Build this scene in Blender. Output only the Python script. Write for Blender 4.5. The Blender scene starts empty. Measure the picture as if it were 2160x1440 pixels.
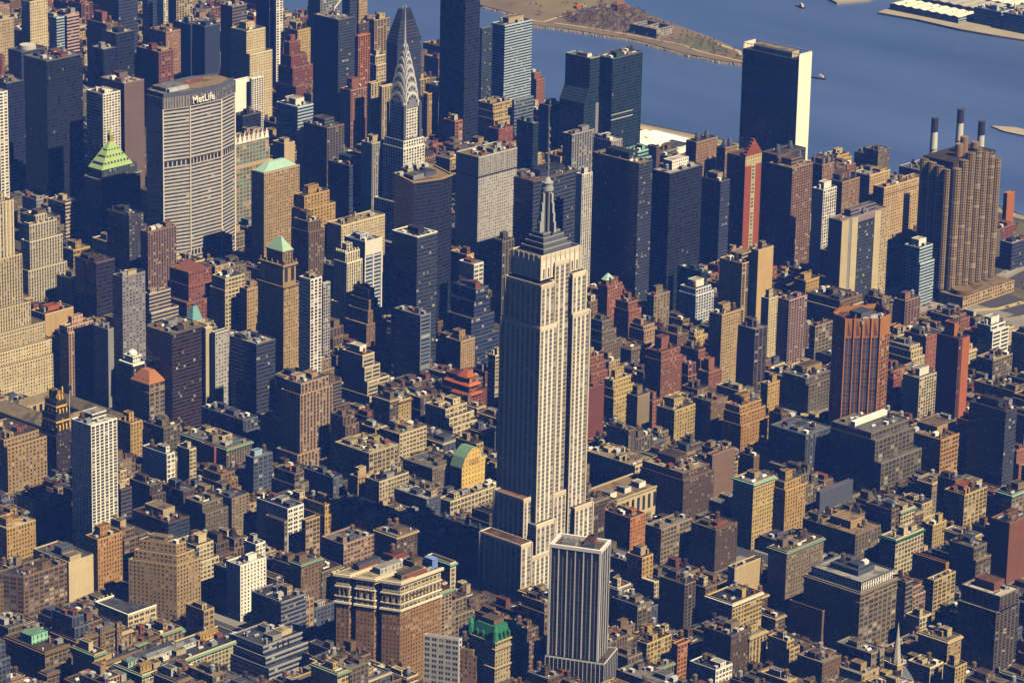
import bpy, bmesh, math, random
from mathutils import Vector, Matrix

# ---------------------------------------------------------------- camera, sky, sun, exposure
C = bpy.context.scene.collection
SC = bpy.context.scene
cam = bpy.data.objects.new('camera', bpy.data.cameras.new('camera')); C.objects.link(cam)
CAM_POS = Vector((-2318.1, -2034.3, 1198.3)); YAW, PITCH, ROLL = map(math.radians, (47.876, 17.736, 1.247))
fw = Vector((math.sin(YAW)*math.cos(PITCH), math.cos(YAW)*math.cos(PITCH), -math.sin(PITCH)))
rt = Vector((math.cos(YAW), -math.sin(YAW), 0)); up = rt.cross(fw)
c_, s_ = math.cos(ROLL), math.sin(ROLL)
rt, up = c_*rt + s_*up, -s_*rt + c_*up
M = Matrix((rt, up, -fw)).transposed().to_4x4(); M.translation = CAM_POS
cam.matrix_world = M
cam.data.sensor_width = 36; cam.data.lens = 7913.7/2160*36; cam.data.clip_start = 10; cam.data.clip_end = 60000
SC.camera = cam
SUN_AZ, SUN_EL = math.radians(177.5), math.radians(50.5)      # azimuth measured clockwise from the avenues' north (+y)
w = bpy.data.worlds.new('World'); SC.world = w; w.use_nodes = True
nt = w.node_tree; bg = nt.nodes['Background']
sky = nt.nodes.new('ShaderNodeTexSky'); sky.sky_type = 'NISHITA'; sky.sun_disc = False
sky.sun_elevation = SUN_EL; sky.sun_rotation = SUN_AZ; sky.air_density = 0.2; sky.dust_density = 0.0; sky.ozone_density = 6.0
nt.links.new(sky.outputs[0], bg.inputs[0]); bg.inputs[1].default_value = 0.05
sl = bpy.data.lights.new('sun', 'SUN'); sl.energy = 5.0; sl.angle = math.radians(0.5); sl.color = (1.0, 0.85, 0.645)
so = bpy.data.objects.new('sun', sl); C.objects.link(so)
sd = Vector((math.sin(SUN_AZ)*math.cos(SUN_EL), math.cos(SUN_AZ)*math.cos(SUN_EL), math.sin(SUN_EL)))
so.rotation_euler = sd.to_track_quat('Z', 'Y').to_euler(); so.location = (0, 0, 2000)
SC.view_settings.view_transform = 'Standard'; SC.view_settings.look = 'None'
SC.view_settings.exposure = 0.48; SC.view_settings.gamma = 1.0
SC.cycles.max_bounces = 4; SC.cycles.diffuse_bounces = 0; SC.cycles.glossy_bounces = 2; SC.cycles.volume_bounces = 0
SC.cycles.use_denoising = True; SC.cycles.denoiser = 'OPENIMAGEDENOISE'; SC.cycles.denoising_input_passes = 'RGB_ALBEDO_NORMAL'

# ---------------------------------------------------------------- colours (linear albedo)
COL = dict(tan=(.42,.30,.17), beige=(.52,.42,.28), cream=(.62,.53,.38), white=(.80,.77,.71), grey=(.27,.27,.28), brown=(.20,.125,.07),
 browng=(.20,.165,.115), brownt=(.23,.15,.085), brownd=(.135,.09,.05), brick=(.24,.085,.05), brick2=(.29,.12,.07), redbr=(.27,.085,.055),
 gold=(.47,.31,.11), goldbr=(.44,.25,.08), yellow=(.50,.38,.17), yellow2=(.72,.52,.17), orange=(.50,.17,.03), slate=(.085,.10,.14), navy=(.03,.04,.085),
 black=(.018,.02,.027), blackbr=(.035,.025,.02), blackw=(.05,.05,.06), blackw2=(.05,.045,.045), blackstripe=(.62,.61,.63), bluew=(.42,.52,.62),
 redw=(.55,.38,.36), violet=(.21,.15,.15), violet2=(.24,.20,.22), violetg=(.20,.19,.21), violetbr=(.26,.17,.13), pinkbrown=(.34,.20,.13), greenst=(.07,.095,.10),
 pinkst=(.50,.36,.26), greyw=(.38,.37,.36), tanw=(.48,.38,.25), browngrey=(.22,.18,.15), bluegl=(.03,.06,.11), blueg=(.16,.19,.23),
 pinkbrick=(.42,.20,.13), bronze=(.055,.035,.028), orangebr=(.45,.19,.06), whitestr=(.62,.60,.56), brownst=(.30,.19,.12), red=(.33,.085,.035),
 sand=(.56,.40,.22), sandy=(.46,.34,.19), sandtan=(.43,.31,.17), tang=(.30,.24,.165), tang2=(.38,.27,.15), tangr=(.30,.24,.18), tanl=(.42,.34,.22),
 greengl=(.03,.075,.07), teal=(.22,.45,.40), pink=(.55,.36,.26), pinkbr=(.24,.15,.13), pinkbr2=(.38,.25,.17), pinkw=(.50,.42,.38), pinkst2=(.42,.29,.20),
 pinkcon=(.42,.28,.26), redst=(.27,.10,.07), redor=(.14,.05,.035), redbrown=(.21,.085,.05), maroon=(.20,.065,.05), bluegrn=(.03,.07,.07), bluewh=(.5,.53,.6),
 goldst=(.40,.29,.15), whitedeco=(.80,.74,.62), whitest=(.58,.53,.46), whitered=(.78,.72,.68), whitegr=(.50,.49,.48), brownbl=(.10,.075,.06),
 lime=(.77,.71,.62), tanbrown=(.32,.19,.08), tanbrown2=(.32,.20,.09), tanbrown3=(.22,.155,.09), cream2=(.50,.42,.27), cream3=(.50,.44,.30),
 mint=(.17,.30,.22), green=(.02,.13,.065), greyl=(.42,.41,.39), silver=(.5,.52,.55), tealr=(.25,.5,.42), redd=(.22,.06,.05), redw_=(.5,.2,.15), metal=(.55,.57,.6),
 copper=(.30,.48,.42), limegreen=(.42,.62,.27), bluep=(.05,.15,.45), terracotta=(.40,.17,.07), vermilion=(.46,.125,.035))

for k_, c_ in list(COL.items()):      # warm colours made darker and more saturated, to raise the contrast
    if c_[0] > c_[2]*1.25 and c_[0] > .1:
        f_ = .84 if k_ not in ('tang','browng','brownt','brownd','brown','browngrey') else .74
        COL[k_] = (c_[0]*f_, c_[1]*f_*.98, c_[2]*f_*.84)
# ---------------------------------------------------------------- materials
MATS = {}
def nodes(name):
    m = bpy.data.materials.new(name); m.use_nodes = True
    t = m.node_tree; return m, t, t.nodes['Principled BSDF']
class N:
    """tiny node-graph helper"""
    def __init__(s, t): s.t = t
    def val(s, x, sock):
        if hasattr(x, 'is_linked') or hasattr(x, 'links'): s.t.links.new(x, sock)
        else: sock.default_value = x
    def m(s, op, a, b=0.0, c=0.0):
        n = s.t.nodes.new('ShaderNodeMath'); n.operation = op
        s.val(a, n.inputs[0]); s.val(b, n.inputs[1]); s.val(c, n.inputs[2]); return n.outputs[0]
    def mix(s, f, a, b):
        n = s.t.nodes.new('ShaderNodeMix'); n.data_type = 'RGBA'
        s.val(f, n.inputs[0]); s.val(a, n.inputs[6]); s.val(b, n.inputs[7]); return n.outputs[2]
    def scale(s, col, f):
        n = s.t.nodes.new('ShaderNodeVectorMath'); n.operation = 'SCALE'
        s.val(col[:3] if isinstance(col, tuple) else col, n.inputs[0]); s.val(f, n.inputs[3]); return n.outputs[0]
    def noise(s, vec, sc, det=3.0):
        n = s.t.nodes.new('ShaderNodeTexNoise'); n.inputs['Scale'].default_value = sc; n.inputs['Detail'].default_value = det
        s.val(vec, n.inputs['Vector']); return n.outputs['Fac']
    def comb(s, x, y, z):
        n = s.t.nodes.new('ShaderNodeCombineXYZ'); s.val(x, n.inputs[0]); s.val(y, n.inputs[1]); s.val(z, n.inputs[2]); return n.outputs[0]

# style: bay m, floor m, window width, window height, spandrel darkness (1 = wall), glass colour, blind share, mode
STY = {
 'p': (3.3, 3.6, .42, .50, 1.0, (.035,.035,.04), .20, ''),
 'P': (4.6, 4.1, .74, .60, 1.0, (.035,.04,.05), .16, 'mull'),
 'v': (3.3, 3.7, .52, .55, .42, (.03,.035,.05), .16, ''),
 'r': (2.6, 3.7, 1.1, .50, 1.0, (.02,.035,.07), .05, ''),
 'q': (2.6, 3.7, 1.1, .55, 1.0, (.022,.016,.016), .03, ''),
 'c': (2.2, 3.8, .86, .80, 1.0, (.012,.017,.032), .004, ''),
 'g': (3.9, 3.3, .66, .66, 1.0, (.04,.045,.06), .22, ''),
 'G': (3.4, 3.7, .46, .46, 1.0, (.03,.04,.07), .38, ''),
 'b': (4.4, 3.0, .72, .56, .60, (.03,.03,.04), .10, 'bal'),  # shade of the balcony recesses is put into the dark colours
 'x': (6.0, 4.0, .0, .0, 1.0, (.03,.03,.04), .0, ''),
 'S': (12., 4.2, .82, .52, 1.0, (.03,.045,.08), .12, ''),
 'W': (21., 3.6, .52, 1.1, 1.0, (.035,.03,.03), .0, ''),
 'R': (3.3, 3.2, .30, .45, 1.0, (.03,.03,.04), .10, ''),
 'O': (8.6, 3.9, .78, .62, .40, (.03,.06,.13), .0, 'mull'),
 'e': (5.6, 3.7, .60, .55, .42, (.03,.035,.05), .22, 'mull2'),
 'm': (5.2, 3.9, 1.2, .50, 1.0, (.06,.06,.065), .04, ''),
 'k': (5.2, 6.0, .72, .9, 1.0, (.03,.03,.035), 0, ''),
 'Y': (4.2, 4.4, .24, .40, 1.0, (.03,.03,.035), .10, ''),
 'T': (5.5, 3.8, .72, .74, 1.0, (.03,.17,.17), .20, 'mull'),
 'A': (7.5, 22., .50, .62, 1.0, (.03,.03,.04), .0, ''),
}
def facade(key):
    if key in MATS: return MATS[key]
    bay, fh, wx, wy, sp, glass, blind_glint, mode = STY[key]
    m, t, b = nodes('facade_' + {'p':'punched','P':'loft','v':'piers','r':'ribbon','c':'curtain','g':'grid','G':'square','b':'balcony','x':'blank',
        'S':'ladder','W':'panels','R':'redstone','O':'bays','Y':'sparse','T':'teal','A':'arcade','m':'tower_bands','k':'plant','e':'deco_piers','q':'bronze_ribbon'}[key])
    g = N(t); oi = t.nodes.new('ShaderNodeObjectInfo'); uv = t.nodes.new('ShaderNodeUVMap')
    sx = t.nodes.new('ShaderNodeSeparateXYZ'); t.links.new(uv.outputs[0], sx.inputs[0]); u, v = sx.outputs[0], sx.outputs[1]
    tc = t.nodes.new('ShaderNodeTexCoord'); ob = tc.outputs['Object']; rnd = oi.outputs['Random']
    fu, fv = g.m('FRACT', u), g.m('FRACT', v)
    off = g.m('MULTIPLY', rnd, 91.7)
    # weathering: broad blotches, streaks running down, belt shades per floor
    sep = t.nodes.new('ShaderNodeSeparateXYZ'); t.links.new(ob, sep.inputs[0])
    n1 = g.noise(ob, .05, 4.0)
    n2 = g.noise(g.comb(g.m('MULTIPLY', g.m('ADD', sep.outputs[0], sep.outputs[1]), .5), off, g.m('MULTIPLY', sep.outputs[2], .035)), 1.0, 2.0)
    wn0 = t.nodes.new('ShaderNodeTexWhiteNoise'); wn0.noise_dimensions = '2D'; t.links.new(g.comb(g.m('FLOOR', v), off, 0.0), wn0.inputs['Vector'])
    tone = g.m('ADD', .62, g.m('ADD', g.m('MULTIPLY', n1, .30), g.m('ADD', g.m('MULTIPLY', n2, .40), g.m('MULTIPLY', wn0.outputs[0], .07))))
    tone = g.m('MULTIPLY', tone, g.m('ADD', .86, g.m('MULTIPLY', rnd, .24)))
    base = oi.outputs['Color']
    if key in 'rcq':
        mx = t.nodes.new('ShaderNodeVectorMath'); mx.operation = 'MAXIMUM'; t.links.new(base, mx.inputs[0]); mx.inputs[1].default_value = (.055,.055,.062) if key == 'r' else (.034,.036,.044) if key == 'c' else (.05,.038,.032); base = mx.outputs[0]
    wall = g.scale(base, tone)
    inx = g.m('LESS_THAN', g.m('ABSOLUTE', g.m('SUBTRACT', fu, .5)), wx/2)
    iny = g.m('LESS_THAN', g.m('ABSOLUTE', g.m('SUBTRACT', fv, .5)), g.m('MULTIPLY', wy/2, g.m('ADD', .85, g.m('MULTIPLY', g.m('FRACT', g.m('MULTIPLY', rnd, 13.7)), .35))) if key in 'pPbg' else wy/2)
    if mode == 'mull':
        inx = g.m('MULTIPLY', inx, g.m('GREATER_THAN', g.m('ABSOLUTE', g.m('SUBTRACT', fu, .5)), .03))
    if mode == 'mull2':
        q = g.m('ABSOLUTE', g.m('SUBTRACT', g.m('FRACT', g.m('MULTIPLY', g.m('SUBTRACT', fu, .15), 4.28)), .5))
        iny = g.m('MULTIPLY', iny, g.m('LESS_THAN', q, .36))
    if key in 'pPYbg':   # taller openings in the top storey of some houses, belt courses of paler stone
        tfl = g.m('SUBTRACT', 1000.0, v); topf = g.m('MULTIPLY', g.m('LESS_THAN', tfl, 1.0), g.m('GREATER_THAN', rnd, .45))
        iny2 = g.m('LESS_THAN', g.m('ABSOLUTE', g.m('SUBTRACT', fv, .42)), .38); iny = g.m('MAXIMUM', iny, g.m('MULTIPLY', topf, iny2))
        k1 = g.m('LESS_THAN', g.m('ABSOLUTE', g.m('SUBTRACT', tfl, 1.06)), .10); per = g.m('ADD', 3.0, g.m('FLOOR', g.m('MULTIPLY', rnd, 5.0)))
        k2 = g.m('MULTIPLY', g.m('LESS_THAN', g.m('FRACT', g.m('DIVIDE', g.m('ADD', tfl, .04), per)), .03), g.m('GREATER_THAN', g.m('FRACT', g.m('MULTIPLY', rnd, 7.3)), .4))
        belt = g.m('MULTIPLY', g.m('MAXIMUM', k1, k2), .35); wall = g.scale(wall, g.m('ADD', 1.0, belt)); iny = g.m('MULTIPLY', iny, g.m('SUBTRACT', 1.0, g.m('GREATER_THAN', belt, .1)))
        # some whole window columns bricked up, some narrow
        wc = t.nodes.new('ShaderNodeTexWhiteNoise'); wc.noise_dimensions = '2D'; t.links.new(g.comb(g.m('FLOOR', u), g.m('MULTIPLY', rnd, 53.1), 0.0), wc.inputs['Vector'])
        inx = g.m('LESS_THAN', g.m('ABSOLUTE', g.m('SUBTRACT', fu, .5)), g.m('MULTIPLY', wx/2, g.m('ADD', .62, g.m('MULTIPLY', g.m('POWER', wc.outputs[0], .5), .45)))) if key in 'pPY' else inx
        if mode == 'mull': inx = g.m('MULTIPLY', inx, g.m('GREATER_THAN', g.m('ABSOLUTE', g.m('SUBTRACT', fu, .5)), .03))
    win = g.m('MULTIPLY', inx, iny)
    wn = t.nodes.new('ShaderNodeTexWhiteNoise'); wn.noise_dimensions = '3D'
    t.links.new(g.comb(g.m('FLOOR', u), g.m('FLOOR', v), off), wn.inputs['Vector'])
    r = wn.outputs[0]
    if sp < 1.0: wall2 = g.mix(inx, wall, g.scale(wall, sp))
    else: wall2 = wall
    is_blind_glint = g.m('LESS_THAN', r, blind_glint)  # pale panes: blinds, plus window glints put into the colour
    gl = g.mix(is_blind_glint, glass + (1,), (.30,.29,.27,1))
    r2 = g.m('FRACT', g.m('MULTIPLY', r, 37.0))
    gl = g.scale(gl, g.m('ADD', .45, g.m('MULTIPLY', r2, 1.1)))
    t.links.new(g.mix(win, wall2, gl), b.inputs['Base Color'])
    t.links.new(g.m('SUBTRACT', .85, g.m('MULTIPLY', win, .74)), b.inputs['Roughness'])
    b.inputs['Specular IOR Level'].default_value = .35
    if wx > 0:
        bp = t.nodes.new('ShaderNodeBump'); bp.inputs['Strength'].default_value = .55; bp.inputs['Distance'].default_value = .35
        t.links.new(g.m('SUBTRACT', 1.0, win), bp.inputs['Height']); vm = t.nodes.new('ShaderNodeVectorMath'); vm.operation = 'SUBTRACT'; t.links.new(wn.outputs['Color'], vm.inputs[0]); vm.inputs[1].default_value = (.5,.5,.5)
        tilt = g.scale(vm.outputs[0], g.m('MULTIPLY', win, .09)); va = t.nodes.new('ShaderNodeVectorMath'); va.operation = 'ADD'; t.links.new(bp.outputs[0], va.inputs[0]); t.links.new(tilt, va.inputs[1])
        vn = t.nodes.new('ShaderNodeVectorMath'); vn.operation = 'NORMALIZE'; t.links.new(va.outputs[0], vn.inputs[0]); t.links.new(vn.outputs[0], b.inputs['Normal'])
    MATS[key] = m; return m
def plain(name, rough=.8, metal=0.0, nsc=.12, amp=.35, spec=.3):
    """a material that takes the object's colour with soft dirt patches"""
    if name in MATS: return MATS[name]
    m, t, b = nodes(name); g = N(t); oi = t.nodes.new('ShaderNodeObjectInfo'); tc = t.nodes.new('ShaderNodeTexCoord')
    n1 = g.noise(tc.outputs['Object'], nsc, 5.0); n2 = g.noise(tc.outputs['Object'], nsc*7, 2.0)
    f = g.m('ADD', 1-amp*.75, g.m('ADD', g.m('MULTIPLY', n1, amp), g.m('MULTIPLY', n2, amp*.5)))
    f = g.m('MULTIPLY', f, g.m('ADD', .85, g.m('MULTIPLY', oi.outputs['Random'], .3)))
    t.links.new(g.scale(oi.outputs['Color'], f), b.inputs['Base Color'])
    b.inputs['Roughness'].default_value = rough; b.inputs['Metallic'].default_value = metal; b.inputs['Specular IOR Level'].default_value = spec
    MATS[name] = m; return m
def roof_mat():
    m, t, b = nodes('roof_felt'); g = N(t); oi = t.nodes.new('ShaderNodeObjectInfo'); tc = t.nodes.new('ShaderNodeTexCoord'); ob = tc.outputs['Object']
    vo = t.nodes.new('ShaderNodeTexVoronoi'); vo.inputs['Scale'].default_value = .13; vo.inputs['Randomness'].default_value = .9; t.links.new(ob, vo.inputs['Vector']); sc = t.nodes.new('ShaderNodeSeparateColor'); t.links.new(vo.outputs['Color'], sc.inputs[0])
    n1 = g.noise(ob, .18, 6.0); n2 = g.noise(ob, 1.1, 3.0); sx = t.nodes.new('ShaderNodeSeparateXYZ'); t.links.new(ob, sx.inputs[0])
    seam = g.m('LESS_THAN', g.m('FRACT', g.m('MULTIPLY', sx.outputs[0], .28)), .07)
    patch = g.m('GREATER_THAN', sc.outputs[0], .74)
    f = g.m('ADD', .12, g.m('ADD', g.m('MULTIPLY', n1, .75), g.m('MULTIPLY', n2, .30))); f = g.m('SUBTRACT', f, g.m('ADD', g.m('MULTIPLY', seam, .10), g.m('MULTIPLY', patch, .30)))
    f = g.m('MULTIPLY', f, g.m('ADD', .36, g.m('MULTIPLY', g.m('POWER', oi.outputs['Random'], 2.0), .55)))
    t.links.new(g.scale(oi.outputs['Color'], f), b.inputs['Base Color']); b.inputs['Roughness'].default_value = .92; return m
ROOF = roof_mat()
TRIM = plain('trim', .8, nsc=.3, amp=.3)
METAL = plain('steel', .34, .45, .3, .25, .6)
def flat(name, col, rough=.8, sc=.05, amp=.3):
    m, t, b = nodes(name); g = N(t); tc = t.nodes.new('ShaderNodeTexCoord')
    n1 = g.noise(tc.outputs['Object'], sc, 6.0)
    t.links.new(g.scale(col + (1,), g.m('ADD', 1-amp/2, g.m('MULTIPLY', n1, amp))), b.inputs['Base Color']); b.inputs['Roughness'].default_value = rough
    return m

# ---------------------------------------------------------------- mesh builder
BAYF = [1.0, 1.0]     # per-building stretch of window bay and storey height
class MB:
    def __init__(s): s.v = []; s.f = []; s.mi = []; s.uv = []; s.mats = []
    def slot(s, m):
        if m not in s.mats: s.mats.append(m)
        return s.mats.index(m)
    def face(s, pts, m, uvs=None):
        i = len(s.v); s.v += [tuple(p) for p in pts]; s.f.append(tuple(range(i, i+len(pts)))); s.mi.append(s.slot(m))
        s.uv += list(uvs) if uvs else [(0, 0)]*len(pts)
    def wallq(s, a, b, z0, z1, key, ztop=None):
        """vertical wall from a to b (outside on the right when walking a to b), window cells in uv"""
        bay, fh = STY[key][:2]; bay, fh = bay*BAYF[0], fh*BAYF[1]; L = math.hypot(b[0]-a[0], b[1]-a[1]); n = max(1, round(L/bay)); zt = z1 if ztop is None else ztop
        n = max(1, n); V = lambda z: (z-zt)/fh + 1000
        s.face([(a[0],a[1],z0),(b[0],b[1],z0),(b[0],b[1],z1),(a[0],a[1],z1)], facade(key), [(0,V(z0)),(n,V(z0)),(n,V(z1)),(0,V(z1))])
    def prism(s, poly, z0, z1, keys, top=None):
        """poly counter-clockwise; keys: facade key or list per side"""
        n = len(poly)
        for i in range(n):
            k = keys if isinstance(keys, str) and len(keys) == 1 else keys[i]
            a, b = poly[i], poly[(i+1) % n]
            s.wallq(a, b, z0, z1, k)
        if top: s.face([(p[0],p[1],z1) for p in poly], top)
    def wbox(s, x0, y0, z0, x1, y1, z1, kw, ks, top=None):
        s.prism([(x0,y0),(x1,y0),(x1,y1),(x0,y1)], z0, z1, [ks, kw, ks, kw], top)
    def box(s, x0, y0, z0, x1, y1, z1, m):
        p = [(x0,y0,z0),(x1,y0,z0),(x1,y1,z0),(x0,y1,z0),(x0,y0,z1),(x1,y0,z1),(x1,y1,z1),(x0,y1,z1)]
        for q in ((0,1,5,4),(1,2,6,5),(2,3,7,6),(3,0,4,7),(4,5,6,7),(3,2,1,0)): s.face([p[i] for i in q], m)
    def ring(s, x0, y0, x1, y1, z0, z1, t, m, out=0.0):
        """a frame of thickness t round a rectangle, standing out by `out`"""
        X0,Y0,X1,Y1 = x0-out,y0-out,x1+out,y1+out; a,b,c,d = x0+t,y0+t,x1-t,y1-t
        O = [(X0,Y0),(X1,Y0),(X1,Y1),(X0,Y1)]; I = [(a,b),(c,b),(c,d),(a,d)]
        for i in range(4):
            j = (i+1) % 4
            s.face([(*O[i],z0),(*O[j],z0),(*O[j],z1),(*O[i],z1)], m)
            s.face([(*O[i],z1),(*O[j],z1),(*I[j],z1),(*I[i],z1)], m)
            s.face([(*I[j],z0),(*I[i],z0),(*I[i],z1),(*I[j],z1)], m)
            if out: s.face([(*O[j],z0),(*O[i],z0),(*I[i],z0),(*I[j],z0)], m)
    def cyl(s, cx, cy, z0, z1, r0, r1, m, n=12, cap=True):
        P = [(math.cos(2*math.pi*i/n), math.sin(2*math.pi*i/n)) for i in range(n)]
        for i in range(n):
            a, b = P[i], P[(i+1) % n]
            s.face([(cx+a[0]*r0,cy+a[1]*r0,z0),(cx+b[0]*r0,cy+b[1]*r0,z0),(cx+b[0]*r1,cy+b[1]*r1,z1),(cx+a[0]*r1,cy+a[1]*r1,z1)], m)
        if cap and r1 > .05: s.face([(cx+a[0]*r1,cy+a[1]*r1,z1) for a in P], m)
    def pyr(s, x0, y0, x1, y1, z0, z1, m, tx=0.0, ty=0.0):
        """hipped roof: rectangle to a ridge/flat of half-size tx, ty"""
        cx, cy = (x0+x1)/2, (y0+y1)/2
        A = [(x0,y0,z0),(x1,y0,z0),(x1,y1,z0),(x0,y1,z0)]; T = [(cx-tx,cy-ty,z1),(cx+tx,cy-ty,z1),(cx+tx,cy+ty,z1),(cx-tx,cy+ty,z1)]
        for i in range(4):
            j = (i+1) % 4; q = [A[i],A[j],T[j],T[i]]; s.face(q, m)
        if tx > 0 and ty > 0: s.face(T, m)
    def beam(s, a, b, t, m):
        a, b = Vector(a), Vector(b); d = (b-a).normalized(); x = d.cross(Vector((0,0,1)))
        if x.length < .01: x = Vector((1,0,0))
        x = x.normalized()*t/2; y = d.cross(x).normalized()*t/2
        R = lambda p: [p-x-y, p+x-y, p+x+y, p-x+y]
        A, B = R(a), R(b)
        for i in range(4):
            j = (i+1) % 4; s.face([A[i],A[j],B[j],B[i]], m)
        s.face(A[::-1], m); s.face(B, m)
    def build(s, name, parent=None, col=None):
        me = bpy.data.meshes.new(name); me.from_pydata(s.v, [], s.f)
        for m in s.mats: me.materials.append(m)
        me.polygons.foreach_set('material_index', s.mi)
        uvl = me.uv_layers.new(name='UVMap'); flatuv = [c for p in s.uv for c in p]; uvl.data.foreach_set('uv', flatuv); me.update()
        return link(name, me, parent, col)
def link(name, me, parent=None, col=None, loc=None):
    o = bpy.data.objects.new(name, me); C.objects.link(o)
    if parent is not None: o.parent = parent
    if loc is not None: o.location = loc
    if col is not None: o.color = (*(COL[col] if isinstance(col, str) else col), 1)
    return o
def thing(name, label, cat, loc, group=None):
    o = bpy.data.objects.new(name, None); C.objects.link(o); o.location = loc
    o.empty_display_size = 5; o['label'] = label; o['category'] = cat
    if group: o['group'] = group
    return o
def tag(o, label, cat, group=None):
    o['label'] = label; o['category'] = cat
    if group: o['group'] = group
    return o
def structure(o, kind='structure'): o['kind'] = kind; return o

# shared clutter meshes (copies share mesh data)
def shared(fn):
    b = MB(); fn(b); me = bpy.data.meshes.new('shared'); me.from_pydata(b.v, [], b.f)
    for m in b.mats: me.materials.append(m)
    me.polygons.foreach_set('material_index', b.mi); me.update(); return me
WOOD = plain('tank_wood', .9, nsc=.6)
def _tank(b):
    for sx in (-1,1):
        for sy in (-1,1): b.box(sx*1.3-.15, sy*1.3-.15, 0, sx*1.3+.15, sy*1.3+.15, 3.2, WOOD)
    b.box(-1.7,-1.7,3.2,1.7,1.7,3.5,WOOD); b.cyl(0,0,3.5,7.3,2.0,1.9,WOOD,12,False); b.cyl(0,0,7.3,8.7,2.15,0.02,WOOD,12,False)
TANK = shared(_tank)
def _ac(b):
    b.box(-1.6,-1.2,.3,1.6,1.2,2.0,TRIM); b.cyl(-.7,0,2.0,2.3,.55,.55,TRIM,8); b.cyl(.7,0,2.0,2.3,.55,.55,TRIM,8); b.box(-1.4,-1,0,-1.1,1,.3,TRIM); b.box(1.1,-1,0,1.4,1,.3,TRIM)
AC = shared(_ac)
def _vent(b):
    b.cyl(0,0,0,1.6,.45,.45,TRIM,8); b.cyl(0,0,1.6,2.1,.7,.5,TRIM,8)
VENT = shared(_vent)
def _chim(b):
    b.box(-.9,-.9,0,.9,.9,4.4,TRIM); b.ring(-.9,-.9,.9,.9,4.4,4.8,.5,TRIM,.15)
CHIM = shared(_chim)
def _cool(b):
    b.box(-3,-2.2,.4,3,2.2,3.6,TRIM)
    for x in (-1.5,1.5): b.cyl(x,0,3.6,4.3,1.2,1.2,TRIM,10)
    b.box(-2.8,-2,0,-2.4,2,.4,TRIM); b.box(2.4,-2,0,2.8,2,.4,TRIM)
COOL = shared(_cool)
def _dish(b):
    b.cyl(0,0,0,2.0,.5,.5,TRIM,8)
    for i in range(4):
        r = [0.3,1.8,2.8,3.4,3.7][i:i+2]; z = [2.0,2.3,2.9,3.8,4.8][i:i+2]; b.cyl(0,0,z[0],z[1],r[0],r[1],TRIM,14,False)
DISH = shared(_dish)
def _duct(b):
    b.box(-3.6,-.45,.5,3.6,.45,1.3,TRIM); b.box(3.0,-.45,1.3,3.6,.45,2.1,TRIM)
    for x in (-3.2,0,3.0): b.box(x-.1,-.4,0,x+.1,.4,.5,TRIM)
DUCT = shared(_duct)
def _hut(b):
    b.box(-1.5,-2,0,1.5,2,2.7,TRIM); b.box(-1.7,-2.2,2.7,1.7,2.2,2.95,TRIM); b.box(-.5,-2.04,.05,.5,-2.0,2.1,WOOD)
HUT = shared(_hut)
def _sky(b):
    b.box(-2.6,-1.3,0,2.6,1.3,.8,TRIM); b.pyr(-2.6,-1.3,2.6,1.3,.8,1.9,TRIM,2.3,.05)
SKYL = shared(_sky)

def roofcol(rng, base):
    return base or rng.choice(['grey','browng','tang','slate','grey','beige','brownt','browng','slate','greyl','brownd','blackw'])
def clutter(root, rng, x0, y0, x1, y1, z, col, k, kind, free=None):
    """plant rooms, tanks and vents on one roof; returns nothing"""
    w, d = x1-x0, y1-y0
    if w < 6 or d < 6: return
    used = [free] if free else []
    def spot(rw, rd, tries=9):
        for _ in range(tries):
            x = rng.uniform(x0+1.2+rw, x1-1.2-rw) if w > 2*rw+2.6 else None; y = rng.uniform(y0+1.2+rd, y1-1.2-rd) if d > 2*rd+2.6 else None
            if x is None or y is None: return None
            if all(x+rw < u[0] or x-rw > u[2] or y+rd < u[1] or y-rd > u[3] for u in used):
                used.append((x-rw-.4, y-rd-.4, x+rw+.4, y+rd+.4)); return x, y
        return None
    n = 2 if w*d > 500 else 1
    if free is None:
        for i in range(n + (1 if w*d > 1400 else 0)):
            rw, rd = rng.uniform(2.2, min(6.5, w*.27)), rng.uniform(2.2, min(6, d*.27)); p = spot(rw, rd)
            if not p: continue
            h = rng.uniform(3.2, 7.5) if i == 0 else rng.uniform(2.8, 4.2); b = MB(); kk = rng.choice('xxxYp' if kind != 'T' else 'xr')
            b.wbox(p[0]-rw,p[1]-rd,z,p[0]+rw,p[1]+rd,z+h,kk,kk,ROOF); b.ring(p[0]-rw,p[1]-rd,p[0]+rw,p[1]+rd,z+h,z+h+.35,.35,TRIM,.12)
            b.build('penthouse', root, col if rng.random() < .6 else rng.choice(['tang','beige','grey','brick','cream','slate','greyl']))
    for i in range(rng.choice([0,1,1,2]) if kind in 'LA' else rng.choice([0,0,1])):
        p = spot(2.3, 2.3)
        if p: link('water_tank', TANK, root, rng.choice(['brownd','brown','blackbr','grey']), (p[0],p[1],z))
    for i in range(int(rng.uniform(2, 5.5) * (1 + w*d/700))):
        me, nm, r = rng.choice([(AC,'air_conditioner',1.9),(AC,'air_conditioner',1.9),(VENT,'roof_vent',.7),(VENT,'roof_vent',.7),(CHIM,'chimney',1.1),(SKYL,'skylight',2.7),(COOL,'cooling_unit',3.1),(DUCT,'roof_duct',3.7),(HUT,'stair_hut',2.1),(HUT,'stair_hut',2.1)])
        p = spot(r, r*.8)
        if p: link(nm, me, root, rng.choice(['greyl','white','grey','silver','tang','brick']) if me is not CHIM else col, (p[0],p[1],z))

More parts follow.
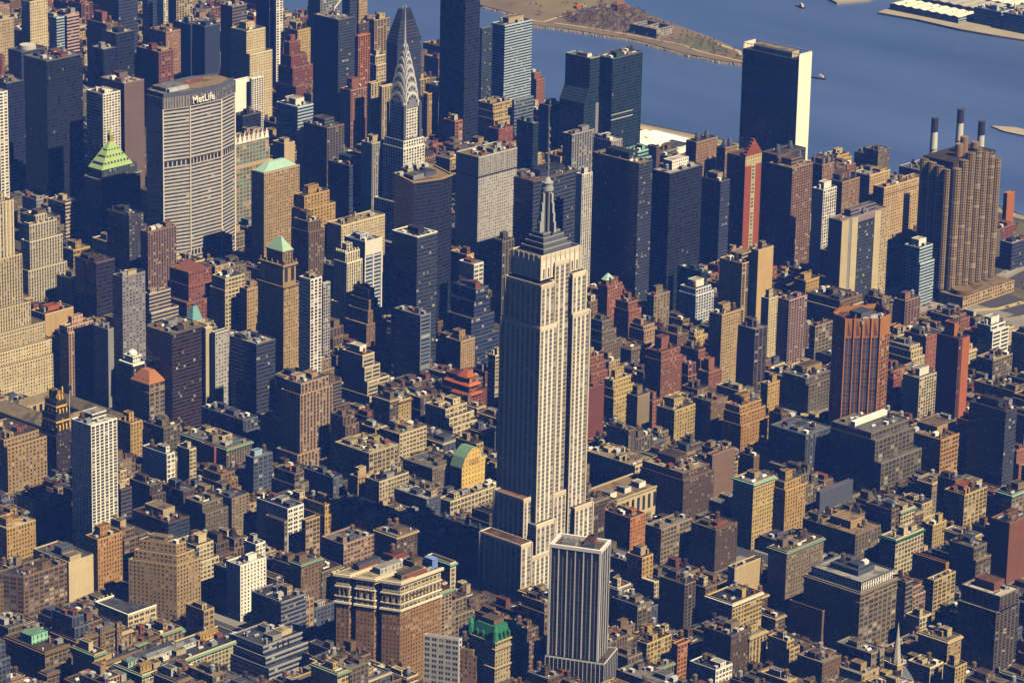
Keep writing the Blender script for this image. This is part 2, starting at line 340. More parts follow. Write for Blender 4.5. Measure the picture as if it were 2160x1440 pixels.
def roof_part(root, x0, y0, x1, y1, z, name, rc, pcol, par=1.1, cor=None, rng=random):
    b = MB(); b.face([(x0,y0,z),(x1,y0,z),(x1,y1,z),(x0,y1,z)], ROOF); b.build(name, root, rc)
    if par:
        b = MB(); b.ring(x0,y0,x1,y1,z,z+par,.45,TRIM); b.build('parapet', root, pcol)
    if cor:
        b = MB(); b.ring(x0+.02,y0+.02,x1-.02,y1-.02,z-1.6,z-.1,.01,TRIM,1.3); b.build('cornice', root, cor)

def tower(name, label, cat, x, y, w, d, H, kw, ks, col, tiers=(), roof=None, cor=None, group=None, kind='L', seed=0, clut=True, seedroof=True, wcol=None):
    """generic building; the named box is the top tier, tiers grow below it; root sits at the base corner"""
    rng = random.Random(seed); root = thing(name, label, cat, (x, y, 0), group)
    if seedroof: BAYF[:] = [rng.uniform(.85,1.4), rng.uniform(.9,1.15)]
    bx = [(0.0, 0.0, w, d, H)]
    for t in tiers:
        a = bx[-1]; bx.append((a[0]-t[1], a[1]-t[3], a[2]+t[2], a[3]+t[4], t[0]))
    b = MB()
    for i, r in enumerate(bx):
        zb = bx[i+1][4] if i+1 < len(bx) else 0
        b.wbox(r[0], r[1], zb, r[2], r[3], r[4], kw, ks)
    b.build('wall', root, col); rc = roofcol(rng, roof)
    pc = tuple(min(.8, c*1.25+.02) for c in COL[col]) if col not in ('black','navy','bluegl','bronze','greengl') else (.12,.12,.13)
    for i, r in enumerate(bx):
        r_ = r
        roof_part(root, r_[0], r_[1], r_[2], r_[3], r_[4], 'roof' if i == 0 else 'terrace', rc if i == 0 or rng.random() < .6 else roofcol(rng, None), pc, 1.1, cor if i == 0 else None)
    if clut:
        r = bx[0]; clutter(root, rng, r[0]+.6, r[1]+.6, r[2]-.6, r[3]-.6, r[4], col, 1, kind)
    BAYF[:] = [1.0, 1.0]
    return root, bx

def pent(root, kind, x, y, w, d, z, col, rng):
    """measured roof features; x,y local"""
    cx, cy = x+w/2, y+d/2
    def bx(nm, fx, fy, h, c, k='x', ox=0, oy=0, zz=z):
        b = MB(); a, e = w*fx/2, d*fy/2; X, Y = cx+ox*w, cy+oy*d
        b.wbox(X-a,Y-e,zz,X+a,Y+e,zz+h,k,k,ROOF); b.ring(X-a,Y-e,X+a,Y+e,zz+h,zz+h+.5,.4,TRIM,.1); o = b.build(nm, root, c); return (X-a,Y-e,X+a,Y+e)
    if kind in ('big','bigwhite','bigbeige','bigtan','bigbrown','white'):
        c = {'big':col,'bigwhite':'white','bigbeige':'beige','bigtan':'tan','bigbrown':'redbrown','white':'white'}[kind]
        f = bx('penthouse', .55, .5, 7 if w > 14 else 5, c, 'x' if kind != 'big' else 'r', .05, .05)
        return f
    if kind == 'whitegrid': return bx('penthouse', .5, .5, 10, 'white', 'G', 0, .1)
    if kind in ('turret','turretred','redhut','chim'):
        c = {'turret':col,'turretred':'orange','redhut':'vermilion','chim':'brick2'}[kind]
        return bx('turret' if kind != 'chim' else 'chimney_block', .42, .45, {'turret':8,'turretred':13,'redhut':4,'chim':12}[kind], c, 'Y' if kind=='turret' else 'x', 0, .1)
    if kind == 'dome':
        b = MB(); b.cyl(cx,cy,z,z+5,min(w,d)*.42,min(w,d)*.40,TRIM,20); b.build('roof_drum', root, 'greyl'); return (x+w*.1,y+d*.1,x+w*.9,y+d*.9)
    if kind == 'fins':
        for i in range(3):
            b = MB(); X = x+w*(.15+.35*i); b.face([(X,y,z),(X,y+d*.3,z),(X,y,z+12)], TRIM); b.box(X-.4,y,z,X+.4,y+.8,z+12,TRIM); b.build('roof_fin', root, 'white')
    if kind == 'tanks':
        for q in (.28,.72):
            b = MB(); X = x+w*q; b.cyl(X,cy,z,z+4,3.2,3.2,TRIM,14); b.cyl(X,cy,z+4,z+9,2.9,1.8,TRIM,14); b.build('roof_tank', root, 'slate')
        return (x+w*.1,y+d*.2,x+w*.9,y+d*.8)
    if kind == 'spires':
        bx('penthouse', .6,.6,6,'brownst','p')
        for a in (.1,.5,.9):
            for e in (.1,.9):
                b = MB(); b.cyl(x+w*a,y+d*e,z,z+6,1.3,1.2,TRIM,6); b.cyl(x+w*a,y+d*e,z+6,z+13,1.4,.03,TRIM,6); b.build('roof_spire', root, 'slate')
        return (x,y,x+w,y+d)
    if kind == 'crenel':
        n = 5
        for i in range(n):
            for (a, e) in ((x+w*(i+.5)/n, y+.8), (x+.8, y+d*(i+.5)/n)):
                b = MB(); b.box(a-.7,e-.7,z,a+.7,e+.7,z+3.2,TRIM); b.build('pinnacle', root, col)
        return bx('penthouse', .4,.4,8,col,'v')
    if kind == 'crane':
        b = MB(); b.beam((cx,cy,z),(cx,cy,z+10),1.0,TRIM); b.beam((cx,cy,z+9),(cx+18,cy-2,z+26),1.3,TRIM); b.build('roof_crane', root, 'white'); return (cx-2,cy-2,cx+2,cy+2)
    if kind == 'bluetank': return bx('roof_tank', .4,.5,5,(.3,.42,.6),'x',-.1,.1)
    if kind == 'whitetank':
        b = MB(); b.box(x+2,y+d*.45,z+1.5,x+w-6,y+d*.45+5,z+6,TRIM); b.box(x+3,y+d*.45+1,z,x+4,y+d*.45+4,z+1.5,TRIM); b.box(x+w-9,y+d*.45+1,z,x+w-8,y+d*.45+4,z+1.5,TRIM); b.build('roof_tank', root, 'white')
        return (x+1,y+d*.4,x+w-1,y+d*.4+9)
    return None

def cap(root, kind, x, y, w, d, z, H, col):
    cx, cy = x+w/2, y+d/2
    if kind == 'zigzag':
        n = 8
        for i in range(n):
            b = MB(); X = x+w*i/n; X2 = x+w*(i+1)/n
            b.face([(X,y-.4,z-6),(X2,y-.4,z-6),((X+X2)/2,y-.4,z+6)], TRIM); b.face([(X2,y-.4,z-6),((X+X2)/2,y+9,z-1),((X+X2)/2,y-.4,z+6)], TRIM); b.face([((X+X2)/2,y+9,z-1),(X,y-.4,z-6),((X+X2)/2,y-.4,z+6)], TRIM)
            b.build('crown_gable', root, 'white')
        b = MB(); b.box(x-.3,y-.35,z-34,x+w+.3,y+.3,z-30,TRIM); b.build('crown_band', root, 'pinkst')
    if kind == 'tealhip':
        b = MB(); b.pyr(x+2,y+2,x+w-2,y+d-2,z+1,z+9,TRIM,w*.22,d*.12); b.build('hipped_roof', root, 'copper')
    if kind == 'louvre':
        b = MB(); b.ring(x,y,x+w,y+d,z-22,z-20.5,.01,TRIM,.25); b.build('louvre_band', root, 'black')
        for i in range(24):
            X = x+w*(i+.5)/24; b = MB(); b.box(X-.35,y-.5,z-20,X+.35,y,z,TRIM); b.build('louvre_fin', root, 'greyw')
    if kind == 'dishes':
        for i in range(3): link('satellite_dish', DISH, root, 'white', (x+w*(.2+.3*i), cy+d*.1, z))
    if kind == 'stripes':
        for zz in (z*.55, z*.51):
            b = MB(); b.ring(x,y,x+w*.72,y+d,zz,zz+1.3,.01,TRIM,.15); b.build('pale_stripe', root, (.4,.42,.40))
    if kind == 'stripe':
        b = MB(); b.box(x-.3,cy-1.6,0,x,cy+1.6,z,TRIM); b.build('rust_stripe', root, 'terracotta')
    if kind == 'gable':
        b = MB(); b.face([(x+w*.1,y-.2,z),(x+w*.9,y-.2,z),(cx,y-.2,z+8)], TRIM); b.face([(x+w*.9,y-.2,z),(x+w*.9,y+d*.8,z),(cx,y+d*.8,z+8),(cx,y-.2,z+8)], TRIM)
        b.face([(x+w*.1,y+d*.8,z),(x+w*.1,y-.2,z),(cx,y-.2,z+8),(cx,y+d*.8,z+8)], TRIM); b.face([(x+w*.9,y+d*.8,z),(x+w*.1,y+d*.8,z),(cx,y+d*.8,z+8)], TRIM); b.build('gable', root, 'redst')
    if kind == 'minipyr':
        b = MB(); b.wbox(x+w*.1,y+d*.3,z,x+w*.6,y+d*.8,z+6,'p','p'); b.build('turret', root, col); b = MB(); b.pyr(x+w*.1-.5,y+d*.3-.5,x+w*.6+.5,y+d*.8+.5,z+6,z+12,TRIM,.6,.6); b.build('pyramid_roof', root, 'copper')
    if kind == 'whitetop':
        b = MB(); b.box(x-.25,y-.5,z-14,x+w+.25,y+.2,z+1.4,TRIM); b.build('top_panel', root, 'white')
        for q in (0,.5,1):
            b = MB(); X = x+w*q; b.box(X-.6,y-.7,10,X+.6,y,z-14,TRIM); b.build('white_pier', root, 'white')
    if kind == 'whiterim':
        b = MB(); b.ring(x,y,x+w,y+d,z+1.1,z+2.0,1.2,TRIM,.2); b.build('roof_rim', root, 'white')
        for i in range(4):
            b = MB(); X = x+w*(.2+.2*i); b.box(X-.4,y+2,z+.4,X+.4,y+d-2,z+1,TRIM); b.build('roof_beam', root, 'white')
    if kind == 'ledge':
        b = MB(); b.ring(x,y,x+w,y+d,z-9,z-7.6,.01,TRIM,1.2); b.build('ledge', root, 'cream')
    if kind == 'strips':
        for f0, f1, c, k, o_ in ((0,.15,'cream','x',.5),(.15,.22,'grey','x',.1),(.22,.35,'cream','x',.5),(.35,.72,'black','r',.1),(.72,.86,'cream','x',.5),(.86,1,'beige','G',.1)):
            b = MB(); b.wbox(x+w*f0+.02,y-o_,0,x+w*f1-.02,y-.01,z-(6 if c=='black' else 0),k,k,TRIM); b.build('facade_panel', root, c)
    if kind == 'orangeend':
        b = MB(); b.wbox(x+w*.3,y-.6,0,x+w,y-.01,z,'x','x',TRIM); b.build('orange_end', root, (.36,.11,.035))

# ---------------------------------------------------------------- data: measured buildings, other lots
MEASURED = [
(258.8,1060.2,12.1,34.5,195.0,'vg','white','white gridded tower cut off by the left edge of the photo,upper left','office_tower',[],None,None,None,None,0),
(337.9,1072.7,52.8,38.6,215.0,'cc','black','broad black glass slab at upper left with fine vertical mullions','office_tower',[],'grey',None,None,None,0),
(490.3,1296.0,40.3,24.1,161.5,'rr','navy','dark rounded-top office block behind the broad black glass slab','office_tower',[],None,'dome',None,None,0),
(408.0,1226.3,26.4,32.1,150.0,'cc','navy','low navy block with a tan roof left of the broad black glass slab','office_tower',[],'tan',None,None,None,0),
(749.9,1649.7,27.1,33.2,99.8,'pp','beige','tan apartment block on the left edge with tall narrow window rows','apartment_tower',[],None,None,None,None,0),
(792.9,1635.8,29.8,17.0,120.0,'pp','cream','pale beige apartment block near the top left corner','apartment_tower',[],None,None,None,None,0),
(628.7,1392.8,13.0,14.1,165.0,'rr','bluew','blue and white striped glass tower,upper left,front half of a pair','office_tower',[],None,None,None,None,0),
(644.9,1392.1,20.0,6.2,165.0,'rr','redw','red and white banded tower beside the blue striped glass one','office_tower',[],None,None,None,None,0),
(778.5,1447.1,32.0,36.7,164.5,'rr','navy','tall navy ribbon-windowed tower rising out of the top edge,upper left','office_tower',[],None,None,None,None,0),
(751.3,1441.3,20.7,35.9,130.0,'pp','brown','brown block with a tan roof and red brick chimney stack','apartment_building',[],'tan','chim',None,None,0),
(669.1,1329.4,29.4,26.0,150.0,'cc','black','black box tower with white roof machinery,just under the navy ribbon tower','office_tower',[],'white',None,None,None,0),
(640.6,1320.8,20.0,22.5,136.5,'cc','black','small black tower with a pale roof,in front of the black box tower','office_tower',[],'white',None,None,None,0),
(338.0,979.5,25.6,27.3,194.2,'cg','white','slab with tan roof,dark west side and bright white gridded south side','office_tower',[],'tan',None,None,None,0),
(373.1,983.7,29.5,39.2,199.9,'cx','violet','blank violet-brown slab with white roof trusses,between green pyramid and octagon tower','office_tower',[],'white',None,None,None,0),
(703.3,1290.2,24.3,40.4,128.2,'xP','brick','dark cube with a red brick south face and pale roof','office_tower',[],'beige',None,None,None,0),
(800.4,1383.5,25.0,30.9,121.9,'pp','pinkbrown','pinkish brick apartment block behind the dark cube with red brick face','apartment_tower',[],None,None,None,None,0),
(860.5,1402.9,26.3,31.0,119.0,'xx','navy','flat-topped blue-shadowed block with a tan roof edge,top left','office_building',[],'tan',None,None,None,0),
(863.6,1379.8,26.3,26.4,120.0,'xx','navy','second blue-shadowed block,just right of the tan-edged one,top left','office_building',[],None,None,None,None,0),
(812.5,1275.1,25.1,21.3,171.0,'xr','violet','brown flat tower at the top with a pale roof,left of the stepped brick tower','office_tower',[],'beige',None,None,None,0),
(806.3,1243.3,32.4,28.0,146.2,'pp','cream','cream stepped apartment tower with a small square turret','apartment_tower',[(118.1,0,6,6,0)],None,'turret',None,None,0),
(868.2,1461.6,7.4,12.6,150.0,'xg','white','narrow white gridded tower at the top edge','apartment_tower',[],None,None,None,None,0),
(884.1,1454.9,28.1,17.0,146.2,'xg','beige','pale gridded double tower at the top edge,right of the narrow white one','apartment_tower',[],None,None,None,None,0),
(866.7,1489.8,16.4,10.9,140.0,'rr','navy','thin blue tower at the top edge left of the white gridded one','office_tower',[],None,None,None,None,0),
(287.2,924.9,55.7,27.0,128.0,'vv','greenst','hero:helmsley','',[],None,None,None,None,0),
(720.5,1172.3,26.0,5.0,111.0,'xx','white','blank cream-white billboard slab right of the octagon tower','office_tower',[],None,None,None,None,0),
(738.6,1163.2,19.8,4.1,112.0,'bb','white','white striped tower with pointed roof fins beside the blank cream slab','apartment_tower',[],None,'fins',None,None,0),
(650.9,1086.8,30.2,17.9,95.0,'cc','black','small black block under the blank cream-white slab','office_building',[],None,None,None,None,0),
(405.1,843.4,53.6,16.5,157.5,'vT','pinkst','teal glass tower in a pink stone frame under a white zigzag crown','office_tower',[],None,None,'zigzag',None,0),
(555.1,1411.9,6.7,27.6,126.0,'pp','brick','red brick sliver on the left edge behind the navy block','apartment_tower',[],None,None,None,None,0),
(934.3,1335.6,13.4,24.3,161.5,'xr','navy','dark blue tower at the top edge above the stepped brick pyramid','office_tower',[],None,None,None,None,0),
(936.0,1324.5,11.7,4.3,160.0,'xg','white','slim white ribbed tower at the top edge left of the stepped brick pyramid','apartment_tower',[],None,None,None,None,0),
(886.7,1249.7,19.1,10.2,118.0,'pp','brick','stepped red-brown brick tower rising like a pyramid','apartment_tower',[(102.0,3,6,6,2),(88.0,3,7,6,2),(66.0,2,9,8,2)],None,'turret',None,None,0),
(944.7,1294.5,22.8,24.1,117.0,'pp','yellow','yellowish cream apartment block behind the stepped brick pyramid','apartment_tower',[],None,'turret',None,None,0),
(800.2,1077.5,28.2,42.8,189.6,'xr','black','black slab with one bright vertical seam on its dark west face','office_tower',[],'white','crane',None,None,0),
(969.4,1278.8,35.6,22.2,165.0,'xg','grey','pale grey gridded tower cut by the top edge,behind the black seam slab','apartment_tower',[],None,None,None,None,0),
(1007.8,1264.4,12.8,13.6,156.8,'rr','navy','thin dark blue tower at the top edge beside the roof crane','office_tower',[],None,None,None,None,0),
(1117.9,1356.9,15.9,5.3,123.8,'pp','tan','narrow tan tower at the top edge,left of the river','apartment_tower',[],None,None,None,None,0),
(1015.7,1256.4,21.6,5.1,105.0,'bb','orange','vivid orange-red balcony-fronted tower near the top,left of the river','apartment_tower',[],None,None,None,None,0),
(1026.9,1266.8,19.0,7.7,117.6,'bb','brown','brown banded tower just above the vivid orange-red one','apartment_tower',[],None,None,None,None,1),
(1125.8,1335.6,28.5,21.8,95.0,'bb','tan','tan ribbed apartment block at the river edge behind the metal spire,upper','apartment_tower',[],None,None,None,None,0),
(1043.0,1252.3,18.3,10.2,75.2,'PP','cream','cream stepped block left of the dark wedge-topped tower','apartment_building',[(64.5,3,5,5,0)],None,None,None,None,0),
(980.1,1152.8,43.7,19.1,120.0,'rr','black','hero:wedge','',[],None,None,None,None,0),
(796.0,1051.5,30.0,18.5,108.0,'pb','pinkbrick','pink brick apartment tower with a tall square chimney block on top','apartment_tower',[],None,'chim',None,None,0),
(804.6,1025.8,15.4,6.4,120.0,'xv','beige','slim beige and dark vertically striped tower,left of the metal-crowned tower','apartment_tower',[],None,None,None,None,0),
(802.4,1005.4,21.1,4.7,120.0,'xv','beige','second beige and dark vertically striped tower,touching the metal-crowned tower','apartment_tower',[],None,None,None,None,0),
(728.6,1073.6,26.2,36.5,95.0,'rr','bluew','blue-white banded office block with white machinery on its roof','office_building',[],'beige','white',None,None,0),
(534.9,829.3,26.8,37.5,150.0,'bb','browngrey','brown-grey tower of rounded ribbon balconies with a stepped penthouse','office_tower',[],None,'big',None,None,0),
(537.0,867.4,10.4,12.1,138.0,'xb','tanw','thin tan-striped wing standing left of the ribbon-balcony tower','office_tower',[],None,None,None,None,1),
(302.1,688.1,51.7,19.2,169.1,'pp','tan','tall tan stone office tower with a flat teal hipped roof','office_tower',[],None,None,'tealhip',None,0),
(345.4,672.3,37.1,14.2,139.5,'pp','gold','golden-tan stepped tower just right of the teal-roofed stone tower','office_tower',[(126.0,3,5,4,0)],None,'turret',None,None,0),
(475.4,735.1,35.1,32.8,136.0,'rr','bluegl','dark blue glass office block with chamfered corner and dark hat of plant rooms','office_tower',[],None,'big',None,None,0),
(482.3,707.7,20.5,16.5,165.0,'xv','greyw','slim grey-white tower with a single dark window strip,left of the metal-crowned tower','office_tower',[],'grey','bigbeige',None,None,0),
(629.3,994.1,16.9,19.8,83.2,'xx','beige','small beige windowless block above the ribbon-balcony tower wing','office_building',[],None,None,None,None,0),
(899.4,976.0,13.4,19.8,66.0,'PP','orangebr','orange brick loft block between the metal-crowned tower and the black tower','apartment_building',[],None,None,None,None,0),
(906.5,1029.3,19.3,7.2,89.2,'vv','gold','golden striped apartment slab right of the metal-crowned tower','apartment_tower',[],None,None,None,None,0),
(1154.8,1246.6,9.9,25.7,55.0,'pp','brick','low red brick houses at the river edge,right of the wedge-topped tower','apartment_building',[],None,None,None,None,0),
(716.2,872.8,41.4,13.7,76.9,'xx','bronze','hero:dormers','',[],None,None,None,None,0),
(370.4,519.0,40.3,41.2,188.0,'cc','black','hero:diamond','',[],None,None,None,None,0),
(534.9,599.4,60.9,33.5,161.2,'pG','greyw','broad grey tower with small square windows and a tall louvred top band','office_tower',[],'tan',None,'louvre',None,0),
(916.7,978.4,25.9,41.6,248.9,'cc','black','sheer black glass slab running out of the top edge beside the river','office_tower',[],None,None,None,None,0),
(1142.0,1158.2,19.7,4.2,112.0,'rr','greengl','pale green glass tower half hidden behind the sheer black slab','apartment_tower',[],None,None,None,None,0),
(1165.8,1140.5,52.6,23.2,115.0,'rr','bluew','glass apartment tower of white blinds and blue bands before the river','apartment_tower',[],None,'bigbeige',None,None,0),
(1014.1,1019.5,34.8,25.7,59.5,'PP','yellow','yellowish stepped terrace building below the glass apartment tower','apartment_building',[(51.0,3,4,4,0),(42.5,3,4,4,0)],None,None,None,None,0),
(1037.5,1005.1,35.9,4.0,63.0,'rr','blueg','low blue ribbon office block with a wide tan roof near the river','office_building',[],'tan',None,None,None,0),
(941.0,942.3,25.6,17.3,55.0,'pp','redbr','rust-red building below the yellowish terraces','apartment_building',[],None,None,None,None,0),
(856.8,810.7,9.1,26.3,102.4,'cc','greengl','dark green-tinted tower with white roof frames left of the mast','office_tower',[],'white',None,None,None,0),
(975.7,893.2,25.0,15.5,87.8,'xv','navy','dark block with white piers between the green-tinted tower and the angular glass towers','apartment_building',[],None,None,None,None,0),
(506.1,494.5,70.3,27.6,160.9,'cr','black','broad black tower directly behind the mast with brown plant rooms on top','office_tower',[],'brown','big',None,None,0),
(539.5,456.1,16.5,8.6,170.0,'xv','whitestr','slim tower of white and black vertical stripes right of the mast','office_tower',[],'tan',None,None,None,0),
(865.3,757.1,39.3,14.8,97.4,'vv','grey','grey ribbed block with tan roof below the angular glass towers','office_building',[],'tan',None,None,None,0),
(903.9,729.7,19.4,31.7,87.8,'vv','greyw','ribbed block with three white dishes on its roof','office_building',[],'white',None,'dishes',None,0),
(916.2,699.7,19.6,19.7,78.8,'rr','teal','teal and white terraced block below the three white dishes','office_building',[(71.4,0,0,5,0)],'tealr',None,None,None,0),
(1003.7,744.4,7.0,14.1,60.0,'pp','brown','small brown block right of the teal and white terraces','apartment_building',[],None,None,None,None,0),
(988.2,839.4,14.6,39.5,154.0,'cc','greengl','hero:slant','',[],None,None,None,None,0),
(1006.5,819.3,54.9,27.2,154.0,'cc','greengl','mirror-green glass tower with two pale stripes round its middle','office_tower',[],'grey',None,'stripes',None,0),
(1194.4,683.5,24.1,87.8,154.0,'cx','bluegl','hero:secretariat','',[],None,None,None,None,0),
(586.3,418.4,22.2,64.8,180.6,'cr','black','hulking black office slab with grey ribbon windows,right of the mast','office_tower',[],'tan','big',None,None,0),
(635.7,417.0,54.1,24.4,160.9,'cc','black','black tower of thin pinstripe mullions with a white gridded penthouse','office_tower',[],'white','whitegrid',None,None,0),
(901.7,600.0,38.3,15.5,112.0,'pp','brownst','brown stone apartment tower with twin grey roof tanks','apartment_tower',[],None,'tanks',None,None,0),
(918.2,570.6,21.4,12.6,108.0,'pp','brownst','brown stone apartment tower just left of the red-fronted tower','apartment_tower',[],None,'tanks',None,None,0),
(781.6,431.8,27.9,14.0,150.0,'bR','red','hero:redgable','',[],None,None,None,None,0),
(738.5,430.7,16.2,26.7,130.0,'rr','navy','dark navy tower between the pinstripe tower and the red-fronted one','office_tower',[],None,'bigbeige',None,None,0),
(758.6,465.7,9.8,8.1,95.0,'pp','brown','narrow brown sliver of a block right of the pinstripe tower','apartment_building',[],None,None,None,None,1),
(863.0,429.7,36.4,33.6,122.0,'bb','pinkbrown','tall pink-brown tower of ribbed balconies with a square penthouse','apartment_tower',[],None,'big',None,None,0),
(870.0,457.2,51.0,22.3,130.0,'pp','navy','dark shadowed apartment block under the long thin slab by the river','apartment_tower',[],None,'tanks',None,None,0),
(954.3,428.9,32.4,44.0,89.2,'pp','brownst','brown neo-gothic apartment block with little roof spires near the river','apartment_tower',[],None,'spires',None,None,0),
(940.4,447.5,21.7,15.6,108.0,'pp','brownst','dark spired apartment block at the foot of the white-ended slab','apartment_tower',[],None,'spires',None,None,0),
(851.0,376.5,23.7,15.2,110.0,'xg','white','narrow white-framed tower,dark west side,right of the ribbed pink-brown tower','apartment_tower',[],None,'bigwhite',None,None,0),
(1011.7,412.7,77.4,15.5,75.0,'pp','sand','wide sandy apartment tower in three ribs before the river','apartment_tower',[(66.0,0,0,0,0)],None,None,None,None,0),
(1021.9,441.2,38.5,23.8,81.9,'pp','sand','sandy roofs of a lower block left of the wide sandy apartment tower','apartment_building',[],None,None,None,None,0),
(733.3,260.7,79.2,17.7,122.1,'xx','violet2','slab of alternating cream and black vertical panels at centre right','office_tower',[],'tan','big','strips',None,0),
(814.0,277.4,24.4,4.5,97.5,'pp','beige','thin beige window wall right of the cream and black panelled slab','apartment_tower',[],None,None,None,None,1),
(1050.6,404.2,4.5,10.1,61.5,'pp','sand','small sandy block between sandy tower and scalloped tower','apartment_building',[],None,None,None,None,1),
(905.5,238.9,86.0,34.8,160.9,'bb','sand','hero:corinthian','',[],None,None,None,None,0),
(1201.3,374.2,15.2,5.4,40.0,'xx','orange','orange-panelled box at the water edge right of the scalloped tower','office_building',[],None,None,None,None,0),
(875.9,261.2,24.1,20.5,63.6,'Pr','bluew','blue glass and white block left of the scalloped tower','apartment_building',[(46.1,0,2,2,0)],None,'bigwhite',None,None,0),
(1058.5,265.9,36.8,16.2,31.2,'rr','navy','low dark block with pale roof gear at the right edge below the water','office_building',[],'white',None,None,None,0),
(198.2,782.4,20.5,34.7,123.8,'cG','blackw','dark tower with blank grey top panels and white ribbon south face,below green pyramid','office_tower',[],'black',None,None,None,0),
(-17.4,708.8,8.5,28.7,206.7,'vv','cream','hero:deco','',[],None,None,None,None,0),
(67.2,787.0,36.7,8.8,138.4,'vv','whitest','white stone setback tower beside the tall cream deco tower','office_tower',[(123.0,4,3,5,0),(94.3,6,2,4,0)],None,'crenel',None,None,0),
(200.8,921.5,23.3,36.4,90.8,'PP','browng','grey-brown stepped block with terraced roof above the white stone tower','office_building',[(80.8,4,3,3,0)],None,None,None,None,0),
(215.6,891.0,23.5,28.4,60.0,'PP','gold','golden loft block with clutter on its roof right of the white stone tower','loft_building',[],None,None,None,None,0),
(9.3,697.2,37.3,20.9,76.9,'px','sand','block with blank cream party walls and a red roof hut,left','office_building',[],'black','redhut',None,None,0),
(3.4,657.0,34.1,12.0,74.0,'vv','pink','pink stone setback block half in shadow,left','office_building',[(68.4,0,6,2,0)],None,'turret',None,None,0),
(66.5,684.6,24.6,32.2,121.0,'cc','bronze','dark bronze slab with a rusty vertical stripe on its west side','office_tower',[],None,None,'stripe',None,0),
(13.4,586.1,29.7,14.5,138.8,'rG','violetg','violet-grey tower with glinting square windows and ribboned west side','office_tower',[],'black',None,None,None,0),
(180.6,733.8,39.6,11.6,120.0,'vv','pinkbr','brown tower with pinkish vertical lines,left of the octagon tower foot','office_tower',[],'tan',None,None,None,0),
(186.6,679.0,31.8,29.3,87.4,'pp','redst','red stone setback block crowned by a pedimented gable','office_building',[(74.1,3,3,3,0),(58.9,8,6,6,0)],None,None,'gable',None,0),
(207.2,646.6,27.4,19.8,83.6,'PP','cream','cream terraced block right of the red stone gabled one','office_building',[(72.2,3,3,3,0)],None,None,None,None,0),
(213.3,620.8,18.7,11.2,76.9,'pp','tan','tan block with a small red roof left of the green-hatted stone tower','office_building',[],'red',None,None,None,0),
(117.5,662.7,29.1,7.8,82.8,'rr','pinkw','pink and white ribbon block behind the square black-brown box','office_building',[(63.2,0,8,3,0)],'redd',None,None,None,0),
(-1.4,499.3,45.2,37.0,104.0,'cq','bronze','square black-brown glass box with a broad pale roof','office_tower',[],'beige',None,None,None,0),
(89.7,569.7,17.2,13.1,80.0,'xx','beige','hero:tealcap','',[],None,None,None,None,0),
(37.5,493.9,8.7,3,102.9,'xx','cream','thin blank cream slab squeezed right of the square black-brown box','office_building',[],None,None,None,None,0),
(42.2,485.6,18.8,6.0,99.0,'pG','greyw','grey-white tower of square windows beside the thin blank cream slab','apartment_tower',[],None,None,None,None,0),
(-21.6,568.3,7.3,20.6,97.4,'vx','grey','grey pier-fronted block with a beige edge,left of the violet-grey tower','office_building',[],None,None,None,None,0),
(-16.2,538.7,14.7,17.7,68.0,'pp','black','hero:whitecap','',[],None,None,None,None,0),
(-21.5,510.0,20.2,25.7,55.9,'pP','tangr','hero:orangehip','',[],None,None,None,None,0),
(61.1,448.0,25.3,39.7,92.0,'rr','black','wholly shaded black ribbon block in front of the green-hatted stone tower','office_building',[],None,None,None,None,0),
(-109.9,536.1,35.7,118.2,26.0,'AA','beige','hero:library','',[],None,None,None,None,0),
(-163.3,481.4,16.2,20.0,78.0,'pp','blackbr','hero:radiator','',[],None,None,None,None,0),
(-292.2,285.3,30.0,26.0,134.6,'gb','white','white gridded apartment tower with balcony corners,lower left','apartment_tower',[(33.2,0,2,5,0)],'white','big',None,None,0),
(130.4,483.0,17.4,31.3,150.0,'pp','goldst','hero:merc','',[],None,None,None,None,0),
(254.1,573.9,18.2,21.3,150.0,'vv','brownt','slender brown gothic tower with a stepped crown behind the white balcony tower','office_tower',[(140.0,2,2,3,0)],None,'turret',None,None,0),
(43.5,356.9,14.9,15.2,180.4,'rg','whitered','white balcony tower with red slab edges and rounded corner','apartment_tower',[(44.9,3,4,4,0)],'redw',None,None,None,0),
(168.0,465.1,9.8,3,126.8,'gg','greyw','thin grey gridded tower tight against the white balcony tower','apartment_tower',[],None,None,None,None,1),
(274.5,540.4,20.5,15.6,120.0,'vv','whitedeco','white art deco tower with black vertical window grooves','office_tower',[(110.4,1,1,3,0),(68.0,4,2,5,0),(48.0,6,4,8,0)],None,'crenel',None,None,0),
(298.8,536.8,24.1,29.3,127.9,'rS','bluewh','blue glass tower with a blank white top panel','office_tower',[],'grey',None,'whitetop',None,0),
(372.4,644.2,65.6,21.2,108.0,'pp','cream','pale roofs and cream wall of a block behind the white art deco tower','office_tower',[],'beige',None,None,None,0),
(296.2,560.9,3.4,10.3,78.8,'pp','brown','brown narrow block at the foot of the white art deco tower','office_building',[],None,None,None,None,1),
(270.2,436.2,29.3,34.8,158.9,'cr','black','tall black slab with white roof rim and violet ribbon south face','office_tower',[],'black',None,'whiterim',None,0),
(373.2,453.9,14.2,21.2,106.4,'PP','white','small white stepped block on top behind the blue glass ziggurat','office_building',[],None,None,None,None,0),
(339.1,419.2,18.3,32.2,95.0,'rr','bluegl','blue glass ziggurat office block with pale terrace edges','office_tower',[(82.0,2,3,0,0),(66.0,6,5,2,0),(46.0,10,6,2,0)],None,None,'ledges',None,0),
(397.5,486.6,10.7,23.5,104.5,'pp','gold','golden masonry block behind the blue glass ziggurat','office_building',[],None,None,None,None,1),
(418.3,456.4,18.0,13.3,121.0,'vv','browng','crenellated grey-brown tower left of the mast tower shoulders','office_tower',[],None,'crenel',None,None,0),
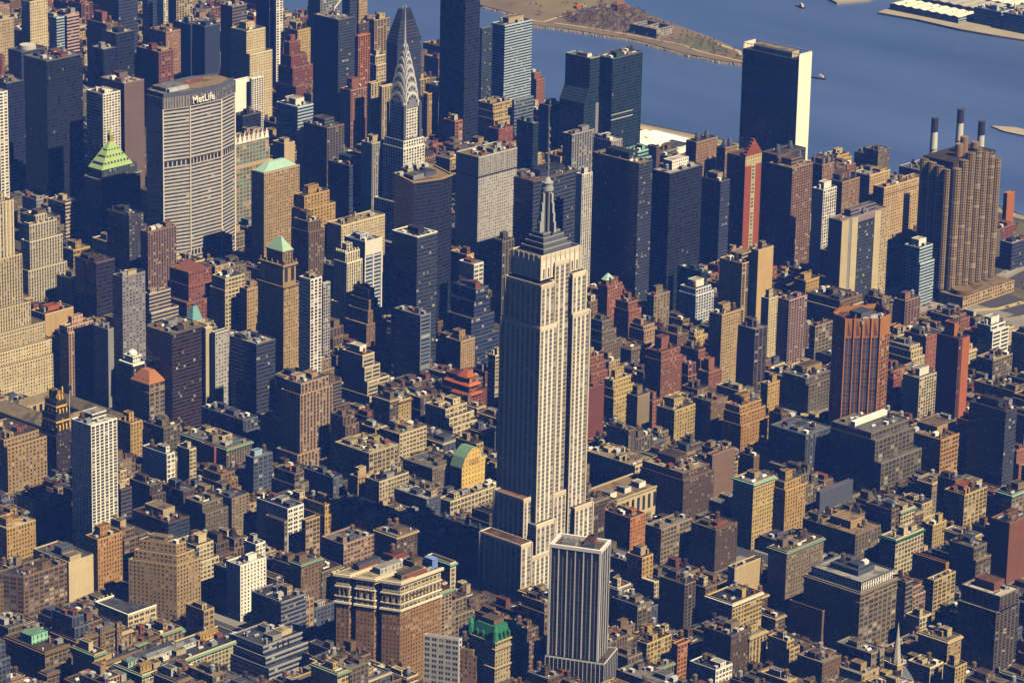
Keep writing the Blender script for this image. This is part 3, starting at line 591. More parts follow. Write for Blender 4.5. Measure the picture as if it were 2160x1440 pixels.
(234.1,395.8,14.9,36.4,95.0,'rS','blueg','blue-grey slab with a white-framed ladder of windows facing south','office_tower',[(38.0,0,4,5,0)],'grey',None,None,None,0),
(267.3,499.9,8.2,22.2,92.2,'pp','brownt','brown stepped masonry pile below the white art deco tower','office_building',[(82.0,3,2,3,0),(71.8,4,3,3,0),(59.4,5,4,3,0)],None,None,None,None,0),
(170.1,412.2,16.5,28.1,64.4,'xS','cream','cream ribbon ziggurat stepping down to the right','office_building',[(52.6,0,5,3,0),(39.0,0,9,4,0),(25.4,2,14,5,0)],None,'bigwhite',None,None,0),
(184.4,442.7,8.0,16.5,58.9,'pp','tang','greyish masonry block left of the cream ribbon ziggurat','office_building',[],None,None,None,None,1),
(4.9,329.7,36.6,23.4,93.1,'vv','pinkst2','pinkish pinstriped stone tower with flat stepped roof,lower centre-left','office_tower',[(83.6,3,3,2,0),(26.6,6,5,3,0)],'grey',None,None,None,0),
(221.1,316.8,5.4,31.7,52.0,'pp','brick','hero:redroofs','',[],None,None,None,None,0),
(272.8,330.3,11.7,9.5,60.4,'PP','cream','cream loft block with dark window bays left of the tallest tower','loft_building',[],None,None,None,None,0),
(300.8,403.2,20.9,20.9,52.0,'pp','tan','tan block with square turret above the vermilion-roofed house','office_building',[],None,'turret',None,None,0),
(156.6,287.2,29.8,27.0,42.9,'PP','cream','cream terraced loft block below the vermilion-roofed house','loft_building',[(35.1,0,5,5,0),(27.3,0,4,5,0)],'beige',None,None,None,0),
(12.2,247.3,38.8,45.1,44.0,'PP','tanl','large cream-roofed loft block right of the pinkish pinstriped tower','loft_building',[],'cream',None,None,None,0),
(70.4,264.8,36.5,26.7,44.0,'PP','cream','cream loft block with tall windows,right of the large cream-roofed one','loft_building',[],None,None,None,None,0),
(-51.7,370.4,32.3,60.9,33.2,'PP','tang','hero:greencornice','',[],None,None,None,None,0),
(-55.8,382.9,3.6,17.4,32.4,'xx','redbr','bright red-walled little roof house,left of centre','office_building',[],None,None,None,None,0),
(61.3,176.0,33.9,10.2,50.0,'xY','yellow2','hero:yellow','',[],None,None,None,None,0),
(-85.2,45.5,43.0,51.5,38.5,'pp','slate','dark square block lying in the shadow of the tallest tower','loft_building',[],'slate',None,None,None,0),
(-146.2,-85.4,86.3,41.4,100.0,'vv','lime','hero:esb','',[],None,None,None,None,0),
(-227.8,-242.4,13.0,53.5,148.0,'vv','blackstripe','hero:stripe','',[],None,None,None,None,0),
(489.4,373.4,23.1,13.0,76.5,'pp','brick2','red brick tower with small mint-green pyramid hat','apartment_tower',[],None,None,'minipyr',None,0),
(502.9,356.6,15.0,16.2,60.0,'pp','brick2','brick stepped block beside the mint-hatted brick tower','apartment_building',[(52.0,2,3,3,0)],None,None,None,None,0),
(535.2,349.0,25.1,9.7,62.0,'pp','tang','tan-grey masonry block below the hulking black slab','apartment_building',[],None,'turret',None,None,0),
(434.3,332.3,16.1,16.0,60.0,'pp','browng','brown stepped block touching the right side of the tallest tower','apartment_building',[(50.0,3,3,3,0),(40.0,3,4,3,0)],None,None,None,None,0),
(639.6,372.0,9.4,32.8,61.5,'cc','bluegrn','dark green block with an ochre wall edge on its roof','office_building',[],'green',None,None,None,0),
(610.4,355.0,25.0,21.5,52.0,'gg','bluewh','blue-white stepped apartment block with white hut,right of the dark green block','apartment_building',[(46.0,2,3,2,0)],None,'bigwhite',None,None,0),
(575.5,266.4,35.6,30.2,106.4,'pb','sand','sandy ribbed twin tower,front half,below the red-fronted tower','apartment_tower',[],None,'big',None,None,0),
(586.7,255.0,24.8,9.4,120.8,'xx','sand','sandy blank-sided twin tower,rear half,below the red-fronted tower','apartment_tower',[],None,None,None,None,0),
(480.3,214.0,28.5,16.0,83.9,'pp','sandy','sandy slim tower with two square chimneys,half in shadow','apartment_tower',[],None,'turret',None,None,0),
(506.9,192.0,18.9,22.7,67.6,'xb','brownbl','dark ribbed tower with brown south edge,right of the two-chimney slim tower','apartment_tower',[],None,'turret',None,None,0),
(557.2,215.6,15.4,9.9,84.0,'pp','cream','white-cream stepped block between the sandy twins and the scaffolded frame','apartment_building',[],None,'turret',None,None,0),
(385.8,212.7,28.2,19.0,66.0,'pp','brick2','rounded red brick apartment block with balconies,right of the tallest tower','apartment_tower',[(58.0,2,2,2,0)],None,'chim',None,None,0),
(434.3,191.0,20.7,14.1,38.9,'pp','brick2','plain brick cube with a pale roof and chimney','apartment_building',[],'beige','chim',None,None,0),
(248.2,188.3,24.7,7.8,66.0,'xx','maroon','blank maroon slab standing against the right flank of the tallest tower','apartment_building',[],None,None,None,None,0),
(306.0,205.9,26.7,11.0,56.6,'pp','yellow','yellow stepped block right of the blank maroon slab','apartment_building',[(48.8,2,2,3,0),(41.0,3,3,3,0)],None,'turret',None,None,0),
(288.4,159.2,18.2,13.8,56.0,'px','tang','grey block with thin beige party wall,right of the yellow stepped one','apartment_building',[],None,'turret',None,None,0),
(287.8,112.3,30.9,22.4,53.3,'pp','yellow','yellow brick cube with roof huts,centre right','apartment_building',[],None,'turret',None,None,0),
(257.4,105.4,13.8,10.6,40.0,'pp','tang','small greyish block left of the yellow brick cube','apartment_building',[],None,None,None,None,1),
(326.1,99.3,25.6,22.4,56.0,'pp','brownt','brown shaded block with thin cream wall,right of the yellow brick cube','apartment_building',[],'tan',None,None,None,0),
(317.3,57.4,32.8,17.4,63.6,'pp','goldbr','orange-tan stepped tower glowing in sun,centre right','apartment_building',[(57.4,2,3,3,0),(47.2,2,3,3,0)],None,'turret',None,None,0),
(436.8,118.0,18.6,8.9,44.0,'pp','gold','small golden block right of the orange-tan stepped tower','apartment_building',[],None,None,None,None,0),
(497.2,117.9,44.3,30.0,36.0,'PP','browng','jumble-roofed masonry block left of the orange chamfered tower','loft_building',[(30.0,0,3,4,0)],'grey','bigtan',None,None,0),
(572.3,201.2,29.5,15.4,82.0,'bb','pinkcon','unfinished tower of bare pinkish floors left of the orange chamfered tower','apartment_tower',[],'grey',None,None,None,0),
(694.2,228.6,38.2,45.4,49.4,'pp','brownt','wide brick block with pale cornice line above the orange chamfered tower','apartment_building',[],'browng',None,'ledge',None,0),
(632.5,212.3,29.4,7.5,39.0,'PP','tang','tan-grey block left of the orange chamfered tower top','apartment_building',[],None,None,None,None,0),
(366.8,-26.0,68.7,16.2,160.0,'xO','orange','hero:chamfer','',[],None,None,None,None,0),
(755.8,189.3,26.6,15.5,45.0,'bb','pinkbrown','pinkish ribbed apartment block above right of the orange chamfered tower','apartment_tower',[],None,None,None,None,0),
(533.0,-37.8,17.1,26.0,105.0,'xv','redor','dark red slab with glowing orange south edge,right','apartment_tower',[],None,'turretred','orangeend',None,0),
(501.4,-16.6,27.7,20.0,67.2,'xg','cream','cream window-gridded tower left of the dark red slab','apartment_tower',[],None,'bigwhite',None,None,0),
(748.9,74.8,26.0,16.8,45.0,'rS','white','white stepped block with dark ribbons at the right','apartment_building',[(40.0,0,3,3,0)],None,'bigwhite',None,None,0),
(513.3,22.9,13.1,9.8,55.0,'pp','redbr','red brick block just right of the orange chamfered tower','apartment_building',[(40.0,0,3,4,0)],None,None,None,None,0),
(668.1,139.0,12.1,6.1,48.0,'pp','goldbr','thin golden slice of a block right of the orange chamfered tower','apartment_building',[],None,None,None,None,1),
(435.6,-163.5,18.2,41.5,85.0,'rr','blackbr','black ribbon tower at the right edge','office_tower',[],'browng','big',None,None,0),
(700.7,36.1,34.0,20.7,28.0,'PP','tang','flat pale-roofed warehouse block right of the dark red slab','office_building',[],'beige',None,None,None,0),
(405.1,-113.8,45.8,46.8,52.0,'PP','goldbr','brown block with golden gridded corner and tan terrace roofs,right','loft_building',[],'tan','bigtan',None,None,0),
(341.4,-80.0,57.7,46.0,66.0,'PP','browng','broad brown tower with orange-tiled corners and a long white roof tank','loft_building',[(60.0,1,1,6,0),(40.0,0,3,8,0)],'grey','whitetank',None,None,0),
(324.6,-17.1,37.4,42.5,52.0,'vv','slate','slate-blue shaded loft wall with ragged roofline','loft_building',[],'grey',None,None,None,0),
(271.9,2.1,8.4,17.0,39.0,'xx','brownt','brown narrow shaded block left of the slate-blue loft wall','loft_building',[],None,None,None,None,0),
(162.0,53.0,32.2,59.7,44.0,'PP','cream','hero:altman','',[],None,None,None,None,0),
(222.1,11.2,33.0,7.4,50.4,'px','violetbr','violet-brown blank-walled block,centre right','loft_building',[],'beige',None,None,None,0),
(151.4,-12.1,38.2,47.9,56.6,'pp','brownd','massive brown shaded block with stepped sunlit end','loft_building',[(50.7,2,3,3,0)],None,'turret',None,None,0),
(162.9,-84.8,30.4,23.5,63.0,'pp','yellow','beige office block with thin teal cornice line and roof clutter','office_building',[],'grey',None,None,'teal',0),
(194.7,-94.8,23.9,12.5,58.0,'pp','gold','golden stepped tower right of the beige block with teal cornice','office_building',[(52.0,2,4,3,0)],None,'turret',None,None,0),
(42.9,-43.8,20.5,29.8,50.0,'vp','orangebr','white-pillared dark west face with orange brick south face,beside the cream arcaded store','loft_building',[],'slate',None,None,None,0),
(70.4,-56.5,42.3,18.1,36.0,'PP','tang','greyish tan loft block right of the white-pillared brick block','loft_building',[],'grey',None,None,None,0),
(96.8,-96.8,30.3,28.2,39.0,'pp','brownd','dark brown loft block with ragged sunlit end,lower right of centre','loft_building',[],None,None,None,None,0),
(51.6,-211.1,50.9,20.1,62.0,'pp','tang','tan-grey loft block under a projecting mint-green cornice','loft_building',[],'tan',None,None,'mint',0),
(32.5,-304.5,50.9,59.0,56.6,'Pp','tang','hero:bigsquare','',[],None,None,None,None,0),
(169.4,-195.3,36.3,44.7,42.0,'pp','browng','dark brown block with broad tan roof and ochre hut','loft_building',[],'tan','bigtan',None,None,0),
(185.4,-227.2,40.8,16.6,42.0,'PP','cream','dark-sided loft block with cream south front and green cornice','loft_building',[],'greyl',None,None,'green',0),
(246.3,-222.5,20.5,8.3,38.0,'pp','yellow','small yellow block between the green-corniced front and the red-hutted one','loft_building',[],None,None,None,None,0),
(301.7,-216.0,34.8,22.5,50.7,'PP','yellow','yellow-fronted loft block with red roof hut,right edge','loft_building',[],None,'redhut',None,None,0),
(257.5,-296.0,32.3,20.2,57.0,'xx','redbrown','tall shaded block with blank red-brown wall at the right edge','apartment_building',[],None,None,None,None,0),
(349.2,-234.6,29.6,18.3,43.9,'PP','tang','grey loft block with mint cornice at the right edge','loft_building',[],None,None,None,'teal',0),
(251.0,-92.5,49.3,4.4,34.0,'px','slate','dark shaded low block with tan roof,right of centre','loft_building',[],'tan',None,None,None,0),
(123.4,-313.7,31.2,7.5,45.1,'PP','yellow','small yellow tower block left of the terraced tower','loft_building',[],None,None,None,None,0),
(174.2,-289.2,4.8,35.5,40.0,'px','orangebr','orange brick roof huts on a dark block,lower right','loft_building',[],'brown',None,None,None,0),
(87.6,-406.0,26.9,39.3,66.6,'bb','browng','terraced ribbon tower with white ledges at the lower right edge','apartment_building',[(53.6,4,2,0,0)],'white','bigbrown',None,None,0),
(75.6,-335.2,16.6,14.8,30.7,'PP','cream','white gridded loft front below the small yellow tower block','loft_building',[],None,None,None,None,0),
(27.5,-270.0,4.5,35.4,32.0,'px','brownt','brown block with a blank sunlit wall,below the mint-corniced loft block','loft_building',[],None,None,None,None,0),
(-66.5,-306.3,9.3,19.7,42.0,'PP','yellow','yellowish stepped loft block at lower right','loft_building',[(36.0,0,4,3,0)],None,None,None,None,0),
(-66.7,-343.4,24.9,25.8,34.4,'pp','brownt','dark loft block with a bright white roof,bottom right','loft_building',[],'white',None,None,None,0),
(-25.9,-361.6,17.8,35.4,36.1,'PP','tang','loft block with a silver roof left of the church spire','loft_building',[],'silver',None,None,None,0),
(-43.5,-366.1,23.4,28.0,24.0,'PP','tan','tan loft block with a grey roof at the bottom edge,lower right','loft_building',[],'grey',None,None,None,0),
(-0.9,-402.6,18.1,22.4,28.5,'PP','cream','small loft block with a pale roof right of the church spire','loft_building',[],'beige',None,None,None,0),
(0.5,-426.1,16.2,11.8,35.1,'pp','yellow','yellow turreted block at the bottom edge,right of the church spire','loft_building',[],None,'turret',None,None,0),
(106.9,-365.5,3.4,9.7,37.0,'pp','brown','narrow brown block left of the terraced ribbon tower','loft_building',[],None,None,None,None,1),
(-237.0,468.7,41.8,45.5,62.0,'pp','tang2','tan stepped block on the left edge below the library','office_building',[(56.0,0,5,5,0)],None,None,None,None,0),
(-360.5,318.9,32.6,27.8,48.8,'pp','gold','golden-tan block with white rooftops on the left edge','loft_building',[],'white',None,None,None,0),
(-288.8,344.3,23.7,24.8,44.8,'pp','browng','grey-brown stepped loft block left of the white gridded apartment tower','loft_building',[(39.0,0,7,3,0),(27.3,0,10,4,0)],None,None,None,None,0),
(-417.7,229.4,49.7,33.6,45.2,'PP','brownt','long brown loft front with belt courses,lower left','loft_building',[],'slate',None,None,None,0),
(-370.0,227.2,27.6,45.9,45.6,'px','cream','blank cream-plastered party wall with one window column,lower left','loft_building',[],'grey',None,None,None,0),
(-342.1,221.8,27.9,15.7,60.2,'pp','goldbr','golden turreted block touching the cream party wall,lower left','loft_building',[],None,'turret',None,None,0),
(-319.9,147.6,11.3,44.3,70.2,'pp','sandtan','sandy setback office tower in the lower left,stepping in five tiers','office_tower',[(62.4,5,4,4,0),(54.6,4,3,3,2)],None,'big',None,None,0),
(-257.5,225.7,25.1,47.0,52.0,'rr','blackw2','black ribbon-windowed block with an orange roof behind the sandy setback tower','office_building',[],'orange','bigbeige',None,None,0),
(-279.8,112.0,30.4,16.8,50.0,'pp','white','clean white loft block with red-trimmed cornice line','loft_building',[],'white',None,None,None,0),
(-239.2,135.4,11.2,14.6,52.0,'xP','white','white upper wing behind the clean white loft block','loft_building',[],None,None,None,None,1),
(-189.4,255.7,24.7,22.2,44.0,'pp','browng','dark-sided terraced loft block with beige bands,lower left','loft_building',[(36.0,0,3,4,0)],'beige',None,None,None,0),
(-119.0,378.9,10.0,33.6,42.0,'xP','white','loft block with white gridded south front and black west wall','loft_building',[],None,None,None,None,0),
(-99.0,369.8,8.3,16.7,44.0,'xP','cream','slim loft block with cream window front and black flank','loft_building',[],None,None,None,None,0),
(-89.0,462.1,14.9,17.9,44.1,'pp','gold','small golden setback block right of the white gridded apartment tower','loft_building',[],None,'turret',None,None,0),
(-57.9,450.2,21.2,28.5,34.8,'PP','browng','grey loft block with terraces behind the white-fronted loft','loft_building',[],None,None,None,None,0),
(-75.3,309.5,24.1,10.7,45.2,'xP','slate','dark cube with a pale blue roof tank,lower left of the pinstriped tower','loft_building',[],None,'bluetank',None,None,0),
(-143.9,194.4,19.9,39.8,44.0,'PP','white','bright loft front with tall white pilasters,lower centre-left','loft_building',[],'black',None,None,None,0),
(-160.9,181.0,3.5,23.9,40.0,'PP','tang','dark-roofed loft block left of the white-pilastered front','loft_building',[],'slate',None,None,None,1),
(-142.1,173.5,17.6,5.4,38.0,'PP','tan','tan loft slice right of the white-pilastered front','loft_building',[],None,None,None,None,0),
(-27.3,195.5,38.3,18.1,39.6,'PP','cream','cream loft block with five bays of big windows,centre-left','loft_building',[],'slate',None,None,None,0),
(-152.2,116.3,38.2,27.5,34.0,'PP','pinkbr2','loft block with pinkish and cream window bays above the brown hotel','loft_building',[],'grey',None,None,None,0),
(-37.4,244.3,11.6,38.8,33.2,'pp','slate','shaded blue-black loft block with a small cream gable end','loft_building',[],None,None,None,None,0),
(-29.1,221.0,16.6,10.3,38.0,'pp','tan','tan loft slice with a bright cream hut on the roof','loft_building',[],None,'bigbeige',None,None,0),
(44.3,197.3,40.1,37.6,34.0,'pp','browng','grey-brown loft block immediately left of the yellow arched-gable house','loft_building',[],'grey',None,None,None,0),
(-7.9,154.6,18.6,41.8,28.5,'pp','slate','loft block with a broad pale roof in front of the yellow house','loft_building',[],'greyl',None,None,None,0),
(10.7,142.6,69.6,14.8,24.6,'PP','cream','row of low cream shopfront buildings behind the dark square block','loft_building',[],'beige',None,None,None,0),
(-286.4,-81.8,47.1,76.7,92.0,'pp','tanbrown','hero:hotel','',[],None,None,None,None,0),
(-316.5,25.0,28.9,35.4,52.0,'rr','violetg','violet-grey slatted office slab beside the brown hotel','office_building',[],'slate',None,None,None,0),
(-355.5,5.6,52.3,37.4,30.0,'rr','violetg','hero:mall','',[],None,None,None,None,0),
(-275.2,-136.5,3.9,38.4,54.6,'Pp','whitegr','grey-white loft block with a white roof at bottom centre','loft_building',[],'white',None,None,None,0),
(-269.1,-146.6,29.1,14.6,46.8,'pp','tanbrown2','brown stepped block with a dark flank at bottom centre','loft_building',[(41.4,0,4,3,0)],None,None,None,None,0),
(-265.6,-167.3,22.9,28.5,60.0,'pp','cream2','hero:mansard','',[],None,None,None,None,0),
(-337.0,95.7,11.8,22.0,30.0,'PP','tan','tan terrace-ended low block right of the sandy setback tower','loft_building',[],None,None,None,None,0),
(-163.3,-21.2,7.0,27.6,57.4,'PP','cream','white-pilastered loft front peeping out behind the brown hotel','loft_building',[],None,None,None,'teal',1),
(-307.3,-129.4,63.8,159.8,30.0,'pp','tan','hero:flatroof','',[],None,None,None,None,0),
(-511.3,93.6,27.4,49.3,44.0,'PP','tanbrown3','hero:store','',[],None,None,None,None,0),
(-365.6,157.9,37.5,41.7,16.0,'pp','slate','hero:trilot','',[],None,None,None,None,0),
(-458.5,37.5,114.7,33.9,26.0,'PP','cream3','hero:longstore','',[],None,None,None,None,0),
(-129.9,-180.6,26.9,8.8,34.0,'pp','brownt','dark block with pale roof right of the black-and-white striped tower','loft_building',[],None,None,None,None,1),
(-170.4,-225.8,17.6,17.8,34.0,'PP','tang','grey-white fronted block just right of the striped tower foot','loft_building',[],None,None,None,None,0),
(-44.8,-179.7,14.2,27.6,50.0,'pb','browng','dark block with beige banded south edge,right of the striped tower','loft_building',[],None,None,None,None,0),
(-31.8,-220.8,39.6,28.2,41.0,'PP','yellow','long loft block with white cornice and cream south front,lower right of centre','loft_building',[],'black',None,None,'white',0),
(-118.5,-234.7,15.7,6.1,33.2,'xP','orangebr','small orange brick cube,bottom right of centre','loft_building',[],None,None,None,None,0),
(-136.5,-217.0,31.1,10.2,34.0,'PP','yellow','yellow bay-fronted loft block left of the small orange brick cube','loft_building',[],None,None,None,None,0),
(-25.1,-115.7,14.3,17.6,51.2,'pp','gold','golden masonry block with a beige hut right of the striped tower top','loft_building',[],None,'bigbeige',None,None,0),
(14.9,-184.7,36.4,7.8,50.0,'px','tanw','tan party-walled block,sunlit with jagged shadow,lower right of centre','loft_building',[],None,None,None,None,0),
(-135.1,-288.5,21.0,27.3,32.0,'PP','white','white-gridded loft front at the bottom edge,right of centre','loft_building',[],'black',None,None,None,0),
(-108.7,-182.3,18.1,28.5,49.5,'pP','browng','dark loft with beige gridded end right of the striped tower,middle','loft_building',[],None,None,None,None,0),
(-31.6,-135.2,6.2,14.8,36.0,'PP','cream','low block with bright white roof and cream end,right of the striped tower','loft_building',[],'white',None,None,None,0),
]
LANDMARKS = ['octagon tower', 'green pyramid', 'metal-crowned tower', 'tallest tower', 'black-and-white striped tower', 'brown twin-court hotel', 'sandy setback tower', 'white gridded apartment tower', 'orange chamfered tower', 'dark red slab', 'scalloped sandy tower', 'red-fronted tower', 'white-ended slab', 'big square block with glazed penthouse', 'church spire', 'yellow arched-gable house', 'vermilion-roofed house', 'green-hatted stone tower', 'pinkish pinstriped tower', 'square black-brown box', 'black slab with white rim', 'cream arcaded store', 'sandy ribbed twin tower', 'blue glass ziggurat', 'black slab with bright seam', 'beige block with teal cornice line', 'cream-roofed loft block', 'gold-tipped black tower', 'cream and black panelled slab', 'mint-corniced loft block', 'yellow brick cube', 'stepped red-brown brick tower', 'black glass slab at upper left', 'tall cream deco tower', 'mirror-green glass tower']
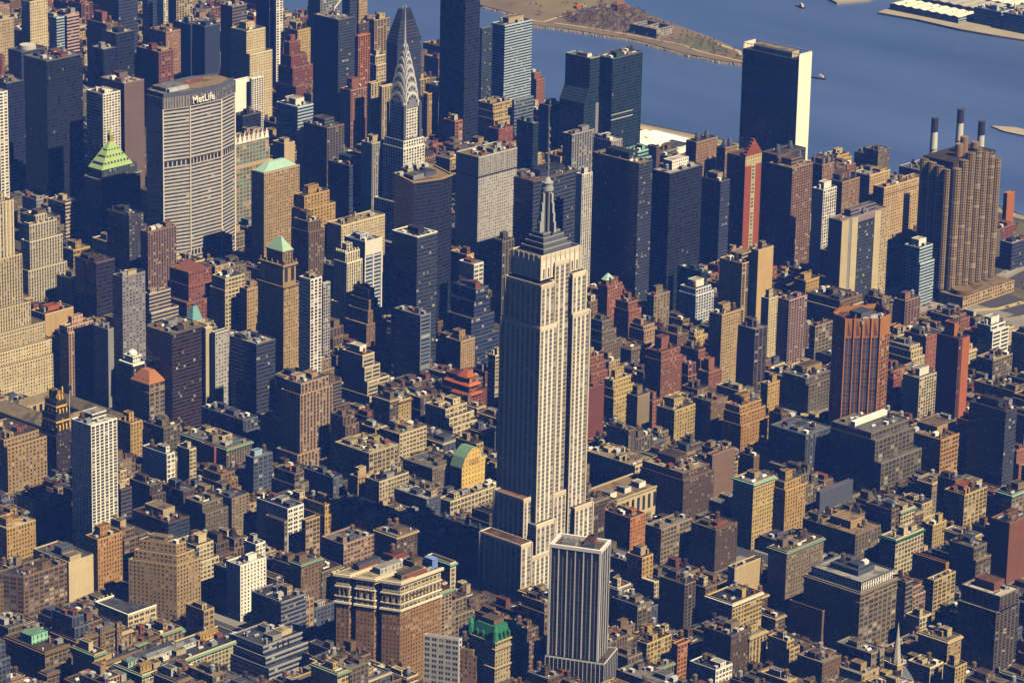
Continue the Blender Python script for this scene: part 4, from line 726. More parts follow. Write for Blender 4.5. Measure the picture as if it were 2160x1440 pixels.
FILL = [
(-417,-232,17,28,79,'W','tan','n',5,3,5),
(-489,-117,20,28,67,'L','slate','',6,3,16),
(-469,-118,23,29,57,'L','gold','s',6,3,20),
(-428,-152,13,29,75,'L','yellow','',5,3,6),
(-416,-152,22,29,75,'L','browng','',5,3,3),
(-394,-152,24,63,60,'L','slate','',5,3,2),
(-370,-152,20,30,48,'L','brownt','s',5,3,4),
(-370,-117,20,28,59,'L','tang','s',5,3,0),
(-351,-152,13,30,48,'L','cream','',5,3,1),
(-572,-72,15,57,75,'L','tang','s',6,3,15),
(-521,-72,14,27,72,'L','tang','',6,3,7),
(-508,-72,24,28,57,'L','cream','',6,3,10),
(-484,-72,15,28,65,'L','browng','',6,3,9),
(-484,-40,15,25,60,'L','brownt','',6,3,5),
(-469,-72,18,27,57,'W','brownd','s',6,3,14),
(-451,-42,16,27,48,'L','brownd','s',6,3,8),
(-436,-72,22,26,35,'W','brownd','s',6,3,18),
(-414,-72,19,27,28,'W','browng','s',5,0,10),
(-395,-72,14,26,29,'L','browng','',5,0,9),
(-395,-42,14,27,17,'W','slate','',6,3,19),
(-365,-72,24,26,29,'W','browng','s',5,0,6),
(-365,-40,24,25,10,'L','tang','',5,0,8),
(-342,-72,15,57,10,'W','cream','',5,0,7),
(-327,-72,14,57,31,'L','browng','s',5,0,4),
(-572,15,24,56,41,'W','pinkbr2','',6,0,12),
(-548,15,13,56,34,'L','browng','',6,0,11),
(-536,15,14,25,46,'L','brownd','',6,3,17),
(-522,15,20,26,46,'W','cream','',6,3,13),
(-522,46,20,25,29,'W','browng','n',6,3,21),
(-502,15,12,25,38,'L','tan','',6,3,11),
(-502,45,12,26,54,'L','gold','',6,3,12),
(-445,15,26,21,29,'L','brownd','s',6,3,6),
(-572,90,22,62,68,'L','slate','s',6,0,14),
(-550,90,15,28,33,'L','tang','',6,0,13),
(-483,90,15,28,66,'W','slate','s',6,0,5),
(-468,90,21,29,56,'L','brownt','s',6,0,4),
(-468,123,21,29,49,'W','tan','',6,0,6),
(-448,90,26,62,40,'L','cream','',6,3,4),
(-422,90,19,27,25,'L','brownt','n',6,3,3),
(-404,90,13,29,26,'L','brownd','',6,3,2),
(-391,90,24,29,26,'L','tan','',6,3,1),
(-344,118,31,22,8,'L','browng','',6,3,0),
(-485,170,25,30,35,'W','browng','',6,0,10),
(-485,205,25,27,70,'W','brownt','s',7,3,4),
(-460,170,22,62,21,'W','browng','n',6,0,8),
(-438,170,19,30,23,'L','brownt','',6,0,7),
(-438,205,19,27,12,'W','browng','',6,0,9),
(-407,170,19,27,25,'W','tang','',6,0,3),
(-363,200,21,26,11,'L','browng','n',6,0,2),
(-340,200,27,21,15,'L','slate','',6,0,1),
(-403,264,24,14,37,'L','white','s',7,3,1),
(-403,285,24,28,28,'L','tang','s',7,3,3),
(-379,284,13,29,22,'W','browng','',7,3,2),
(-338,347,25,46,46,'L','tang','n',7,0,7),
(-48,-520,24,28,54,'L','slate','n',14,1,6),
(-144,-474,21,31,71,'W','tan','s',14,3,2),
(-88,-439,20,28,48,'L','yellow','s',14,3,1),
(-230,-360,17,29,62,'L','slate','s',4,1,16),
(-213,-394,20,31,70,'L','browng','s',29,3,8),
(-193,-361,20,30,48,'L','tan','',29,3,9),
(-173,-394,15,31,64,'L','yellow','s',13,0,1),
(-140,-359,23,28,44,'L','brownt','s',29,3,6),
(-101,-394,19,29,31,'W','brownd','s',14,0,2),
(-101,-360,19,29,24,'L','browng','n',13,3,1),
(-82,-394,20,30,25,'W','tan','',14,0,0),
(-62,-394,18,51,16,'L','beige','',14,0,1),
(-287,-313,22,63,54,'W','browng','s',4,3,2),
(-239,-313,26,29,46,'W','cream','s',4,3,8),
(-239,-279,26,29,38,'L','yellow','s',4,3,4),
(-213,-313,24,63,44,'W','tan','',4,3,6),
(-105,-313,23,28,25,'L','brownd','n',29,3,7),
(-105,-279,23,29,50,'W','brownd','',29,0,8),
(-82,-280,22,30,43,'L','yellow','n',29,3,4),
(-53,-313,12,29,36,'L','brownd','',13,0,0),
(-60,-278,19,28,18,'W','tan','',29,3,5),
(-41,-313,13,30,29,'L','brownd','',13,3,0),
(-28,-313,15,63,21,'L','brownt','',29,3,3),
(-271,-232,22,28,45,'L','brownd','s',4,3,3),
(-271,-198,22,28,24,'L','browng','',4,3,7),
(-250,-232,14,29,38,'L','brick','',4,3,1),
(-250,-200,14,30,24,'L','tang','',4,3,5),
(-179,-208,15,38,43,'W','browng','',4,3,0),
(-164,-208,13,38,44,'W','tang','',4,1,2),
(-152,-232,16,29,19,'L','tang','',4,1,10),
(-152,-200,16,30,36,'L','browng','',4,1,3),
(-136,-232,17,15,18,'L','browng','n',4,1,13),
(-136,-198,20,17,31,'L','brownd','s',4,1,4),
(-116,-228,19,11,20,'W','tang','',4,1,12),
(-116,-199,19,17,27,'L','gold','',4,1,6),
(-97,-232,18,29,26,'L','brownd','',4,1,15),
(-90,-199,11,29,25,'L','slate','',4,1,8),
(-62,-232,14,29,22,'L','browng','',29,0,9),
(-48,-232,16,29,24,'L','slate','',29,0,7),
(-48,-200,16,20,8,'L','slate','',4,1,14),
(-30,-192,17,22,46,'L','brownt','s',29,0,6),
(-228,-152,23,31,50,'L','pinkbr2','s',4,0,6),
(-228,-117,23,28,28,'L','browng','',5,1,5),
(-205,-152,15,28,46,'L','brownt','s',4,0,4),
(-205,-118,15,29,46,'W','tang','s',4,0,8),
(-190,-152,19,29,64,'L','brownt','s',4,0,2),
(-190,-118,19,29,48,'L','brownt','s',4,0,7),
(-171,-117,20,28,43,'L','yellow','n',4,0,5),
(-151,-118,13,29,50,'L','tan','',4,0,3),
(-138,-119,17,30,45,'L','tan','s',4,0,1),
(-122,-152,23,28,25,'L','brownt','',4,1,0),
(-122,-118,23,29,43,'W','cream','n',4,0,0),
(-99,-152,17,29,54,'W','white','n',4,1,1),
(-64,-152,24,63,25,'W','slate','',4,1,5),
(-40,-152,27,17,21,'L','brownd','',4,1,7),
(-236,-72,21,27,64,'L','tan','',5,1,0),
(-215,-72,26,27,50,'L','tang','s',5,1,3),
(-215,-40,26,25,54,'L','brownt','',5,1,1),
(-190,-72,26,28,44,'L','brownd','s',5,1,6),
(-164,-41,20,20,33,'W','cream','s',5,1,4),
(-287,31,14,40,43,'L','tan','',5,0,3),
(-273,31,24,9,32,'W','slate','n',5,0,1),
(-273,46,24,25,68,'L','tang','n',5,0,5),
(-243,15,18,26,54,'L','cream','s',5,0,0),
(-250,46,25,25,54,'W','browng','',5,0,2),
(-191,15,25,26,79,'L','gold','',5,2,0),
(-129,15,22,56,10,'L','cream','',5,1,2),
(-42,46,15,25,50,'L','brownd','s',15,3,1),
(-27,15,14,56,50,'W','browng','',15,3,0),
(-273,129,22,23,39,'W','brownt','',6,1,2),
(-249,90,10,62,32,'L','cream','',6,1,6),
(-238,90,20,28,44,'L','tang','s',6,1,10),
(-218,123,20,29,31,'L','brownd','',6,1,9),
(-109,90,20,62,39,'L','tan','s',26,3,7),
(-89,97,21,19,46,'W','pinkbr2','s',15,0,6),
(-89,122,21,30,41,'L','brownd','s',26,3,4),
(-68,97,15,22,40,'L','yellow','',15,3,4),
(-54,97,19,20,35,'L','brownt','s',15,3,3),
(-54,123,19,29,29,'W','brownt','s',26,3,6),
(-287,170,14,62,46,'W','slate','',6,1,0),
(-273,170,23,28,49,'L','cream','s',6,1,1),
(-273,202,23,23,39,'L','tang','s',6,2,0),
(-250,170,18,28,45,'L','brownd','s',6,1,3),
(-232,170,15,30,44,'L','brownt','s',6,1,4),
(-195,170,13,28,23,'W','pinkbr2','',6,1,8),
(-195,205,13,27,25,'L','cream','',6,1,5),
(-122,170,19,29,47,'L','gold','s',26,3,8),
(-122,203,19,29,43,'W','brownd','s',18,3,3),
(-103,170,23,27,37,'W','beige','',26,3,5),
(-103,205,23,27,35,'L','gold','s',26,0,1),
(-80,170,23,30,34,'L','slate','',26,3,1),
(-57,170,20,62,19,'W','tan','',26,3,2),
(-37,170,24,25,18,'W','white','',26,3,3),
(-287,250,19,29,45,'W','brownt','s',6,0,0),
(-260,284,13,29,68,'W','brownd','',7,3,0),
(-224,283,16,30,62,'W','brownd','s',7,1,7),
(-208,250,19,29,15,'W','brownt','n',6,2,1),
(-185,285,13,28,47,'L','brownd','',6,2,2),
(-159,250,21,63,43,'W','beige','n',6,2,3),
(-138,250,23,28,31,'L','tan','s',6,1,7),
(-138,284,23,29,49,'L','brownt','s',18,0,5),
(-115,250,21,30,25,'L','pinkbr2','',18,3,5),
(-81,250,18,30,45,'L','browng','s',18,3,2),
(-81,285,18,24,10,'W','tan','',18,3,4),
(-46,284,13,29,32,'L','brownd','',18,3,0),
(-25,250,12,63,24,'L','brownd','',26,3,0),
(-287,370,24,23,45,'L','brownt','',7,0,6),
(-263,370,16,23,45,'L','tang','s',7,0,5),
(-247,364,13,29,46,'L','slate','',7,0,2),
(-234,331,15,29,75,'L','brick','s',7,1,0),
(-219,331,15,28,61,'L','white','s',7,1,1),
(-191,366,25,27,53,'L','brownt','s',7,1,2),
(-167,331,17,62,31,'L','white','s',7,1,6),
(-132,331,23,29,23,'L','slate','n',7,1,10),
(-109,331,22,28,21,'L','tan','n',7,1,11),
(-87,331,22,28,23,'W','brownd','n',18,0,4),
(-87,365,22,28,21,'W','brownd','n',19,3,1),
(-65,331,19,29,19,'L','slate','',18,0,3),
(-46,331,12,28,20,'L','tan','',18,0,2),
(-34,331,21,38,14,'L','brownd','',18,3,1),
(-287,412,13,62,30,'W','slate','',27,3,3),
(-274,412,21,28,23,'L','beige','',27,3,1),
(-253,412,23,29,22,'L','browng','',27,3,0),
(-253,444,16,30,12,'W','brownd','',27,3,2),
(-211,412,16,27,26,'W','slate','',7,0,3),
(-195,412,14,27,26,'L','slate','',7,0,0),
(-195,447,14,16,17,'W','slate','',7,0,4),
(-182,412,16,28,56,'L','gold','',7,0,1),
(-147,412,23,28,30,'W','tan','s',7,1,3),
(-125,413,15,27,24,'L','brownd','',7,1,4),
(-110,413,20,28,21,'L','tang','',7,1,5),
(-90,412,13,26,21,'L','yellow','',7,1,8),
(-77,412,24,27,15,'W','brownd','',7,1,9),
(-34,432,21,42,21,'L','gold','',19,3,0),
(-91,659,17,25,28,'O','tan','s',27,0,2),
(-74,659,32,24,11,'O','slate','',27,0,0),
(-74,688,32,27,11,'O','slate','',27,0,1),
(17,-474,20,63,23,'L','brownt','',14,1,4),
(38,-474,21,29,27,'L','tang','',14,1,7),
(60,-474,17,29,46,'W','brick','s',14,1,8),
(60,-441,17,30,5,'L','brick','',14,1,5),
(111,-474,30,63,39,'L','pinkbr2','n',14,1,9),
(13,-380,20,49,16,'L','brownt','',14,3,0),
(34,-394,19,30,39,'L','tan','',14,1,0),
(34,-360,19,29,16,'L','pinkbr2','',14,2,0),
(54,-361,21,30,18,'L','tang','',14,2,1),
(78,-360,24,25,18,'L','tan','',14,1,1),
(103,-355,15,24,29,'L','browng','s',14,1,2),
(119,-394,22,63,29,'L','slate','s',14,1,3),
(84,-313,10,31,54,'W','tang','',13,1,0),
(95,-313,18,30,45,'W','pinkbr2','s',14,2,3),
(95,-279,18,29,45,'L','beige','s',13,2,0),
(114,-306,14,23,38,'L','tang','s',14,2,2),
(13,-232,13,47,19,'L','tang','',29,3,2),
(27,-232,19,28,9,'L','cream','',29,3,1),
(27,-197,19,12,22,'L','brownd','',29,0,3),
(46,-232,25,21,7,'L','tan','',29,3,0),
(52,-191,19,21,25,'L','brownd','',29,0,2),
(72,-191,23,21,28,'L','browng','s',29,0,0),
(103,-200,16,30,41,'W','brownt','s',29,1,0),
(120,-232,21,62,31,'L','browng','s',29,1,1),
(13,-152,20,63,22,'L','browng','n',4,1,11),
(34,-152,15,29,22,'L','brownt','',29,0,5),
(34,-118,15,29,22,'L','tang','',25,0,3),
(50,-152,18,63,12,'L','tang','',25,3,1),
(69,-152,19,30,14,'L','brownd','',29,0,4),
(89,-152,22,30,14,'W','browng','',29,0,1),
(13,-72,20,57,24,'L','browng','',4,2,0),
(34,-72,14,25,13,'L','tang','',4,1,9),
(77,-38,20,23,25,'W','beige','',21,3,4),
(98,-38,21,23,26,'W','brownd','s',21,3,3),
(56,15,24,25,46,'L','brownd','n',21,3,2),
(81,15,12,27,40,'W','browng','',21,3,0),
(81,46,12,25,46,'L','brownd','',21,0,0),
(114,15,27,56,16,'L','tang','',21,3,1),
(13,90,16,52,11,'L','brick','',15,3,2),
(13,170,21,62,27,'L','browng','s',15,0,5),
(35,170,19,27,16,'L','slate','n',15,0,2),
(67,187,11,9,24,'L','brownd','',15,0,0),
(96,170,13,28,21,'L','tang','',15,1,0),
(92,203,17,29,28,'L','pinkbr2','s',15,0,1),
(110,170,14,28,21,'L','tan','',15,1,1),
(110,203,14,29,39,'L','cream','s',15,2,1),
(125,170,16,62,25,'L','brownd','',15,2,0),
(13,293,13,20,21,'W','brownt','',26,0,0),
(27,293,18,20,64,'W','tang','s',26,2,2),
(52,250,15,29,24,'W','brownd','',26,1,0),
(68,292,16,21,43,'L','yellow','s',26,2,0),
(85,250,12,14,22,'W','browng','',26,1,1),
(85,292,12,21,68,'L','tan','',26,2,4),
(97,250,17,14,22,'W','yellow','',15,0,3),
(97,292,17,21,64,'L','yellow','',26,2,5),
(114,250,27,63,29,'L','slate','',15,0,4),
(13,354,16,39,46,'L','cream','',18,0,1),
(50,331,20,21,50,'L','brownd','s',18,1,0),
(71,331,23,28,36,'L','beige','s',26,2,1),
(71,365,23,28,68,'W','tang','',18,1,1),
(95,365,17,28,42,'L','brownd','s',18,1,2),
(113,331,28,62,28,'L','brownd','s',26,2,3),
(13,412,23,62,34,'W','slate','s',19,1,0),
(80,412,13,29,60,'L','browng','',18,0,0),
(114,412,17,28,72,'L','tang','s',18,2,2),
(131,412,10,62,45,'L','brownd','',18,2,0),
(13,601,17,28,64,'O','beige','',27,2,0),
(31,603,23,26,82,'O','tang','s',19,0,0),
(83,605,24,24,66,'O','black','',19,2,0),
(107,572,25,25,68,'O','tang','',19,2,1),
(13,670,27,26,54,'O','browng','s',27,2,1),
(44,659,17,26,66,'O','tang','',19,0,2),
(62,659,30,25,63,'O','tang','',19,0,1),
(13,734,22,62,46,'O','bluegl','s',33,3,1),
(36,734,16,29,64,'O','black','',33,3,0),
(36,767,16,29,71,'O','gold','n',33,1,0),
(53,766,26,11,57,'O','black','',33,1,1),
(80,734,20,27,90,'O','tang','s',33,1,2),
(168,-394,20,63,30,'L','browng','s',14,1,10),
(189,-359,22,28,22,'L','brownd','',14,1,11),
(212,-359,12,28,22,'L','brownt','',14,1,12),
(225,-359,19,28,22,'L','brownt','',14,1,13),
(168,-313,16,24,16,'L','brownd','',14,2,4),
(185,-313,22,29,57,'L','browng','s',14,2,5),
(208,-279,16,29,34,'L','slate','s',13,1,2),
(225,-280,14,30,48,'L','white','',13,1,4),
(263,-275,17,25,42,'L','slate','s',14,2,6),
(168,-232,15,37,12,'L','brownd','',13,2,1),
(206,-199,9,29,30,'L','slate','',13,2,2),
(216,-199,11,29,54,'L','brownt','',13,2,3),
(228,-232,17,28,16,'L','slate','',13,1,1),
(228,-200,21,30,50,'L','cream','',13,2,5),
(250,-214,13,12,30,'L','gold','',13,2,4),
(250,-200,13,30,43,'L','tang','',13,2,6),
(267,-232,16,29,28,'L','tang','s',13,1,3),
(263,-198,20,28,46,'L','white','s',13,2,9),
(168,-150,18,61,14,'L','pinkbr2','n',25,3,0),
(187,-150,18,27,34,'L','browng','s',29,2,1),
(187,-120,18,22,13,'W','slate','',29,2,0),
(206,-152,24,28,33,'L','tan','s',29,2,2),
(231,-152,12,29,33,'W','browng','',29,2,3),
(231,-117,12,28,17,'L','brownd','',25,1,1),
(262,-152,24,30,33,'W','browng','s',29,2,7),
(262,-119,24,26,14,'W','browng','',29,2,4),
(286,-152,11,59,14,'L','browng','',29,2,5),
(168,-61,18,46,13,'W','browng','n',25,0,2),
(187,-39,22,24,23,'W','browng','',25,0,1),
(210,-41,14,26,23,'L','slate','',25,0,0),
(251,-72,17,28,44,'L','browng','s',25,1,0),
(251,-39,17,24,30,'L','slate','s',25,2,0),
(269,-72,13,26,40,'L','browng','s',25,1,2),
(269,-41,13,26,38,'L','brownd','s',25,2,1),
(283,-72,14,57,31,'W','tang','',25,1,3),
(195,45,13,26,46,'L','cream','',21,1,0),
(224,19,13,23,39,'W','cream','',30,3,4),
(224,45,13,26,43,'L','tang','',30,3,3),
(238,19,22,21,48,'L','gold','s',30,1,0),
(238,46,22,25,45,'L','browng','s',30,3,1),
(261,20,14,19,42,'L','cream','s',25,2,2),
(276,20,21,51,31,'W','cream','s',25,2,4),
(195,90,10,27,61,'L','browng','',21,2,1),
(181,122,24,30,35,'L','brownd','s',21,2,2),
(206,90,24,27,50,'W','browng','',21,2,0),
(206,123,24,29,34,'L','brownt','s',21,2,3),
(231,90,17,29,41,'L','slate','',30,0,0),
(231,123,17,29,42,'W','beige','',21,2,4),
(249,90,19,14,33,'L','brownd','s',30,3,2),
(283,90,14,21,24,'W','white','',30,3,0),
(277,174,20,58,21,'L','browng','',21,2,5),
(168,250,23,26,27,'L','slate','n',15,2,2),
(192,250,15,26,35,'L','brownd','',16,3,1),
(196,283,11,30,37,'L','brownt','',16,3,0),
(208,284,14,29,28,'L','white','s',16,1,2),
(168,331,25,62,39,'L','brownd','s',16,0,7),
(193,331,24,27,32,'W','brownd','s',16,0,1),
(193,366,24,27,40,'W','brownd','s',16,0,6),
(227,331,15,28,47,'L','cream','s',16,0,0),
(218,366,24,24,35,'L','tan','s',16,0,3),
(243,331,13,27,42,'W','browng','',16,1,0),
(243,363,13,27,41,'L','tang','',16,0,2),
(269,340,12,20,42,'L','brick','',16,1,1),
(282,340,15,53,26,'L','browng','s',16,2,0),
(168,441,14,23,36,'L','brownd','',18,2,1),
(182,460,12,14,50,'L','tang','',18,2,3),
(194,447,20,27,55,'L','brownt','s',17,1,4),
(215,412,18,62,25,'L','browng','',16,0,8),
(235,447,12,27,43,'L','tang','',20,3,2),
(253,412,16,27,52,'L','brownt','s',16,0,5),
(272,412,25,23,22,'L','tang','n',16,0,4),
(168,492,14,62,46,'L','brownd','',17,3,3),
(183,492,25,62,43,'L','tang','',17,3,2),
(209,492,22,29,64,'L','brownt','s',17,1,3),
(209,525,22,29,64,'L','brownt','',17,3,0),
(285,492,12,31,32,'L','brownt','',20,3,1),
(168,572,30,57,37,'O','cream','s',17,0,2),
(198,572,28,26,39,'O','tang','s',17,3,1),
(227,572,24,26,79,'O','beige','s',17,1,0),
(233,602,25,27,32,'O','gold','',17,0,0),
(275,572,11,26,50,'O','black','',17,1,1),
(187,659,16,10,37,'O','tan','',19,2,2),
(233,689,20,26,82,'O','tan','',17,0,3),
(254,659,31,24,57,'O','tan','s',17,0,1),
(254,690,31,25,75,'O','browng','s',17,2,1),
(286,659,11,56,70,'O','browng','',17,2,0),
(233,734,28,35,75,'O','cream','',0,3,1),
(168,814,15,62,54,'O','black','',33,1,3),
(229,846,17,30,75,'O','beige','s',1,3,5),
(240,894,16,28,50,'O','bluegl','',33,1,4),
(238,929,18,28,100,'O','beige','',1,3,2),
(256,894,16,29,74,'O','slate','s',1,3,3),
(266,975,16,27,79,'O','black','',1,0,1),
(266,1010,16,27,81,'O','grey','s',32,3,3),
(283,975,14,62,75,'O','grey','s',1,3,1),
(324,-193,16,23,52,'A','tang','s',9,3,10),
(356,-216,25,46,34,'A','brick2','',9,3,14),
(407,-232,14,28,50,'A','tang','s',9,3,12),
(421,-232,32,62,15,'H','brownd','',9,3,13),
(324,-152,15,63,11,'H','redbr','',13,2,7),
(341,-152,20,30,36,'A','beige','n',9,3,9),
(341,-118,20,24,14,'H','browng','',13,2,8),
(361,-152,20,30,29,'A','cream','s',9,3,5),
(361,-119,20,25,14,'H','redbr','',9,3,11),
(382,-152,16,58,20,'H','brownd','n',9,3,6),
(399,-152,23,30,16,'H','tang','',9,3,7),
(324,-72,15,55,6,'H','browng','',29,2,6),
(413,-66,15,22,57,'A','cream','s',9,0,1),
(443,-66,10,51,46,'A','brick2','',8,3,0),
(324,26,17,24,27,'A','yellow','',25,2,3),
(342,26,12,15,58,'A','brown','',25,2,5),
(357,47,15,24,43,'A','tan','s',30,1,3),
(373,15,19,26,39,'A','browng','s',8,3,2),
(393,15,20,24,39,'A','yellow','n',8,3,1),
(414,45,22,26,26,'A','yellow','',8,0,4),
(399,124,12,28,44,'A','beige','',30,1,1),
(434,90,19,27,14,'H','brick','n',8,0,6),
(324,170,14,29,40,'A','brick2','',30,0,1),
(375,170,21,29,26,'A','tan','',30,2,0),
(397,170,24,28,32,'A','tang','s',30,2,1),
(421,206,17,26,46,'A','brick2','s',30,2,2),
(439,206,14,26,57,'A','brick2','s',30,2,4),
(364,284,25,29,47,'A','brick2','s',3,1,0),
(390,250,23,28,21,'H','redbr','',30,0,2),
(390,283,23,30,37,'A','cream','s',3,1,1),
(413,250,23,28,21,'H','tang','',30,2,3),
(436,250,17,63,18,'H','brownd','',30,2,5),
(324,452,19,22,32,'A','yellow','',16,2,1),
(344,452,19,22,50,'A','beige','n',23,0,0),
(324,492,21,62,39,'A','yellow','s',20,3,0),
(346,525,14,29,39,'A','beige','',20,0,2),
(361,492,8,62,39,'A','brown','',23,0,1),
(324,572,15,57,82,'O','grey','s',17,1,2),
(340,572,27,25,50,'O','cream','s',20,0,1),
(368,572,19,26,57,'O','cream','',20,0,0),
(387,572,21,25,90,'O','tang','s',20,0,3),
(409,603,25,26,64,'O','tang','n',20,0,4),
(324,734,20,35,61,'O','beige','s',17,2,2),
(344,734,25,27,86,'O','black','s',17,2,3),
(371,814,31,28,61,'O','tang','s',17,2,4),
(403,814,28,29,62,'O','grey','s',0,3,0),
(324,975,13,62,32,'O','tan','',1,3,4),
(349,1007,22,30,68,'O','browng','',1,3,0),
(324,1056,13,62,58,'O','browng','',32,3,2),
(422,1088,18,30,86,'O','black','n',1,0,0),
(324,1136,27,62,79,'O','browng','',32,3,1),
(352,1136,18,28,75,'O','browng','s',32,3,0),
(352,1170,18,28,97,'O','slate','',32,0,0),
(480,-152,19,63,32,'A','brick2','s',9,3,8),
(536,-118,17,29,46,'A','beige','',9,1,14),
(554,-118,22,29,57,'A','tan','s',9,1,11),
(480,-72,21,57,27,'A','beige','s',9,3,4),
(502,-40,19,23,27,'A','pinkbr2','s',9,3,1),
(522,-72,18,25,29,'A','brick2','s',9,3,2),
(522,-40,10,23,24,'A','beige','',9,3,3),
(554,-41,23,26,28,'A','browng','',9,3,0),
(577,-72,18,57,32,'A','brick2','s',9,1,4),
(596,-72,12,57,43,'A','cream','',9,1,6),
(542,15,25,25,43,'A','cream','s',8,1,1),
(542,46,25,25,50,'A','brick2','',8,1,0),
(586,15,22,56,39,'A','pinkbr2','',9,0,0),
(573,90,13,62,25,'A','tan','',8,0,0),
(480,170,22,43,6,'H','browng','',30,1,2),
(526,170,11,29,21,'H','browng','',8,0,7),
(538,204,12,28,25,'A','brown','',22,3,2),
(551,170,22,30,18,'H','cream','n',8,0,5),
(551,204,20,11,17,'H','brownd','',22,3,3),
(574,170,24,28,14,'H','cream','',8,0,2),
(480,250,14,63,25,'A','tang','',30,2,6),
(495,283,18,30,43,'A','brown','',22,0,9),
(529,250,23,28,32,'A','brick2','s',22,3,1),
(529,284,23,29,36,'A','yellow','s',22,0,7),
(553,284,22,29,40,'A','brown','n',22,0,5),
(576,250,10,15,42,'A','tan','',22,3,0),
(480,331,20,41,21,'H','browng','',30,2,7),
(501,331,23,22,39,'A','pinkbr2','s',30,2,8),
(525,331,9,28,35,'A','brick2','',22,0,10),
(538,363,14,30,46,'A','beige','s',22,0,11),
(561,331,14,62,34,'A','tang','',22,0,8),
(576,331,32,62,20,'H','brownd','',22,0,6),
(505,412,23,27,46,'A','tang','s',3,2,0),
(529,412,14,28,46,'A','beige','s',3,2,1),
(544,412,18,43,46,'A','tan','s',3,2,2),
(563,412,15,27,43,'A','brick2','s',22,0,12),
(480,492,23,62,32,'A','tang','s',23,1,0),
(504,526,12,28,32,'A','pinkbr2','',23,2,0),
(499,572,26,26,43,'O','tang','s',23,2,1),
(499,602,26,27,59,'O','tang','',20,1,0),
(525,572,28,26,56,'O','browng','s',23,2,2),
(566,659,28,24,50,'O','beige','s',20,2,0),
(569,975,23,29,93,'O','cream','s',0,1,0),
(480,1136,23,62,93,'O','grey','s',32,1,1),
(561,1251,22,28,72,'O','bluegl','',32,1,0),
(578,1297,30,62,97,'O','browng','',32,1,2),
(635,-72,16,57,36,'A','browng','n',9,1,7),
(652,-40,13,25,36,'A','tang','',9,1,9),
(635,15,20,56,14,'H','brick','',9,1,1),
(656,15,14,56,14,'H','redbr','',9,1,0),
(671,15,11,56,14,'H','brownd','',9,1,2),
(696,15,21,20,7,'H','brownd','',9,1,5),
(696,57,21,14,14,'H','brownd','',9,1,3),
(738,15,14,26,50,'A','cream','s',9,1,12),
(753,46,23,25,16,'H','browng','n',9,1,8),
(777,45,19,26,18,'H','cream','n',9,1,10),
(635,90,22,62,43,'A','beige','s',8,1,2),
(658,90,18,28,50,'A','brick2','',9,2,2),
(658,122,18,16,43,'A','beige','s',8,1,3),
(681,122,18,30,37,'A','beige','s',8,1,4),
(700,124,13,28,35,'A','tang','',8,1,5),
(713,90,14,62,35,'A','browng','s',9,2,5),
(728,90,20,26,18,'H','cream','n',9,2,0),
(728,122,21,30,32,'A','pinkbr2','',9,2,4),
(750,92,14,24,21,'H','cream','',9,2,1),
(750,123,14,29,43,'A','browng','',9,2,6),
(765,92,22,27,28,'A','brick2','',9,2,3),
(765,123,22,29,40,'A','brick2','s',9,2,7),
(788,122,15,30,34,'A','tan','',9,2,8),
(803,90,21,62,26,'A','cream','s',9,1,13),
(635,170,19,41,11,'H','brownd','',8,0,1),
(741,205,20,27,46,'A','tan','s',28,3,0),
(783,170,22,27,21,'H','brick','',9,2,9),
(635,250,15,63,57,'A','browng','',22,1,2),
(665,250,25,28,21,'H','brownd','',8,0,3),
(705,283,23,30,57,'A','yellow','n',22,1,7),
(729,286,12,27,43,'A','tan','',28,0,2),
(759,283,20,30,32,'A','pinkbr2','',28,0,1),
(639,331,14,40,39,'A','cream','s',22,0,0),
(676,366,20,27,39,'A','tan','',22,0,1),
(697,331,23,29,32,'A','browng','s',22,1,1),
(720,331,14,29,28,'A','tang','',22,1,3),
(735,331,18,29,25,'A','tan','',22,1,4),
(735,364,18,29,32,'A','pinkbr2','s',22,1,0),
(754,331,14,29,36,'A','brick2','',22,1,5),
(754,365,14,28,43,'A','brick2','s',22,1,6),
(769,331,23,27,43,'A','tang','s',28,0,5),
(793,331,22,62,28,'A','yellow','s',28,0,4),
(690,412,14,28,32,'A','pinkbr2','',22,0,3),
(704,412,13,27,36,'A','brick2','',22,0,2),
(718,412,19,28,43,'A','brick2','n',22,0,4),
(740,412,21,18,50,'A','brick2','n',22,2,0),
(762,412,12,27,46,'A','beige','',22,2,1),
(775,412,16,19,46,'A','tang','n',22,2,2),
(635,734,20,62,39,'L','slate','n',20,2,1),
(656,734,30,28,39,'L','slate','s',20,2,2),
(656,768,30,28,46,'W','brownd','s',20,2,3),
(687,766,28,30,43,'W','browng','',2,3,4),
(796,734,28,62,57,'L','browng','s',34,0,9),
(729,814,23,30,32,'L','slate','n',2,3,3),
(753,814,23,30,54,'W','cream','s',2,3,2),
(804,894,20,63,54,'L','cream','',2,3,1),
(647,975,11,62,57,'L','tang','',31,3,8),
(725,975,28,62,54,'L','gold','s',2,0,1),
(778,1010,22,27,50,'W','browng','n',2,0,0),
(692,1056,24,27,54,'W','gold','s',31,3,7),
(768,1056,27,27,46,'L','tang','s',2,0,2),
(715,1136,27,26,46,'L','brownt','s',31,3,6),
(743,1136,26,27,43,'W','yellow','',31,3,5),
(786,1170,19,28,46,'L','brownt','s',31,3,4),
(759,1492,29,28,43,'L','pinkbr2','s',32,2,0),
(694,1538,24,63,46,'W','browng','s',32,2,2),
(799,1538,25,63,43,'L','yellow','',32,2,1),
(736,1619,29,28,36,'W','browng','s',32,2,4),
(851,331,33,45,43,'A','tang','s',28,0,0),
(911,331,20,28,32,'A','cream','n',28,1,0),
(932,331,32,30,36,'A','beige','',28,1,1),
(964,331,26,28,41,'A','beige','',10,0,5),
(991,331,17,28,39,'A','beige','s',10,0,4),
(991,365,17,28,21,'H','browng','',28,1,2),
